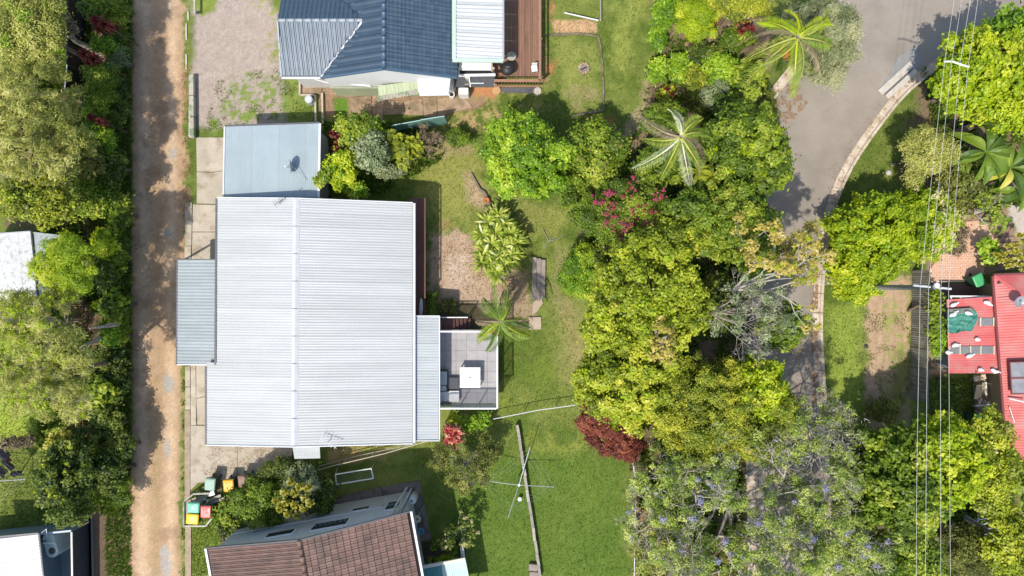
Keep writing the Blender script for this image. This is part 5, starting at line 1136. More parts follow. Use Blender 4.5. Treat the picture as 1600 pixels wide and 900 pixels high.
# ------------------------------------------------------------------ wheelie bins
def bin_(px, py, rz, lid, body, lab, group=None, tilt=0):
    p = P(px, py, 1.05); T = thing('wheelie_bin', (p.x, p.y, 0), lab, 'bin', group); c_, s_ = math.cos(rz), math.sin(rz)
    def R(x, y, z): return (p.x + x * c_ - y * s_, p.y + x * s_ + y * c_, z)
    m = MB(); vs_ = []
    for z, a, b_ in ((.08, .22, .24), (.95, .29, .34), (1.0, .30, .35)):
        for x, y in ((-a, -b_), (a, -b_), (a, b_), (-a, b_)): vs_.append(R(x, y, z))
    m.add(vs_, [(3, 2, 1, 0)] + [(j * 4 + i, j * 4 + (i + 1) % 4, j * 4 + 4 + (i + 1) % 4, j * 4 + 4 + i) for j in range(2) for i in range(4)] + [(8, 9, 10, 11)]); m.build('body', body, T)
    m = MB(); vs_ = []
    for z, a, b_ in ((1.0, .315, .37), (1.045, .315, .37), (1.085, .26, .30), (1.09, .10, .12)):
        for x, y in ((-a + .05, -b_), (a - .05, -b_), (a, -b_ + .08), (a, b_), (-a, b_), (-a, -b_ + .08)): vs_.append(R(x, y, z + (.02 if y > 0 else 0)))
    m.add(vs_, [(5, 4, 3, 2, 1, 0)] + [(j * 6 + i, j * 6 + (i + 1) % 6, j * 6 + 6 + (i + 1) % 6, j * 6 + 6 + i) for j in range(3) for i in range(6)] + [tuple(range(18, 24))]); m.build('lid', lid, T)
    MB().tube([R(-.24, .39, 1.0), R(.24, .39, 1.0)], .022, 6).build('handle', body, T)
    for s in (-1, 1):
        q = Vector(R(s * .24, .30, .1)); d = Vector((c_, s_, 0)) * .025; MB().tube([q - d, q + d], .10, 12).build('wheel', BLACK, T)
LIDG = mat('lid_mint', (.10, .42, .30), (.16, .50, .38), rough=.35); LIDY = mat('lid_yellow', (.80, .52, .01), rough=.35); LIDR = mat('lid_red', (.62, .09, .10), (.70, .16, .15), rough=.35)
BG = mat('bin_green', (.03, .09, .05), rough=.5); BGR = mat('bin_grey', (.35, .38, .36), rough=.5)
bin_(302, 793.5, 1.52, LIDG, BGR, 'wheelie bin with mint green lid, north-west one in the timber pen by the lane'); bin_(300.5, 811, 1.47, LIDY, BG, 'wheelie bin with bright yellow lid in the timber pen by the lane'); bin_(321.5, 800, -.03, LIDR, BG, 'wheelie bin with red lid in the timber pen by the lane')
bin_(357, 759, .05, mat('lid_amber', (.72, .38, .01), rough=.4), BG, 'wheelie bin with amber lid half hidden by shrubs south of the concrete slab'); bin_(380, 752, .1, mat('lid_brownred', (.24, .12, .10), rough=.5), BG, 'dark wheelie bin with a dusty reddish lid at the south edge of the concrete slab')
bin_(328, 757, -.1, mat('lid_pale', (.30, .44, .36), rough=.5), BG, 'wheelie bin with faded pale green lid at the edge of the concrete slab')
bin_(1530, 438, .45, mat('lid_green', (.06, .38, .14), (.1, .45, .2), rough=.35), BG, 'green wheelie bin turned aslant between the brick paving and the red-roofed house'); bin_(1532, 654.5, 1.55, mat('lid_green', (.06, .38, .14)), BG, 'green wheelie bin among stored things in the yard west of the red roof')
T = thing('bin_pen', P(310, 803), 'low weathered timber pen around the three bright lidded bins', 'fence')
for a, b_ in (((287, 784), (287, 822)), ((287, 822), (321, 822)), ((321, 822), (335, 806)), ((287, 784), (302, 772)), ((302, 772), (326, 771))):
    p, q = P(*a, .75), P(*b_, .75)
    for z in (.55, .75): MB().beam(Vector((p.x, p.y, z)), Vector((q.x, q.y, z)), .10 if z > .6 else .03, .05 if z > .6 else .12).build('rail', TIMP, T)
    MB().beam(Vector((p.x, p.y, 0)), Vector((p.x, p.y, .76)), .09, .09).build('post', TIMP, T)
T = thing('timber_pile', P(318, 776), 'pile of grey boards behind the lidded bins', 'boards')
for i, (a, b_) in enumerate((((300, 781), (333, 772)), ((320, 789), (352, 778)), ((322, 784), (345, 774)), ((298, 786), (322, 779)))): MB().beam(P(*a, .25 + i * .05), P(*b_, .3 + i * .05), .16, .05).build('board', TIMG if i % 2 else TIMP, T)
T = thing('crate', P(330, 765), 'blue-white plastic tub in the shrubs beside the boards behind the bins', 'tub'); MB().box(tuple(P(331, 771, .5)), (.3, .25, .22), .3, .03).build('box', mat('bluewhite', (.45, .5, .62)), T); MB().box(tuple(P(331, 771, .63)), (.33, .28, .03), .3, .01).build('lid', WPAINT, T)

# ------------------------------------------------------------------ left side: fences, shed, house corner
def palings(T, a, b_, h, m_, step=.16, w=.12, rails=True):
    """upright boards side by side between a and b, each its own mesh object sharing one mesh"""
    a, b_ = Vector(a), Vector(b_); d = b_ - a; n = int(d.length / step); rz = math.atan2(d.y, d.x)
    me = bpy.data.meshes.new('paling'); mm = MB().box((0, 0, 0), (w, .022, h)); me.from_pydata(mm.v, [], mm.f); me.materials.append(m_); rg = random.Random(n)
    for i in range(n): p = a + d * ((i + .5) / n); inst(me, 'paling', T, (p.x, p.y, h / 2 + rg.uniform(-.03, .03)), (rg.uniform(-.02, .02), 0, rz + rg.uniform(-.02, .02)))
    if rails:
        o = Vector((-d.y, d.x, 0)).normalized() * .04
        for z in (.35, h - .35): MB().beam(a + o + Vector((0, 0, z)), b_ + o + Vector((0, 0, z)), .05, .08).build('rail', m_, T)
    for i in range(int(d.length / 2.4) + 1):
        p = a + d * min(1, i * 2.4 / d.length); MB().beam(Vector((p.x, p.y, 0)), Vector((p.x, p.y, h)), .09, .09).build('post', m_, T)
PAL = mat('brown_paling', (.26, .17, .10), (.34, .24, .15), rough=.9, rnd=.2, fine=.15); PALG = mat('grey_paling', (.19, .185, .165), (.29, .28, .25), rough=.9, rnd=.22, fine=.2)
T = thing('paling_fence', P(134, 480), 'brown slatted paling fence west of the lane below the big shed', 'fence'); palings(T, P(133, 452), P(134, 512), 1.75, PAL, .14, .08, True)
T = thing('paling_fence', P(134, 665), 'brown slatted paling fence seen through the trees beside the olive-leaved tree', 'fence'); palings(T, P(134, 628), P(134, 692), 1.75, PAL, .14, .08, True)
T = thing('black_fence', P(133, 80), 'tall black metal fence under the trees at the top left', 'fence'); BF = mat('black_steel', (.015, .016, .018), (.025, .026, .03), rough=.5)
for i in range(5): p, q = P(134, -60 + i * 44, 0), P(133 - (3 if i == 4 else 0), -17 + i * 44, 0); MB().beam(p + Vector((0, 0, .9)), q + Vector((0, 0, .9)), .04, 1.75).build('fence_panel', BF, T); MB().beam(p + Vector((0, 0, 1.8)), q + Vector((0, 0, 1.8)), .06, .04).build('top_rail', STEEL if i == 4 else BF, T)
T = thing('shed', P(40, 415), 'white corrugated shed roof flecked with leaves at the left edge', 'shed')
SHW = mat('shed_white', (.44, .46, .47), (.58, .59, .60), rough=.45, scale=6, fine=.12, rnd=.06, c3=(.38, .38, .36), s3=4.0, t3=(.54, .64))
sheets(T, SHW, P(-10, 366, 3.1), P(47, 362, 3.1), P(-6, 470, 2.6), P(58, 462, 2.6), .76, .10, .01)
sheets(T, mat('shed_grey', (.30, .34, .37), rough=.5, fine=.06), P(50, 362, 3.05), P(100, 368, 2.9), P(60, 462, 2.6), P(100, 440, 2.6), .76, .10, .004)
MB().beam(P(49, 361, 3.13), P(59, 463, 2.66), .08, .06).build('ridge_cap', BF, T); MB().beam(P(-10, 365.5, 3.1), P(48, 361.5, 3.12), .06, .10).build('gutter', STEEL, T)
walls(T, [P(0, 375), P(98, 378), P(96, 435), P(0, 455)], 0, 2.5, WALLG)
# house corner bottom left
SLATE = mat('slate_blue_sheet', (.17, .23, .26), (.21, .27, .30), rough=.5, scale=.8, fine=.06)
T = thing('white_roofed_house', P(30, 870), 'corner of a house with white ribbed roof and dark slate surround, bottom left', 'house')
sheets(T, mat('bright_white_sheet', (.62, .62, .61), (.68, .68, .67), rough=.5, fine=.03, rnd=.03), P(-60, 848, 2.9), P(-40, 980, 2.9), P(60, 835, 2.5), P(75, 970, 2.5), .76, .17, .013)
MB().beam(P(-60, 844, 2.82), P(60, 833, 2.46), .10, .10).build('gutter', DGUT, T); MB().beam(P(61, 833, 2.46), P(76, 970, 2.46), .10, .10).build('gutter', DGUT, T)
MB().prism([P(-60, 838), P(136, 822), P(138, 980), P(-60, 980)], -.03, .03).build('side_paving', SLATE, T)
MB().tube([P(58, 838, 2.4), P(72, 826, 2.3), P(74, 838, 1.9)], .05, 6).build('downpipe', mat('blue_white_gutter', (.5, .56, .62)), T, smooth=True)
walls(T, [P(-60, 846), P(92, 832), P(100, 970), P(-60, 970)], 0, 2.4, SLATE)
T = thing('heater_unit', P(80, 850), 'pale mint oblong heater unit with a dark round vent beside the slate wall, bottom left', 'heater')
a, b_ = P(76, 842, 1.6), P(81, 862, 1.6); m = MB(); d = (b_ - a).normalized(); s_ = Vector((-d.y, d.x, 0)); ring = []
for i in range(20):
    t = 6.283 * i / 20; k_ = .36; c = a if math.cos(t) < 0 else b_; ring.append(c + d * (k_ * math.cos(t)) + s_ * (k_ * math.sin(t)))
m.prism(ring, .03, 1.6).build('tank', mat('mint_tank', (.56, .66, .60), (.50, .60, .54), rough=.6), T); MB().lathe((b_.x + .02, b_.y + .05, 1.60), [(.20, 0), (.20, .03), (.05, .04)], 16).build('vent', mat('vent_grey', (.09, .085, .08), rough=.7), T)
MB().tube([P(68, 849, 1.7), P(85, 848, 1.72)], .05, 6).build('pipe', WPAINT, T); MB().tube([P(64, 845, 1.66), P(72, 846, 1.7)], .04, 6).build('bracket', DGUT, T)
T = thing('dark_steel_fence', P(140, 860), 'dark ribbed metal fence beside the bark bed, bottom left', 'fence')
sheets(T, mat('night_blue_steel', (.028, .035, .05), (.04, .05, .07), rough=.5), P(140, 816, 0.02), P(142, 960, 0.02), P(140, 816) + Vector((0, 0, 1.7)), P(142, 960) + Vector((0, 0, 1.7)), .8, .20, .022, name='fence_panel')
MB().beam(P(140, 816) + Vector((0, 0, 1.74)), P(142, 960) + Vector((0, 0, 1.74)), .09, .06).build('top_rail', WPAINT, T)
F2 = thing('dark_steel_fence', P(60, 815), 'dark metal fence with pale blue top rail north of the white-roofed house corner', 'fence')
for i in range(4):
    p, q = P(139, 814).lerp(P(-60, 834), i / 4), P(139, 814).lerp(P(-60, 834), (i + .99) / 4); MB().beam(p + Vector((0, 0, .85)), q + Vector((0, 0, .85)), .035, 1.65).build('fence_panel', SLATE, F2); MB().beam(p + Vector((0, 0, 1.72)), q + Vector((0, 0, 1.72)), .11, .06).build('top_rail', mat('blue_white_gutter', (.5, .56, .62)), F2); MB().beam(P(142, 808, .1), P(145, 960, .1), .12, .24).build('plinth', mat('plinth_pale', (.42, .42, .42), rough=.8, fine=.1), T)

# ------------------------------------------------------------------ right side: red house, brick paving, fence, power line
RM = mat('red_steel', (.52, .105, .10), (.60, .15, .14), rough=.45, scale=1, streak=(.4, 2, 1), fine=.05, rnd=.05, c3=(.52, .20, .18), s3=.9, t3=(.46, .66)); RMD = mat('red_gutter', (.20, .06, .06), rough=.5)
T = thing('red_roofed_house', P(1590, 580), 'house with bright red ribbed metal hip roof at the right edge', 'house')
a0, a1 = P(1553, 431, 2.45), P(1576, 726, 2.45)
hip = a0 + Vector((4.6, -4.6, 1.6)); r1 = a1 + Vector((4.9, .35, 1.6))
# west slope below the hip line: ribs run east-west
k_ = 15
dd = (a1 - a0); 
def wpoint(t):   # eave point and its partner on hip or ridge
    e = a0.lerp(a1, t); s = (e - a0).length; up = Vector((1, .08, .348))
    return e, e + up * min(4.6, s + .02)
i = 0; L_ = dd.length; n = int(L_ / .76)
for i in range(n):
    e0, t0 = wpoint(i / n); e1, t1 = wpoint((i + 1) / n); m, nn = rib_patch(t0, t1, e0, e1, 5, .011, 'trap' if False else 'wave'); m.v = [tuple(Vector(v) + nn * .005 * (i % 2)) for v in m.v]; m.build('roof_sheet', RM, T, smooth=True)
n = 7
for i in range(n):      # north slope: ribs run north-south, from the hip to the north eave
    x0, x1 = 4.6 * i / n, 4.6 * (i + 1) / n; e0, e1 = a0 + Vector((x0, x0 * .04, 0)), a0 + Vector((x1, x1 * .04, 0)); t0, t1 = wpoint(x0 / L_)[1], wpoint(x1 / L_)[1]
    m, nn = rib_patch(t0, t1, e0, e1, 4, .011); m.build('roof_sheet', RM, T, smooth=True)
MB().beam(a0 + Vector((0, 0, .03)), wpoint(4.6 / L_)[1] + Vector((0, 0, .04)), .16, .05).build('hip_cap', mat('red_cap', (.58, .14, .13), rough=.45), T)
gutter(T, a0 + Vector((-.06, 0, -.05)), a1 + Vector((-.06, 0, -.05)), RMD); gutter(T, a0 + Vector((0, .06, -.05)), a0 + Vector((5, .26, -.05)), RMD)
walls(T, [(a0.x + 1.0, a0.y - .5), (a0.x + 6, a0.y - .5), (a1.x + 6, a1.y + .3), (a1.x + 1.0, a1.y + .3)], 0, 2.4, mat('tan_wall', (.50, .42, .27), (.44, .36, .22), rough=.85, fine=.06))
MB().beam(P(1577, 623, 2.75), P(1603, 629, 3.15), .06, .06).build('roof_pipe', WPAINT, T); MB().beam(P(1577, 636, 2.66), P(1585, 660, 2.72), .04, .02).build('roof_mark', WPAINT, T)
MB().beam(P(1560, 441, 2.6), P(1562, 443, 2.6), .1, .2).build('vent_pipe', DGUT, T)
T = thing('solar_collector', P(1592, 590, 2.9), 'grey two-panel solar water collector on the red roof', 'solar panel')
up = Vector((1, .08, .348))
for j, (y0, y1) in enumerate(((566, 590), (591.5, 615))):
    e0 = P(1575 + j * 1.5, y0, 2.8); e1 = P(1576.5 + j * 1.5, y1, 2.8); MB().slab([e0 + Vector((0, 0, .12)), e1 + Vector((0, 0, .12)), e1 + up * 1.9 + Vector((0, 0, .12)), e0 + up * 1.9 + Vector((0, 0, .12))], .07).build('panel', mat('collector_grey', (.30, .31, .33), (.20, .21, .23), rough=.2, scale=2), T)
    for a, b_ in ((e0, e1), (e0, e0 + up * 1.9), (e1, e1 + up * 1.9)): MB().beam(a + Vector((0, 0, .13)), b_ + Vector((0, 0, .13)), .05, .09).build('frame_bar', RMD, T)
dish(1582, 470, 2.9, .33, 0, (.12, -.35, 1), 'grey round satellite dish on the red hip roof', mat('dish_grey', (.26, .29, .32), rough=.5))
# lower red roof
T = thing('red_shed', P(1520, 530), 'lower red metal lean-to roof with two skylight strips and a green tarpaulin', 'shed')
q0, q1 = P(1557, 463, 2.30), P(1560, 583, 2.30); w0_, w1_ = P(1479, 468, 2.05), P(1482, 583, 2.05)
sheets(T, RM, q0, q1, w0_, w1_, .76, .152, .012)
def onlow(px, py, dz=.0):
    t = (px - 1480) / 78; return P(px, py, 2.05 + .25 * t + dz)
SKY = mat('skylight_grey', (.17, .18, .18), (.24, .25, .25), rough=.3, scale=4, fine=.08); BAT = mat('cream_batten', (.66, .58, .42), rough=.8)
for i, (x0, x1) in enumerate(((1486, 1499), (1500.5, 1516), (1517.5, 1532), (1533.5, 1552))): MB().slab([onlow(x0, 541, .06), onlow(x1, 541, .06), onlow(x1, 553, .06), onlow(x0, 553, .06)], .03).build('skylight_pane', SKY, T)
for x in (1484, 1500, 1516.5, 1532.5, 1553): MB().beam(onlow(x, 540.5, .08), onlow(x, 554, .08), .05, .04).build('skylight_batten', BAT, T)
for (x0, x1) in ((1529, 1531), (1533, 1551)): MB().slab([onlow(x0, 497, .06), onlow(x1, 497, .06), onlow(x1, 509, .06), onlow(x0, 509, .06)], .03).build('skylight_pane', SKY, T)
for x in (1532, 1552.5): MB().beam(onlow(x, 496, .08), onlow(x, 510, .08), .06, .04).build('skylight_batten', BAT, T)
MB().beam(P(1484, 463, 2.0), P(1551, 463.5, 2.0), .10, .06).build('pergola_beam', WPAINT, T)
for x in (1486, 1501, 1517, 1532, 1550): MB().beam(P(x, 462, 1.98), P(x, 468, 1.98), .07, .06).build('pergola_rafter', WPAINT, T)
for x, y in ((1484, 470), (1484, 580), (1484, 525)): MB().beam(Vector((P(x, y, 2).x, P(x, y, 2).y, 0)), P(x, y, 2.0), .09, .09).build('post', TIMG, T)
walls(T, [P(1492, 474, 2), P(1550, 474, 2), P(1550, 576, 2), P(1492, 576, 2)], 0, 1.98, WALLG)
# tarpaulin
n = 22; vs_ = []; rg = np.random.default_rng(2)
XX_, YY_ = np.meshgrid(np.linspace(0, 1, n), np.linspace(0, 1, n)); f1 = fbm(XX_ * 3 + YY_, YY_ * 5, 1.3, 5, 3); 
for j in range(n):
    for i in range(n):
        u, v = i / (n - 1), j / (n - 1); px_ = 1480 + 45 * u + (3 * math.sin(v * 5) * u - 4 * (abs(v - .5) * 2) ** 3 * u); py_ = 483 + 36 * v + 2 * math.sin(u * 6) - (1 - u) * (1 - v) * 0
        vs_.append(onlow(px_, py_, .03 + .42 * float(f1[j, i]) ** 2 + .03 * math.sin((u * 2 + v) * 14)))
fs = [(j * n + i, (j + 1) * n + i, (j + 1) * n + i + 1, j * n + i + 1) for j in range(n - 1) for i in range(n - 1)]
T = thing('tarpaulin', onlow(1500, 500), 'crumpled dark green tarpaulin spread on the lower red roof', 'tarpaulin'); MB().add(vs_, fs).build('sheet', mat('tarp_green', (.045, .20, .15), (.07, .26, .20), rough=.5, fine=.06), T, smooth=True)
MB().slab([onlow(1484, 483, .22), onlow(1518, 481, .22), onlow(1521, 488, .24), onlow(1484, 490, .22)], .03).build('grey_edge', mat('tarp_back', (.16, .15, .12), (.24, .22, .18), rough=.8, scale=5), T)
bags = [(1490, 476, 'white sandbag at the top left of the lower red roof'), (1543, 474, 'white sandbag with yellow tape at the top right of the lower red roof'), (1489, 490, 'white sandbag on the upper left of the green tarpaulin'), (1513, 489, 'white sandbag on the upper right of the green tarpaulin'), (1527, 530, 'curved white sandbag between tarpaulin and skylight strip'), (1493, 540, 'white sandbag on the west end of the long skylight'), (1515, 556, 'small white sandbag below the middle of the long skylight'), (1532, 578, 'long white sandbag on the south edge of the lower red roof'), (1555, 579, 'white sandbag at the south-east corner of the lower red roof'), (1482, 550, 'thin white sandbag hanging over the west end of the long skylight')]
for i, (x, y, lab) in enumerate(bags):
    p = onlow(x, y, .13 if i not in (2, 3) else .30); T = thing('sandbag', p, lab, 'sandbag', 'white sandbags on the red lean-to roof'); rg = random.Random(i)
    a_ = rg.uniform(-.6, .6); d = Vector((math.cos(a_), math.sin(a_), 0)) * rg.uniform(.12, .26); k2 = Vector((-d.y, d.x, 0)) * rg.uniform(-.5, .5)
    MB().tube([p - d, p - d * .7, p + k2 * .8, p + d * .7, p + d], [.03, .11, .13, .10, .03], 7).build('bag', WPAINT, T, smooth=True); MB().tube([p + d, p + d * 1.3 + k2 * .3], [.03, .06], 6).build('tied_end', WPAINT, T)
# yard between the red house and the fence
MB().prism([P(1520, 586), P(1566, 582), P(1572, 700), P(1524, 700)], -.02, .03).build('yard_paving', mat('yard_concrete', (.42, .35, .22), (.34, .28, .18), rough=.9, fine=.12), None, kind='structure')
MB().prism([P(1530, 443), P(1556, 443), P(1556, 462), P(1530, 462)], -.02, .035).build('yard_paving', mat('yard_concrete_mossy', (.24, .22, .12), (.30, .27, .16), rough=.9, fine=.12), None, kind='structure')
JUNK = [((1522, 593), (1540, 588), .8, .30, 'cream board lying in the yard below the red lean-to', mat('cream_board', (.66, .54, .38), rough=.8)), ((1524, 612), (1534, 614), .5, .9, 'cream plywood sheet leaning in the yard beside the red roof', mat('cream_board', (.66, .54, .38))), ((1540, 597), (1541, 617), .9, .10, 'white upright frame standing in the yard beside the plywood', WPAINT), ((1524, 634), (1552, 632), .6, .10, 'long pale ladder lying in the side yard', GUT), ((1527, 640), (1554, 639), .5, .28, 'dark blue-grey stacked panels in the side yard', mat('panel_blue', (.16, .18, .20))), ((1528, 625), (1548, 631), .55, .12, 'slanting grey pole in the side yard', STEEL)]
for a, b_, z, w, lab, m_ in JUNK:
    T = thing('stored_board', P(*a), lab, 'board'); MB().beam(P(*a, z), P(*b_, z), w, .05).build('board', m_, T)
    MB().beam(P(*a, z / 2), P(a[0] + 1, a[1] + 1, z / 2), .1, z).build('support', TIMG, T)
T = thing('striped_chair', P(1532, 627), 'folding chair with brown and white stripes in the side yard', 'chair')
for i in range(4): MB().beam(P(1527 + i * 3, 632 - i * 1, .5), P(1531 + i * 3, 622 + i * 1.2, .55), .09, .03).build('slat', [mat('chair_brown', (.30, .16, .10)), WPAINT][i % 2], T)
MB().tube([P(1526, 634, .1), P(1540, 626, .5)], .02, 5).build('leg', STEEL, T); MB().tube([P(1530, 620, .1), P(1542, 628, .5)], .02, 5).build('leg', STEEL, T)
# brick paving
BR = mat('paving_brick', (.50, .27, .17), (.60, .36, .25), rough=.9, scale=6, fine=.14, rnd=.1)
poly = [(1480, 372), (1478, 350), (1520, 345), (1552, 345), (1556, 380), (1540, 412), (1530, 440), (1455, 441), (1452, 425)]
mb = MB(); rg = random.Random(6); bw, bh = .23, .115; p0 = P(1445, 445); j = 0
while j < 46:
    for i in range(24):
        x, y = p0.x + (i + .5 * (j % 2)) * (bw + .035), p0.y + j * (bh + .03); px_, py_ = 800 + x * S, 450 - y * S
        if in_poly(np.array([px_]), np.array([py_]), poly)[0]: mb.box((x, y, .035 + rg.uniform(-.006, .006)), (bw, bh, .06), rg.uniform(-.02, .02))
    j += 1
mb.build('brick', BR, None, kind='stuff'); MB().prism([P(*q) for q in poly], -.02, .045).build('paving_bed', mat('pale_mortar', (.74, .66, .56), (.66, .56, .46), rough=.95), None, kind='structure')
MB().prism([P(1452, 444), P(1530, 442), P(1530, 462), P(1452, 462)], -.02, .04).build('yard_paving', mat('dark_brick_path', (.20, .12, .09), (.14, .09, .07), rough=.9, scale=9, fine=.2), None, kind='structure')
# paling fence along the east yard
T = thing('paling_fence', P(1425, 540), 'tall weathered grey paling fence running beside the verge and the brick paving', 'fence')
palings(T, P(1426, 424), P(1421, 622), 1.75, PALG, .135, .105)
MB().tube([P(1452, 446, .4), P(1450, 640, .4)], .02, 4).build('wire', STEEL, T)
T = thing('paling_fence', P(1424, 790), 'short dark paling fence showing in the gap between the south-east trees', 'fence'); palings(T, P(1426, 800), P(1428, 860), 1.6, PALG, .16, .12)
T = thing('wire_fence', P(993, 800), 'white-topped timber fence strip south of the dark red shrub beside the lawn', 'fence')
MB().tube([P(987, 697, .9), P(990, 730, .9), P(994, 756, .9)], .035, 5).build('top_rail', GUT, T); MB().tube([P(993, 780, .9), P(991, 905, .9)], .03, 5).build('top_rail', GUT, T)
for y in (700, 730, 756, 800, 850, 895): MB().tube([P(990, y, 0), P(991, y, .9)], .04, 5).build('post', TIMG, T)
# power pole and wires
ZP = 9.2; top = P(1461, 449, ZP); base = Vector((top.x - .15, top.y, 0))
T = thing('power_pole', base, 'weathered timber power pole with a pale crossarm at its head above the brick paving', 'power pole')
MB().tube([base, base.lerp(top, .5), top], [.17, .15, .12], 10).build('shaft', mat('pole_timber', (.26, .25, .22), (.36, .35, .31), rough=.9, scale=5, fine=.15), T, smooth=True)
MB().beam(P(1427, 446, ZP - .25), P(1486, 451.5, ZP - .25), .10, .10).build('crossarm', mat('pale_crossarm', (.50, .55, .57), (.42, .47, .49), rough=.7), T)
MB().lathe(tuple(P(1462, 445.5, ZP - .1)), [(.10, 0), (.13, .04), (.12, .14), (.04, .17)], 12).build('cap', WPAINT, T)
wt = [(1491, 0), (1503, 0), (1516, 0), (1528, 0)]; wa = [(1476, 96), (1487, 97), (1500, 100), (1512.5, 104)]; wm = [(1438, 447.5), (1451, 448.5), (1470, 450), (1482, 451)]; wb = [(1432, 780), (1446, 900), (1470, 900), (1485, 900)]
for i, (x, y) in enumerate(wm): q = P(x, y, ZP - .2); MB().lathe((q.x, q.y, q.z + .02), [(.035, 0), (.045, .05), (.03, .10)], 8).build('insulator', WPAINT, T)
WIRE = mat('wire_grey', (.62, .62, .60), rough=.5)
for i in range(4):
    pts = []
    zt = ZP - .35
    seq = [P(wt[i][0] + (wt[i][0] - wa[i][0]) * 3, -300, zt + .3), P(*wt[i], zt), P(*wa[i], zt - .15), P((wa[i][0] + wm[i][0]) / 2 - .5, 270, zt - .2), P(*wm[i], ZP - .1), P((wm[i][0] + wb[i][0]) / 2 - .5, 620, zt - .05), P(*wb[i], zt - .3), P(wb[i][0] + (i > 1) * 4, 1250, zt - .2)]
    w_ = MB().tube(seq, .008, 5).build('power_line', WIRE, None, smooth=True)
    tag(w_, ['westernmost of the four overhead wires crossing the right side from top to bottom', 'second overhead wire from the west, over the grey paling fence', 'third overhead wire from the west, just east of the white pole cap', 'easternmost of the four overhead wires, grazing the lean-to edge'][i], 'wire', 'overhead wires on the right')
T = thing('wire_spacer', P(1494, 99, 8.6), 'short white crossbar holding the four wires above the yellow-green tree', 'crossarm'); MB().tube([P(1475, 96, 8.75), P(1488, 96, 8.75), P(1502, 101, 8.75), P(1514, 104.5, 8.75)], .045, 6).build('bar', WPAINT, T)
for x, y in wa: q = P(x, y, 8.8); MB().lathe((q.x, q.y, q.z), [(.03, 0), (.04, .04), (.02, .09)], 6).build('insulator', WPAINT, T)
# ------------------------------------------------------------------ trees and shrubs, west side
tree(50, 42, 64, 52, 8.0, 'pale', 'fine', 'leafy_tree', 'pale mottled green tree filling the top left corner', cr=.6, lai=1.2, col2='bright', frac2=.25, parts2='new_growth', limbs=14, bark=BARK, root=(160, 105))
tree(84, 40, 30, 34, 5.0, 'dry', 'fine', 'flowering_tree', 'brownish-pink seeding tree between the pale corner tree and the black fence', cr=.45, lai=1.0, col2='pale', frac2=.3, parts2='new_growth', bark=BARKP)
tree(60, 200, 82, 102, 8.6, 'pale', 'needle', 'feathery_tree', 'broad pale straw-green feathery tree on the left above the gnarled branches', cr=.36, lai=.85, limbs=30, bark=BARK, col2='olive', frac2=.2, parts2='dull_sprays', rnd_c=.25, rz=2.6, core=.08, root=(172, 246))  # second leaf colour: olive sprays on some of the clumps
twigtree(22, 250, 70, 6.5, 'gnarled_tree', 'bare gnarled white limbs spreading under the pale feathery tree at the left edge', depth=3, k0=7, col='olive', sty='mid', lai=.9, cr=.38, frac=.55, seed=12, r0=.09, bark=BARKP)
tree(66, 312, 56, 46, 7.2, 'olivey', 'mid', 'gnarled_tree', 'yellow-green gnarled tree just above the white shed roof', cr=.42, lai=1.25, limbs=26, bark=BARK, col2='yellow', frac2=.3, parts2='new_growth', root=(150, 335))
tree(112, 412, 54, 46, 7.4, 'lime', 'needle', 'feathery_tree', 'lime-yellow feathery tree overhanging the grey end of the shed roof', cr=.5, lai=1.6, limbs=10, col2='olive', frac2=.2, parts2='inner_sprays', core=.1, root=(168, 428))
twigtree(52, 560, 118, 10.5, 'lacy_tree', 'large open lacy tree with silvery limbs over the lime lawn on the left', depth=5, k0=9, col='pale', sty='needle', lai=.5, cr=.30, frac=.22, seed=4, r0=.075, bark=BARKP, col2='lime', frac2=.15, base=tuple(P(192, 508)))
tree(30, 500, 50, 36, 6.0, 'lime', 'needle', 'lacy_tree', 'wispy pale grey-green foliage just below the white shed roof', cr=.45, lai=.8, limbs=12, bark=BARKP, dens=.6, col2='lime', frac2=.3, parts2='lime_sprays')
tree(112, 585, 36, 70, 8.0, 'pale', 'needle', 'lacy_tree', 'narrow silvery green tree between the two brown slatted fences', cr=.42, lai=.9, limbs=16, bark=BARK, dens=.7, col2='olivey', frac2=.25, parts2='olive_sprays', core=.25, root=(182, 565))
tree(114, 742, 42, 72, 5.4, 'dark', 'mid', 'dense_tree', 'dense dark olive tree with yellowish tips above the dark ribbed fence', cr=.34, lai=1.7, rz=2.2, col2='yellow', frac2=.35, parts2='new_growth')
tree(95, 694, 28, 22, 4.2, 'gold', 'mid', 'golden_shrub', 'small golden-leaved shrub beside the lawn with the black washing', 'shrub', cr=.32, lai=1.2, col2='olivey', frac2=.3, parts2='green_sprays')
tree(15, 130, 30, 20, 3.2, 'dark', 'mid', 'shrub', 'dark shrub in the gap below the pale corner tree', 'shrub', cr=.4)
tree(28, 690, 34, 12, 2.0, 'dry', 'fine', 'shrub', 'low straw-coloured shrub beside the black washing', 'shrub', cr=.28, lai=.6)
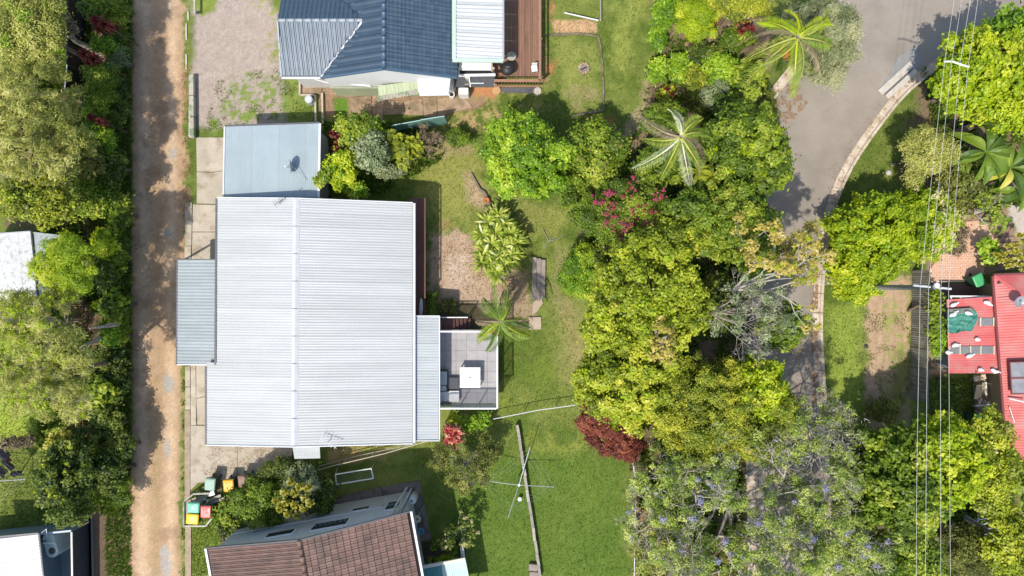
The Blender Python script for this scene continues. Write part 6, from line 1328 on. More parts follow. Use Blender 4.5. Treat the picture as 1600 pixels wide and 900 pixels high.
# the hedge between the left yards and the lane: every bush its own label
HG = 'bushes in the hedge west of the lane'
hed = [(150, 12, 20, 22, 3.0, 'green', 'mid', 'bush with a few yellow leaves, topmost in the hedge by the lane'), (180, 22, 20, 26, 2.2, 'green', 'fine', 'yellow-flecked bush beside the lane at the very top of the hedge'),
 (165, 72, 20, 14, 2.3, 'bright', 'mid', 'bright green bush between the two upper red cordylines'), (190, 62, 14, 34, 1.5, 'green', 'fine', 'low fringe bush beside the lane near the upper red cordyline'),
 (186, 92, 16, 18, 1.8, 'grey', 'fine', 'grey-green wispy bush right of the middle red cordyline'), (160, 118, 26, 24, 3.2, 'green', 'fine', 'dark feathery bush just below the middle red cordyline'),
 (158, 148, 26, 24, 2.8, 'green', 'fine', 'rounded green bush between the black fence end and the lane'), (146, 172, 24, 16, 2.6, 'bright', 'fine', 'smooth bright bush above the lowest red cordyline'),
 (185, 160, 18, 44, 1.7, 'dark', 'fine', 'low dark bush along the lane below the wispy grey-green one'), (152, 216, 30, 26, 2.9, 'bright', 'fine', 'broad bright green bush below the lowest red cordyline'),
 (176, 262, 28, 34, 2.4, 'dark', 'mid', 'dark bush with orange specks half way to the shed'), (140, 250, 26, 26, 3.6, 'olive', 'fine', 'olive bush at the east foot of the pale feathery tree'),
 (150, 310, 30, 30, 2.8, 'green', 'mid', 'mid green bush east of the yellow-green gnarled tree'), (185, 330, 20, 28, 2.0, 'green', 'mid', 'leafy bush touching the lane above the yellow star-leaved shrub'),
 (164, 378, 18, 20, 3.0, 'lime', 'big', 'yellow star-leaved shrub in the hedge opposite the carport'), (186, 400, 18, 36, 1.7, 'green', 'mid', 'mixed green bush beside the lane opposite the carport roof'),
 (158, 430, 28, 26, 2.6, 'dark', 'mid', 'dark bush east of the lime feathery tree'), (176, 478, 20, 26, 2.5, 'green', 'big', 'large-leaved green bush beside the upper slatted fence'),
 (176, 524, 16, 20, 2.4, 'bright', 'mid', 'rounded bright bush below the grey fallen branch'), (192, 500, 12, 44, 1.3, 'green', 'fine', 'low fringe bush beside the lane below the large-leaved one'),
 (158, 562, 28, 22, 2.2, 'dark', 'fine', 'shadowy bush where a grey limb crosses the hedge'), (150, 612, 30, 26, 3.0, 'green', 'big', 'glossy green bush above the lower slatted fence'),
 (184, 590, 18, 40, 1.8, 'dark', 'mid', 'dark fringe bush opposite the grey gravel patch in the lane'), (172, 660, 28, 34, 2.8, 'dark', 'mid', 'tall dark bush east of the lower slatted fence'),
 (188, 700, 18, 36, 2.6, 'dark', 'fine', 'dark bush casting the lowest jagged shade on the lane'), (165, 740, 30, 36, 3.4, 'dark', 'mid', 'deep green bush behind the dense dark olive tree'), (190, 760, 14, 30, 1.6, 'green', 'fine', 'lowest light green bush of the hedge beside the lane')]
for h_ in hed: tree(*h_[:7], 'hedge_bush', h_[7], 'bush', HG, cr=.36, lai=1.5, limbs=4, dens=1.0)
for i, (x, y, s, lab) in enumerate(((160, 38, 1.15, 'large dark red cordyline, uppermost in the hedge by the lane'), (142, 90, 1.1, 'dark red cordyline leaning over the black fence'), (152, 188, .8, 'small maroon cordyline, lowest in the hedge'), (184, 44, .5, 'tiny orange-red plant right of the uppermost cordyline'))):
    rosettes(x, y, 3.1 if i < 2 else 2.7, [(-8, -4, 0, s), (6, 2, .2, s), (14, 6, -.3, s * .7), (-2, 8, -.2, s * .8)] if i != 3 else [(0, 0, -1, s)], 'cordyline', lab, 'plant', 'red', .52, .045, 26, .3, .3, seed=i)
rosettes(153, 476, 1.6, [(0, 0, 0, 1.0)], 'rosette_plant', 'yellow-green spiky rosette beside the upper slatted fence', 'plant', 'lime', .45, .05, 22, seed=9)
rosettes(85, 492, 2.0, [(0, 0, 0, 1.4), (16, 4, .2, 1.1)], 'fan_palm', 'dark green fan-leaved plant just left of the upper slatted fence', 'plant', 'dark', .7, .05, 30, seed=10)
T = thing('bare_limb', P(165, 508), 'pale grey leaning trunk of the lacy tree across the hedge below the upper slatted fence', 'branch'); MB().tube([P(140, 513, 2.0), P(155, 511, 2.3), P(172, 509, 2.5), P(186, 508, 2.5)], [.05, .09, .11, .05], 6).build('limb', BARKP, T, smooth=True); MB().tube([P(160, 511, 2.3), P(170, 506, 2.6), P(184, 505, 2.7)], [.05, .04, .02], 5).build('limb', BARKP, T, smooth=True)  # leaning trunk of the lacy tree, built as separate limbs
# ------------------------------------------------------------------ shrubs round the garage
rosettes(527, 214, 2.4, [(-6, -4, 0, 1), (4, 2, .1, 1), (0, 12, -.2, .9), (12, -2, -.1, .8), (-4, 18, -.4, .7)], 'croton', 'dark red and orange croton beside the north-east corner of the garage', 'plant', 'red', .36, .06, 22, seed=21)
tree(560, 202, 36, 26, 3.4, 'green', 'mid', 'shrub', 'yellow-green leafy shrub above the silvery one, north of the house', 'shrub', cr=.36, col2='lime', frac2=.3, parts2='new_growth')
tree(580, 238, 32, 30, 3.8, 'grey', 'mid', 'silver_shrub', 'silvery grey-green shrub with pale twigs northeast of the garage', 'shrub', cr=.32, lai=1.2, bark=BARKP, limbs=20, core=.1)
tree(534, 262, 26, 30, 3.6, 'lime', 'mid', 'shrub', 'bright lime-green layered shrub against the east wall of the garage', 'shrub', cr=.36, lai=1.5, col2='bright', frac2=.2, parts2='green_sprays')
tree(505, 278, 14, 13, 3.9, 'green', 'mid', 'shrub', 'small dark green sprig overhanging the garage roof edge', 'shrub', cr=.26, limbs=5)
tree(556, 296, 22, 14, 2.4, 'bright', 'mid', 'shrub', 'low bright green shrub at the lower end of the lime one by the house', 'shrub', cr=.3)
tree(628, 232, 32, 26, 3.0, 'olivey', 'big', 'shrub', 'dark yellow-green large-leaved shrub south of the teal fence', 'shrub', cr=.36, lai=1.1)
twigtree(668, 222, 28, 2.4, 'bare_shrub', 'grey bare twiggy shrub at the east end of the teal fence', 'shrub', depth=3, k0=6, col='dry', sty='fine', lai=.5, cr=.25, frac=.4, seed=31, r0=.03, bark=BARKG)
tree(610, 268, 26, 14, 1.6, 'grey', 'fine', 'shrub', 'low wispy grey-green shrub below the silvery one on the lawn edge', 'shrub', cr=.25, lai=.6)
tree(716, 216, 22, 14, 1.4, 'green', 'fine', 'shrub', 'low green shrub between the twiggy one and the bright round tree', 'shrub', cr=.28)
# ------------------------------------------------------------------ garden east of the house
tree(820, 246, 70, 70, 6.0, 'bright', 'mid', 'round_tree', 'vivid bright green round tree alone on the lawn, right of the big house', cr=.38, lai=1.9, rz=2.2, limbs=10, col2='lime', frac2=.25, parts2='new_growth')
st = [(0, -38), (-16, -28), (10, -26), (-24, -8), (-4, -12), (20, -8), (-10, 6), (10, 10), (28, 4), (-22, 18), (0, 26), (20, 24), (-8, 38), (12, 38), (-24, 34), (-2, 52)]
rosettes(778, 375, 1.1, [(x, y, .25 - .004 * (abs(x) + abs(y)) , 1.0) for x, y in st], 'striped_clump', 'large clump of green and cream striped strap leaves on the bare earth', 'plant', 'strap', 1.15, .062, 30, .5, .35, seed=40)
palm(782, 503, 5.6, 2.0, 'dark green palm whose fronds overhang the balcony corner', [(8, 1.0), (52, 1.05), (80, 1.0), (112, 1.15), (140, .9), (178, .8), (205, .95), (232, .85), (262, 1.0), (290, .8), (318, 1.05), (342, .85), (98, .7)], col='palmdark', col_b='green', seed=5, wid=.42)
rosettes(795, 452, 1.0, [(0, 0, 0, .9), (-6, 10, -.2, .7)], 'dead_fronds', 'heap of dry brown fronds between the striped clump and the palm', 'dead fronds', 'dry', .55, .05, 16, .1, .3, seed=44)
tree(655, 508, 6, 5, .8, 'green', 'fine', 'shrub', 'tiny fern under the timber landing', 'shrub', cr=.12)
tree(672, 472, 14, 20, 1.1, 'green', 'fine', 'shrub', 'low green shrub in the house shade beside the dark timber deck', 'shrub', cr=.3, lai=.8)
tree(700, 476, 16, 12, .9, 'olive', 'fine', 'shrub', 'low olive shrub on bare earth north of the timber landing', 'shrub', cr=.25, lai=.7)
rosettes(708, 678, 2.2, [(-7, -6, 0, 1), (6, -4, .1, 1), (-2, 6, .2, 1), (8, 8, 0, .8), (-8, 10, -.2, .8), (2, 18, -.4, .7)], 'red_cordyline', 'pinkish-cream and red spiky plant between verandah roof and south lawn', 'plant', 'pinkcream', .55, .06, 28, seed=41)
tree(745, 660, 24, 14, 1.5, 'bright', 'mid', 'shrub', 'bright green low shrubs just below the balcony glass', 'shrub', cr=.28)
tree(712, 653, 12, 8, 1.2, 'lime', 'mid', 'shrub', 'small lime shrub at the south-west foot of the balcony', 'shrub', cr=.2)
twigtree(727, 728, 44, 3.2, 'twiggy_tree', 'nearly leafless grey twiggy shrub on the south lawn', 'shrub', depth=4, k0=9, col='olive', sty='fine', lai=.5, cr=.24, frac=.32, seed=42, r0=.05, bark=BARKG)
# shrubs south of the house by the bins
tree(410, 782, 50, 40, 3.4, 'green', 'fine', 'shrub', 'large soft green shrub between the amber-lidded bin and the yellow shrub', 'shrub', cr=.45, lai=1.8, col2='bright', frac2=.2, parts2='new_growth')
tree(352, 806, 20, 22, 1.7, 'green', 'mid', 'shrub', 'glossy green shrub right of the red-lidded bin', 'shrub', cr=.32)
tree(470, 752, 30, 26, 3.2, 'grey', 'fine', 'silver_shrub', 'dull grey-green shrub just south of the small awning', 'shrub', cr=.34, lai=1.1, core=.1)
tree(500, 772, 26, 34, 2.6, 'dark', 'mid', 'shrub', 'dark shrub at the west end of the folding clothesline', 'shrub', cr=.34)
tree(366, 826, 20, 16, 1.8, 'dark', 'mid', 'shrub', 'small dark shrub at the foot of the grey gable wall', 'shrub', cr=.28)
tree(436, 735, 30, 16, 2.6, 'dark', 'fine', 'shrub', 'dark fine-leaved shrub against the concrete slab', 'shrub', cr=.34)
ys = [(-20, 10), (-8, 18), (6, 20), (-26, -2), (-12, 0), (2, 4), (16, 10), (-14, -16), (2, -14), (18, -6), (26, 2), (10, -24), (22, -22), (-4, -32)]
rosettes(460, 783, 3.6, [(x, y, .1 * ((i * 7) % 4), 1) for i, (x, y) in enumerate(ys)], 'yellow_shrub', 'yellow broad-leaved ornamental shrub north of the brown tiled house', 'shrub', 'gold', .36, .085, 18, .35, .1, seed=45)
rosettes(420, 806, 1.0, [(0, 0, 0, .9), (8, -10, .2, .8)], 'red_plant', 'dark red plant in the shade left of the yellow shrub', 'plant', 'red', .35, .05, 18, seed=46)
# planter by the aqua roof
for i, (x, y, s, c, lab) in enumerate(((678, 853, .8, 'green', 'pale-tipped spiky plant at the left of the planter by the aqua roof'), (693, 850, .9, 'bright', 'bright spiky fern at the top of the planter by the aqua roof'), (709, 858, .9, 'bright', 'bright fern at the right of the planter by the aqua roof'), (677, 875, 1.0, 'green', 'green fern at the lower left of the planter'), (693, 874, 1.1, 'lime', 'lime fern touching the aqua roof beam'), (704, 873, 1.0, 'lime', 'second lime fern right of the first, by the aqua roof beam'))):
    rosettes(x, y, .7, [(0, 0, 0, s)], 'fern', lab, 'fern', c, .50, .028, 46, .35, .2, seed=50 + i)
twigtree(718, 832, 30, 2.6, 'frangipani', 'sparse shrub with cream flower clusters above the planter by the aqua roof', 'shrub', depth=2, k0=6, col='dark', sty='mid', lai=.8, cr=.24, frac=.6, col2='cream', frac2=.35, seed=51, r0=.04, bark=BARKG)
# ------------------------------------------------------------------ top middle garden
tree(1088, 32, 31, 36, 3.6, 'lime', 'tiny', 'round_shrub', 'dense round lime-yellow shrub in the top garden', 'shrub', cr=.4, lai=2.4, rz=1.4, limbs=4)
tree(1152, 2, 46, 34, 5.2, 'olivey', 'fine', 'tree', 'soft olive-green tree at the top edge left of the big palm', cr=.5, lai=1.6)
tree(1040, 14, 22, 30, 2.2, 'bright', 'mid', 'shrub', 'bright green shrub at the top edge beside the garden lawn', 'shrub', cr=.34)
tree(1030, 52, 14, 34, 1.4, 'bright', 'mid', 'shrub', 'narrow light green hedge strip along the top lawn edge', 'shrub', cr=.3)
tree(1120, 24, 12, 14, 1.8, 'red', 'mid', 'shrub', 'dark reddish shrub right of the lime-yellow one', 'shrub', cr=.26)
rosettes(1160, 40, 2.2, [(-10, -4, 0, .9), (4, 0, .2, 1), (14, 6, -.1, .8), (-2, 10, -.2, .8)], 'red_bromeliad', 'deep red spiky plants left of the big palm crown', 'plant', 'red', .42, .05, 24, seed=60)
sh = [(1062, 110, 26, 24, 1.4, 'bright', 'mid', 'light green low shrub near the top lawn edge, below a bare patch'), (1028, 110, 16, 22, 1.2, 'bright', 'mid', 'low shrub spilling onto the top lawn edge'), (1100, 86, 28, 18, 1.8, 'dark', 'mid', 'dark shrub below the lime-yellow round one'),
 (1150, 62, 24, 20, 1.7, 'green', 'mid', 'mid green shrub below the deep red spiky plants'), (1090, 126, 20, 22, 1.8, 'olivey', 'mid', 'shrub with orange leaf tips in the middle of the top garden'), (1128, 110, 30, 28, 2.2, 'bright', 'mid', 'leafy bright shrub in the centre of the top garden'),
 (1172, 124, 30, 30, 3.0, 'green', 'big', 'star-leaved green shrub near the left kerb'), (1120, 150, 26, 20, 2.2, 'grey', 'fine', 'grey wispy shrub right above the pale-fronded palm'), (1150, 170, 34, 24, 3.4, 'green', 'mid', 'dark green shrub between the pale-fronded palm and the road'),
 (1040, 150, 18, 18, 1.2, 'olivey', 'mid', 'low brownish-green shrub left of the pale-fronded palm'), (1188, 172, 26, 36, 2.4, 'olive', 'fine', 'soft olive shrub touching the left kerb'), (1035, 190, 34, 26, 3.6, 'green', 'mid', 'green shrub at the left foot of the pale-fronded palm')]
for s in sh: tree(*s[:7], 'garden_shrub', s[7], 'shrub', 'shrubs in the top garden', cr=.34, lai=1.4, limbs=4)
rosettes(1042, 140, 1.2, [(0, 0, 0, .8), (8, 8, 0, .6)], 'red_plant', 'maroon spiky plant on the lawn edge of the top garden', 'plant', 'red', .35, .05, 18, seed=62)
tree(1276, 66, 66, 66, 5.2, 'grey_olive', 'needle', 'feathery_tree', 'grey-green fine-leaved tree spreading over the road under the tall palm', cr=.5, lai=1.7, rz=1.8, limbs=22, bark=BARKP, col2='olive', frac2=.3, parts2='olive_sprays')
palm(1246, 58, 8.6, 2.6, 'tall palm with long drooping yellow-green fronds beside the road at the top', [(10, 1.0), (38, 1.15), (62, .75), (95, .6), (140, .85), (158, 1.1), (196, 1.0), (214, 1.25), (238, .9), (262, 1.15), (285, 1.2), (322, 1.0), (345, .9)], col='palm', col_b='lime', seed=61, base=(P(1180, 118).x, P(1180, 118).y), wid=.44)
palm(1064, 214, 8.2, 2.2, 'palm with bleached pale frond tips rising from the central green canopy', [(0, .9), (22, 1.05), (60, .85), (88, .8), (112, .8), (172, 1.1), (205, .8), (228, 1.25), (250, 1.1), (280, 1.2), (305, 1.0), (330, 1.0)], col='palm', col_b='palmpale', seed=63, wid=.42, orange=False)
# ------------------------------------------------------------------ the central canopy
tree(925, 245, 52, 62, 4.6, 'green', 'mid', 'leafy_tree', 'dull olive-green tree right of the vivid round tree', cr=.48, lai=1.6, col2='olive', frac2=.25, parts2='new_growth')
tree(895, 300, 26, 30, 3.0, 'green', 'mid', 'shrub', 'green shrub on the lawn edge between the vivid round tree and the pink blossom', 'shrub', cr=.36)
tree(1160, 225, 70, 66, 7.6, 'green', 'mid', 'leafy_tree', 'large dense green tree right of the pale-fronded palm, beside the road', cr=.38, lai=1.9, rz=2.6, col2='lime', frac2=.22, parts2='new_growth')
tree(1200, 265, 36, 50, 6.0, 'green', 'broad', 'leafy_tree', 'glossy light green tree hanging over the road edge below the dense one', cr=.45, lai=1.5)
tree(1030, 258, 46, 40, 5.0, 'green', 'mid', 'leafy_tree', 'green tree directly beneath the pale-fronded palm', cr=.45, lai=1.6)
for i, (x, y) in enumerate(((1112, 278), (1090, 268))): rosettes(x, y, 5.4, [(0, 0, 0, 1.0)], 'fern_palm', ['arching fern-like fronds below the dense green tree', 'second arching green fronds left of the fern-like ones'][i], 'palm', 'olivey', 1.3, .10, 12, .4, .7, seed=66 + i)
tree(972, 335, 74, 54, 6.2, 'green', 'fine', 'bougainvillea', 'sprawling green shrub scattered with hot pink blossom at the middle of the canopy', 'flowering shrub', cr=.45, lai=1.6, rz=1.9, col2='olive', frac2=.3, parts2='new_growth')
rb = np.random.default_rng(70); BP = [(990, 284), (934, 308), (943, 313), (950, 300), (957, 323), (968, 318), (955, 340), (978, 298), (993, 332), (1018, 326), (1028, 306), (960, 338), (950, 345), (972, 352), (980, 350), (990, 346), (1008, 358), (1012, 352), (975, 384), (982, 378), (966, 365), (940, 322), (962, 305), (1033, 308)]
c = P(985, 335); pos = np.array([tuple(P(x + rb.normal() * 8, y + rb.normal() * 6.5, 6.15 + rb.normal() * .12)) for x, y in BP for _ in range(4)]); V, A = clump_leaves(pos, rb.uniform(.04, .13, len(pos)), 'tiny', rb, 1.5)
bt = [o for o in bpy.data.objects if o.name.startswith('bougainvillea') and o.type == 'EMPTY'][0]; np_mesh('blossom', LM('pink'), V, 4, bt, [('lv', 'FACE', 'FLOAT', A)])['kind'] = 'stuff'
tree(1120, 345, 98, 64, 7.4, 'green', 'mid', 'leafy_tree', 'widest mid-green tree of the central canopy, right of the pink blossom', cr=.38, lai=1.9, rz=2.4, col2='olivey', frac2=.3, parts2='new_growth')
tree(1060, 375, 50, 34, 6.8, 'yellow', 'mid', 'leafy_tree', 'yellow-tipped crown low in the widest green tree', cr=.42, lai=1.3)
tree(1190, 400, 36, 40, 5.2, 'bright', 'mid', 'leafy_tree', 'smaller fresh green tree where the white limbs begin', cr=.42, lai=1.3)
tree(914, 428, 40, 44, 3.6, 'bright', 'tiny', 'round_shrub', 'compact round bright green shrub on the lawn edge of the canopy', 'shrub', cr=.4, lai=2.2, rz=1.5, limbs=4)
tree(950, 405, 30, 26, 3.4, 'dark', 'mid', 'shrub', 'dark shrub tucked between the compact round one and the yellow tree', 'shrub', cr=.36)
tree(1008, 468, 106, 96, 9.0, 'yellow', 'mid', 'yellow_tree', 'large golden-yellow tree in the middle of the canopy with visible limbs', cr=.38, lai=1.5, rz=2.6, limbs=40, bark=BARKP, dens=.85, col2='lime', frac2=.2, parts2='new_growth')
tree(985, 590, 80, 84, 8.0, 'yellow', 'mid', 'yellow_tree', 'second golden-yellow tree, lower left of the first and above the dark red shrub', cr=.36, lai=1.7, rz=2.4, limbs=20, bark=BARKP, col2='lime', frac2=.25, parts2='new_growth')
tree(1035, 535, 28, 34, 9.6, 'orange', 'mid', 'orange_tree', 'small crown of orange-brown leaves between the two golden trees', cr=.22, lai=.8, dens=.35, limbs=10, bark=BARKP, rz=.8, core=.1)
tree(1120, 640, 106, 92, 8.6, 'olivey', 'fine', 'leafy_tree', 'broad soft yellow-green tree at the lower middle of the canopy', cr=.40, lai=1.9, rz=2.6, col2='green', frac2=.35, parts2='green_sprays', limbs=14)
tree(1182, 606, 44, 56, 8.4, 'lime', 'mid', 'leafy_tree', 'bright lime east flank tree beside the shaded road', cr=.34, lai=1.8, rz=2.0)
tree(1120, 480, 44, 60, 4.6, 'dark', 'broad', 'understory_tree', 'dark shaded understory tree below the bare white limbs', cr=.5, lai=1.3)
tree(1218, 508, 38, 44, 6.2, 'green', 'mid', 'leafy_tree', 'grey-green leafy tree right of the bare white limbs', cr=.4, lai=1.4, bark=BARKP, col2='grey', frac2=.4, parts2='silvery_sprays')
twigtree(1128, 492, 100, 8.8, 'bare_tree', 'bare tree with many fine silvery limbs fanning towards the road', depth=4, k0=9, seed=71, r0=.055, bark=BARKP, dirs=[-.9, -.6, -.35, -.1, .1, .3, .55, .85, 2.9], haze=.008, col='grey', sty='fine', lai=.5, cr=.25, frac=.12, z0=5.5)
twigtree(1160, 452, 118, 9.5, 'orange_leaved_tree', 'open tree with white limbs and golden-orange leaves reaching over the road', depth=4, k0=5, seed=72, r0=.085, bark=mat('bark_white', (.36, .33, .28), (.48, .45, .40), rough=.8), dirs=[.05, .3, .55, .8, .45], col='orange', sty='mid', lai=.7, cr=.26, frac=.45, z0=7.0, col2='lime', frac2=.15, twist=.35)
tree(1246, 398, 26, 42, 8.2, 'orange', 'fine', 'golden_crown_tree', 'thin golden-orange crown hanging over the asphalt and kerb', cr=.22, lai=.6, dens=.4, bark=BARKP, limbs=16, rz=1.2, col2='yellow', frac2=.3, parts2='yellow_sprays', core=.1)
tree(948, 650, 48, 46, 3.9, 'maroon', 'fine', 'red_shrub', 'dark crimson-brown shrub at the lawn edge below the golden trees', 'shrub', cr=.36, lai=1.8, rz=1.5)
tree(970, 690, 34, 32, 3.2, 'maroon', 'fine', 'red_shrub', 'lower lobe of crimson-brown foliage beside the white-topped fence strip', 'shrub', cr=.3, lai=1.6)
tree(918, 616, 14, 20, 2.6, 'maroon', 'fine', 'red_shrub', 'small dusky maroon shrub at the upper left of the crimson-brown one', 'shrub', cr=.26, lai=1.4)
tree(958, 660, 12, 14, 3.9, 'lime', 'mid', 'shrub', 'tuft of green leaves inside the crimson-brown shrub', 'shrub', cr=.22)
# jacaranda and neighbours, bottom
twigtree(1160, 805, 162, 8.6, 'jacaranda', 'wide jacaranda with silvery limbs, thin leaves and lilac blossom at the bottom', depth=6, k0=9, col='fresh', sty='fine', lai=.7, cr=.28, frac=.17, haze=.012, col2='lilac', frac2=.014, seed=81, r0=.11, bark=BARKJ, z0=4.5)
twigtree(1258, 705, 92, 7.8, 'bare_tree', 'mostly leafless tangle of pale twigs over the shaded road, upper right of the jacaranda', depth=6, k0=7, col='fresh', sty='fine', lai=.6, cr=.24, frac=.10, haze=.012, seed=82, r0=.08, bark=BARKJ, z0=4.5, base=tuple(P(1165, 745)), twist=.6)
twigtree(1265, 850, 110, 7.8, 'jacaranda', 'second jacaranda with denser lilac blossom at the bottom edge', depth=6, k0=8, col='fresh', sty='fine', lai=.7, cr=.28, frac=.17, haze=.016, col2='lilac', frac2=.028, seed=83, r0=.09, bark=BARKJ, z0=4.0)
tree(1050, 770, 40, 50, 5.8, 'fresh', 'mid', 'leafy_tree', 'fresh green tree at the west side of the jacaranda', cr=.42, lai=1.1, bark=BARKP, limbs=14)
tree(1015, 850, 34, 44, 4.6, 'pale', 'fine', 'leafy_tree', 'greyish brush-like tree at the bottom beside the lawn fence', cr=.42, lai=1.1, bark=BARKP, limbs=18)
tree(1105, 885, 56, 28, 4.0, 'olive', 'fine', 'leafy_tree', 'muted olive tree under the jacaranda at the bottom edge', cr=.45, lai=1.2, limbs=8)
# ------------------------------------------------------------------ east side
tree(1532, 122, 80, 72, 6.8, 'lime', 'broad', 'yellow_green_tree', 'big yellow-green tree under the wires at the top right', cr=.38, lai=1.8, rz=2.4, limbs=14, col2='yellow', frac2=.25, parts2='new_growth')
tree(1585, 70, 50, 56, 5.8, 'bright', 'broad', 'leafy_tree', 'darker green tree at the top right corner', cr=.5, lai=1.6)
tree(1582, 170, 50, 40, 6.6, 'lime', 'mid', 'leafy_tree', 'yellowish tree at the right edge above the banana plants', cr=.45, lai=1.4)
twigtree(1455, 238, 38, 5.4, 'wispy_tree', 'wispy olive tree with pale twigs above the small driveway', depth=4, k0=8, col='pale', sty='fine', lai=.9, cr=.35, frac=.8, seed=91, r0=.06, bark=BARKP)
tree(1340, 432, 46, 38, 4.2, 'lime', 'mid', 'dense_tree', 'low lime lobe at the south side of the dense verge tree', cr=.34, lai=2.0, limbs=4)
tree(1352, 378, 62, 84, 4.9, 'lime', 'mid', 'dense_tree', 'dense bright green tree with a rounded crown on the verge beside the kerb', cr=.36, lai=2.1, rz=2.5, limbs=6, col2='bright', frac2=.25, parts2='new_growth')
tree(1434, 352, 48, 64, 4.8, 'lime', 'mid', 'flowering_tree', 'tree edged with cream blossom beside the dense verge tree', cr=.34, lai=1.8, rz=2.2, col2='cream', frac2=.38, sty2='mid', parts2='blossom', zoned=-2.0)
tree(1495, 290, 40, 40, 3.4, 'olive', 'mid', 'shrub', 'mixed olive shrub above the brick paving', 'shrub', cr=.36, lai=1.2, bark=BARKP, limbs=10)
twigtree(1488, 372, 24, 2.0, 'dry_shrub', 'dead brown twiggy shrub over the brick paving', 'shrub', depth=3, k0=7, col='dry', sty='fine', lai=.6, cr=.28, frac=.5, seed=92, r0=.035, bark=BARKP)
twigtree(1545, 330, 40, 4.2, 'bare_tree', 'small tree with white bare limbs beside the gravel path', depth=3, k0=5, col='green', sty='mid', lai=.5, cr=.25, frac=.3, seed=93, r0=.06, bark=mat('bark_white', (.55, .52, .47)))
def banana(px, py, z, lab, n, L_, seed, a0=0):
    rg = np.random.default_rng(seed); c = P(px, py, z); T = thing('banana_plant', (c.x, c.y, 0), lab, 'banana plant'); MB().tube([(c.x, c.y, 0), (c.x, c.y, z)], [.14, .09], 8).build('stem', mat('banana_stem', (.25, .30, .10), rough=.7), T, smooth=True)
    for i in range(n):
        an = a0 + 2.399 * i + rg.normal() * .15; Lx = L_ * rg.uniform(.7, 1.1); w = Lx * .15; d = np.array([math.cos(an), math.sin(an), 0]); s_ = np.array([-d[1], d[0], 0]); V = []; A = []; seg = 8; ris = rg.uniform(.3, .8); dr = rg.uniform(.5, 1.2)
        def q(t): return np.array((c.x, c.y, c.z)) + d * (Lx * t) + np.array([0, 0, ris * math.sin(t * 2) - dr * t * t])
        def ww(t): return 0.03 if t < .12 else w * math.sin(math.pi * min(1, (t - .1) / .92)) ** .6
        lv = float(np.clip(.4 + rg.normal() * .25, 0, 1))
        for k in range(seg):
            a, b_ = k / seg, (k + 1) / seg; A0, B0 = q(a), q(b_)
            for sg in (-1, 1):
                V += [A0, B0, B0 + s_ * sg * ww(b_) + [0, 0, ww(b_) * .35], A0 + s_ * sg * ww(a) + [0, 0, ww(a) * .35]]; A.append(lv + sg * .04)
        np_mesh('leaf', LM('banana'), np.array(V), 4, T, [('lv', 'FACE', 'FLOAT', A)], smooth=False)
banana(1540, 238, 3.6, 'tall banana-like plant with broad glossy leaves right of the wires', 13, 1.9, 101)
banana(1578, 262, 3.2, 'banana-like plant at the right edge beside the first', 10, 1.8, 102, 1.0)
banana(1508, 275, 2.8, 'smaller banana-like plant with orange-tinged leaves left of the tall one', 9, 1.3, 103, 2.0)
banana(1560, 345, 1.6, 'low paddle-leaved plant at the edge of the gravel path', 7, 1.0, 104)
banana(1592, 300, 2.6, 'paddle-leaved plant cut by the right edge above the gravel path', 8, 1.4, 105, .5)
gs = [(1560, 402), (1578, 388), (1596, 372), (1590, 398), (1572, 410), (1596, 418)]
for i, (x, y) in enumerate(gs):
    rosettes(x, y, 2.0, [(-6, -4, 0, .9), (5, -5, .1, .9), (0, 5, .15, .9), (7, 4, 0, .8)], 'golden_bush', ['golden leafy bush nearest the brick paving', 'golden leafy bush above the corner of the red roof', 'topmost golden leafy bush at the right edge', 'golden leafy bush between the topmost and the roof corner', 'golden leafy bush touching the green bin shade', 'golden leafy bush overhanging the red hip roof'][i], 'bush', 'gold', .30, .075, 18, .3, .1, seed=110 + i)
tree(1545, 392, 16, 20, 1.6, 'bright', 'big', 'shrub', 'broad green shrub between the brick paving and the golden bushes', 'shrub', cr=.3)
tree(1460, 488, 12, 42, 2.2, 'green', 'mid', 'shrub', 'leafy green shrub between the grey paling fence and the red lean-to', 'shrub', cr=.28, col2='lime', frac2=.3, parts2='new_growth')
tree(1468, 535, 13, 20, 2.0, 'bright', 'fine', 'shrub', 'light green shrub beside the long skylight end', 'shrub', cr=.26)
tree(1456, 460, 6, 8, 1.4, 'green', 'fine', 'shrub', 'tiny green shrub under the pole crossarm', 'shrub', cr=.16)
tree(1398, 752, 78, 90, 7.0, 'green', 'broad', 'leafy_tree', 'large dark-and-bright green tree west of the wires at the lower right', cr=.38, lai=1.5, rz=2.4, limbs=14)
tree(1462, 722, 70, 76, 7.2, 'lime', 'broad', 'leafy_tree', 'large yellow-green tree beneath the wires at the lower right', cr=.38, lai=1.5, rz=2.4, limbs=16, bark=BARKP)
tree(1545, 720, 46, 78, 6.0, 'yellow', 'mid', 'leafy_tree', 'thin yellow-leaved tree reaching the south end of the red roof', cr=.42, lai=1.0, dens=.8, limbs=20, bark=BARKP, col2='pale', frac2=.3, parts2='pale_sprays')
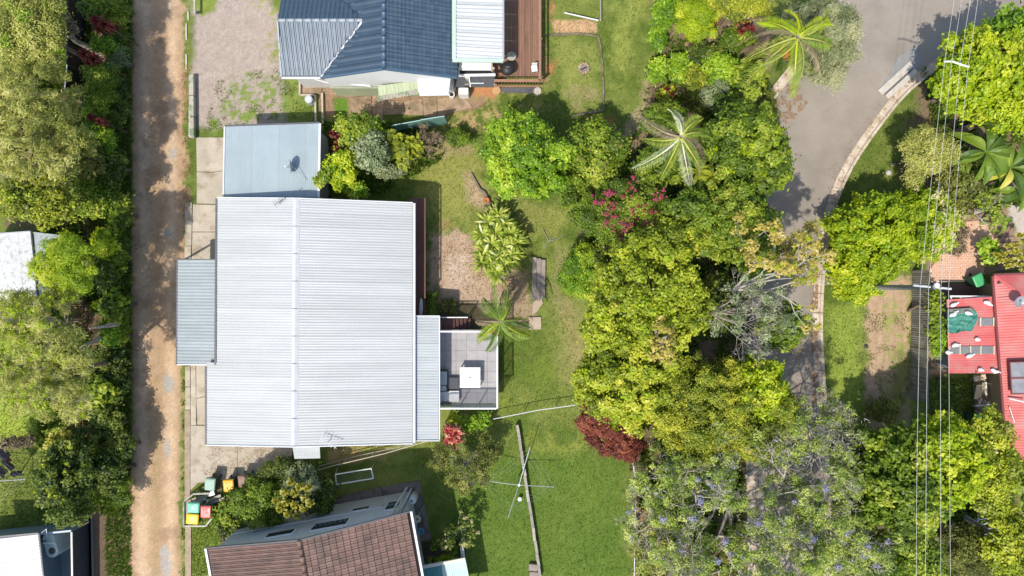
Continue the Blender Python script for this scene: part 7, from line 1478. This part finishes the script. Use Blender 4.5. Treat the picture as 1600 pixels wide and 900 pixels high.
tree(1580, 850, 44, 60, 5.6, 'yellow', 'mid', 'leafy_tree', 'yellow-leaved tree in the bottom right corner', cr=.42, lai=1.2, limbs=12, bark=BARKP)
tree(1400, 868, 70, 46, 5.8, 'green', 'mid', 'leafy_tree', 'deep green tree at the bottom beside the second jacaranda', cr=.48, lai=1.6)
tree(1510, 860, 44, 44, 4.2, 'olive', 'fine', 'leafy_tree', 'dull olive tree at the bottom between the wires and the corner', cr=.42, lai=1.1, bark=BARKP, limbs=10)
T = thing('stacked_frames', P(1538, 820), 'grey stacked metal frames half hidden under the yellow-leaved trees', 'frames')
for i in range(4): MB().beam(P(1526 + i * 2, 812 + i * 8, .8), P(1556, 808 + i * 8, .8), .06, .06).build('frame_bar', STEEL, T)
for x in (1528, 1556): MB().beam(P(x, 808, .8), P(x, 842, .8), .06, .06).build('frame_bar', STEEL, T); MB().beam(P(x, 812, 0), P(x, 812, .8), .06, .06).build('leg', STEEL, T)
tree(1380, 640, 30, 22, 2.0, 'olive', 'fine', 'shrub', 'dry olive shrub on the verge above the lower right trees', 'shrub', cr=.28, lai=.8)
# stray dry sticks on the lawn
T = thing('bare_limb', P(855, 375), 'thin dry forked branch lying on the lawn below the vivid round tree', 'branch')
for a in ([(850, 388), (858, 376), (868, 368)], [(857, 377), (852, 366), (848, 356)], [(858, 376), (870, 374), (884, 364)]): MB().tube([P(*q, .06) for q in a], [.035, .022, .01], 5).build('twig', BARKG, T)
# outlet grate, small stone etc. on the verge
p = P(1353, 541); T = thing('verge_stone', p, 'small dark round cover on the bare strip of the verge', 'cover'); MB().lathe((p.x, p.y, -.02), [(.13, 0), (.13, .06), (.06, .08)], 10).build('cover_body', mat('iron', (.04, .04, .045)), T)
p = P(1388, 270); T = thing('verge_rock', p, 'pale boulder on the grass verge above the dense rounded tree', 'rock'); MB().lathe((p.x, p.y, -.04), [(.17, 0), (.20, .10), (.13, .2), (.03, .24)], 6).build('rock_body', CONC, T)

LEAF_EXTRA = None
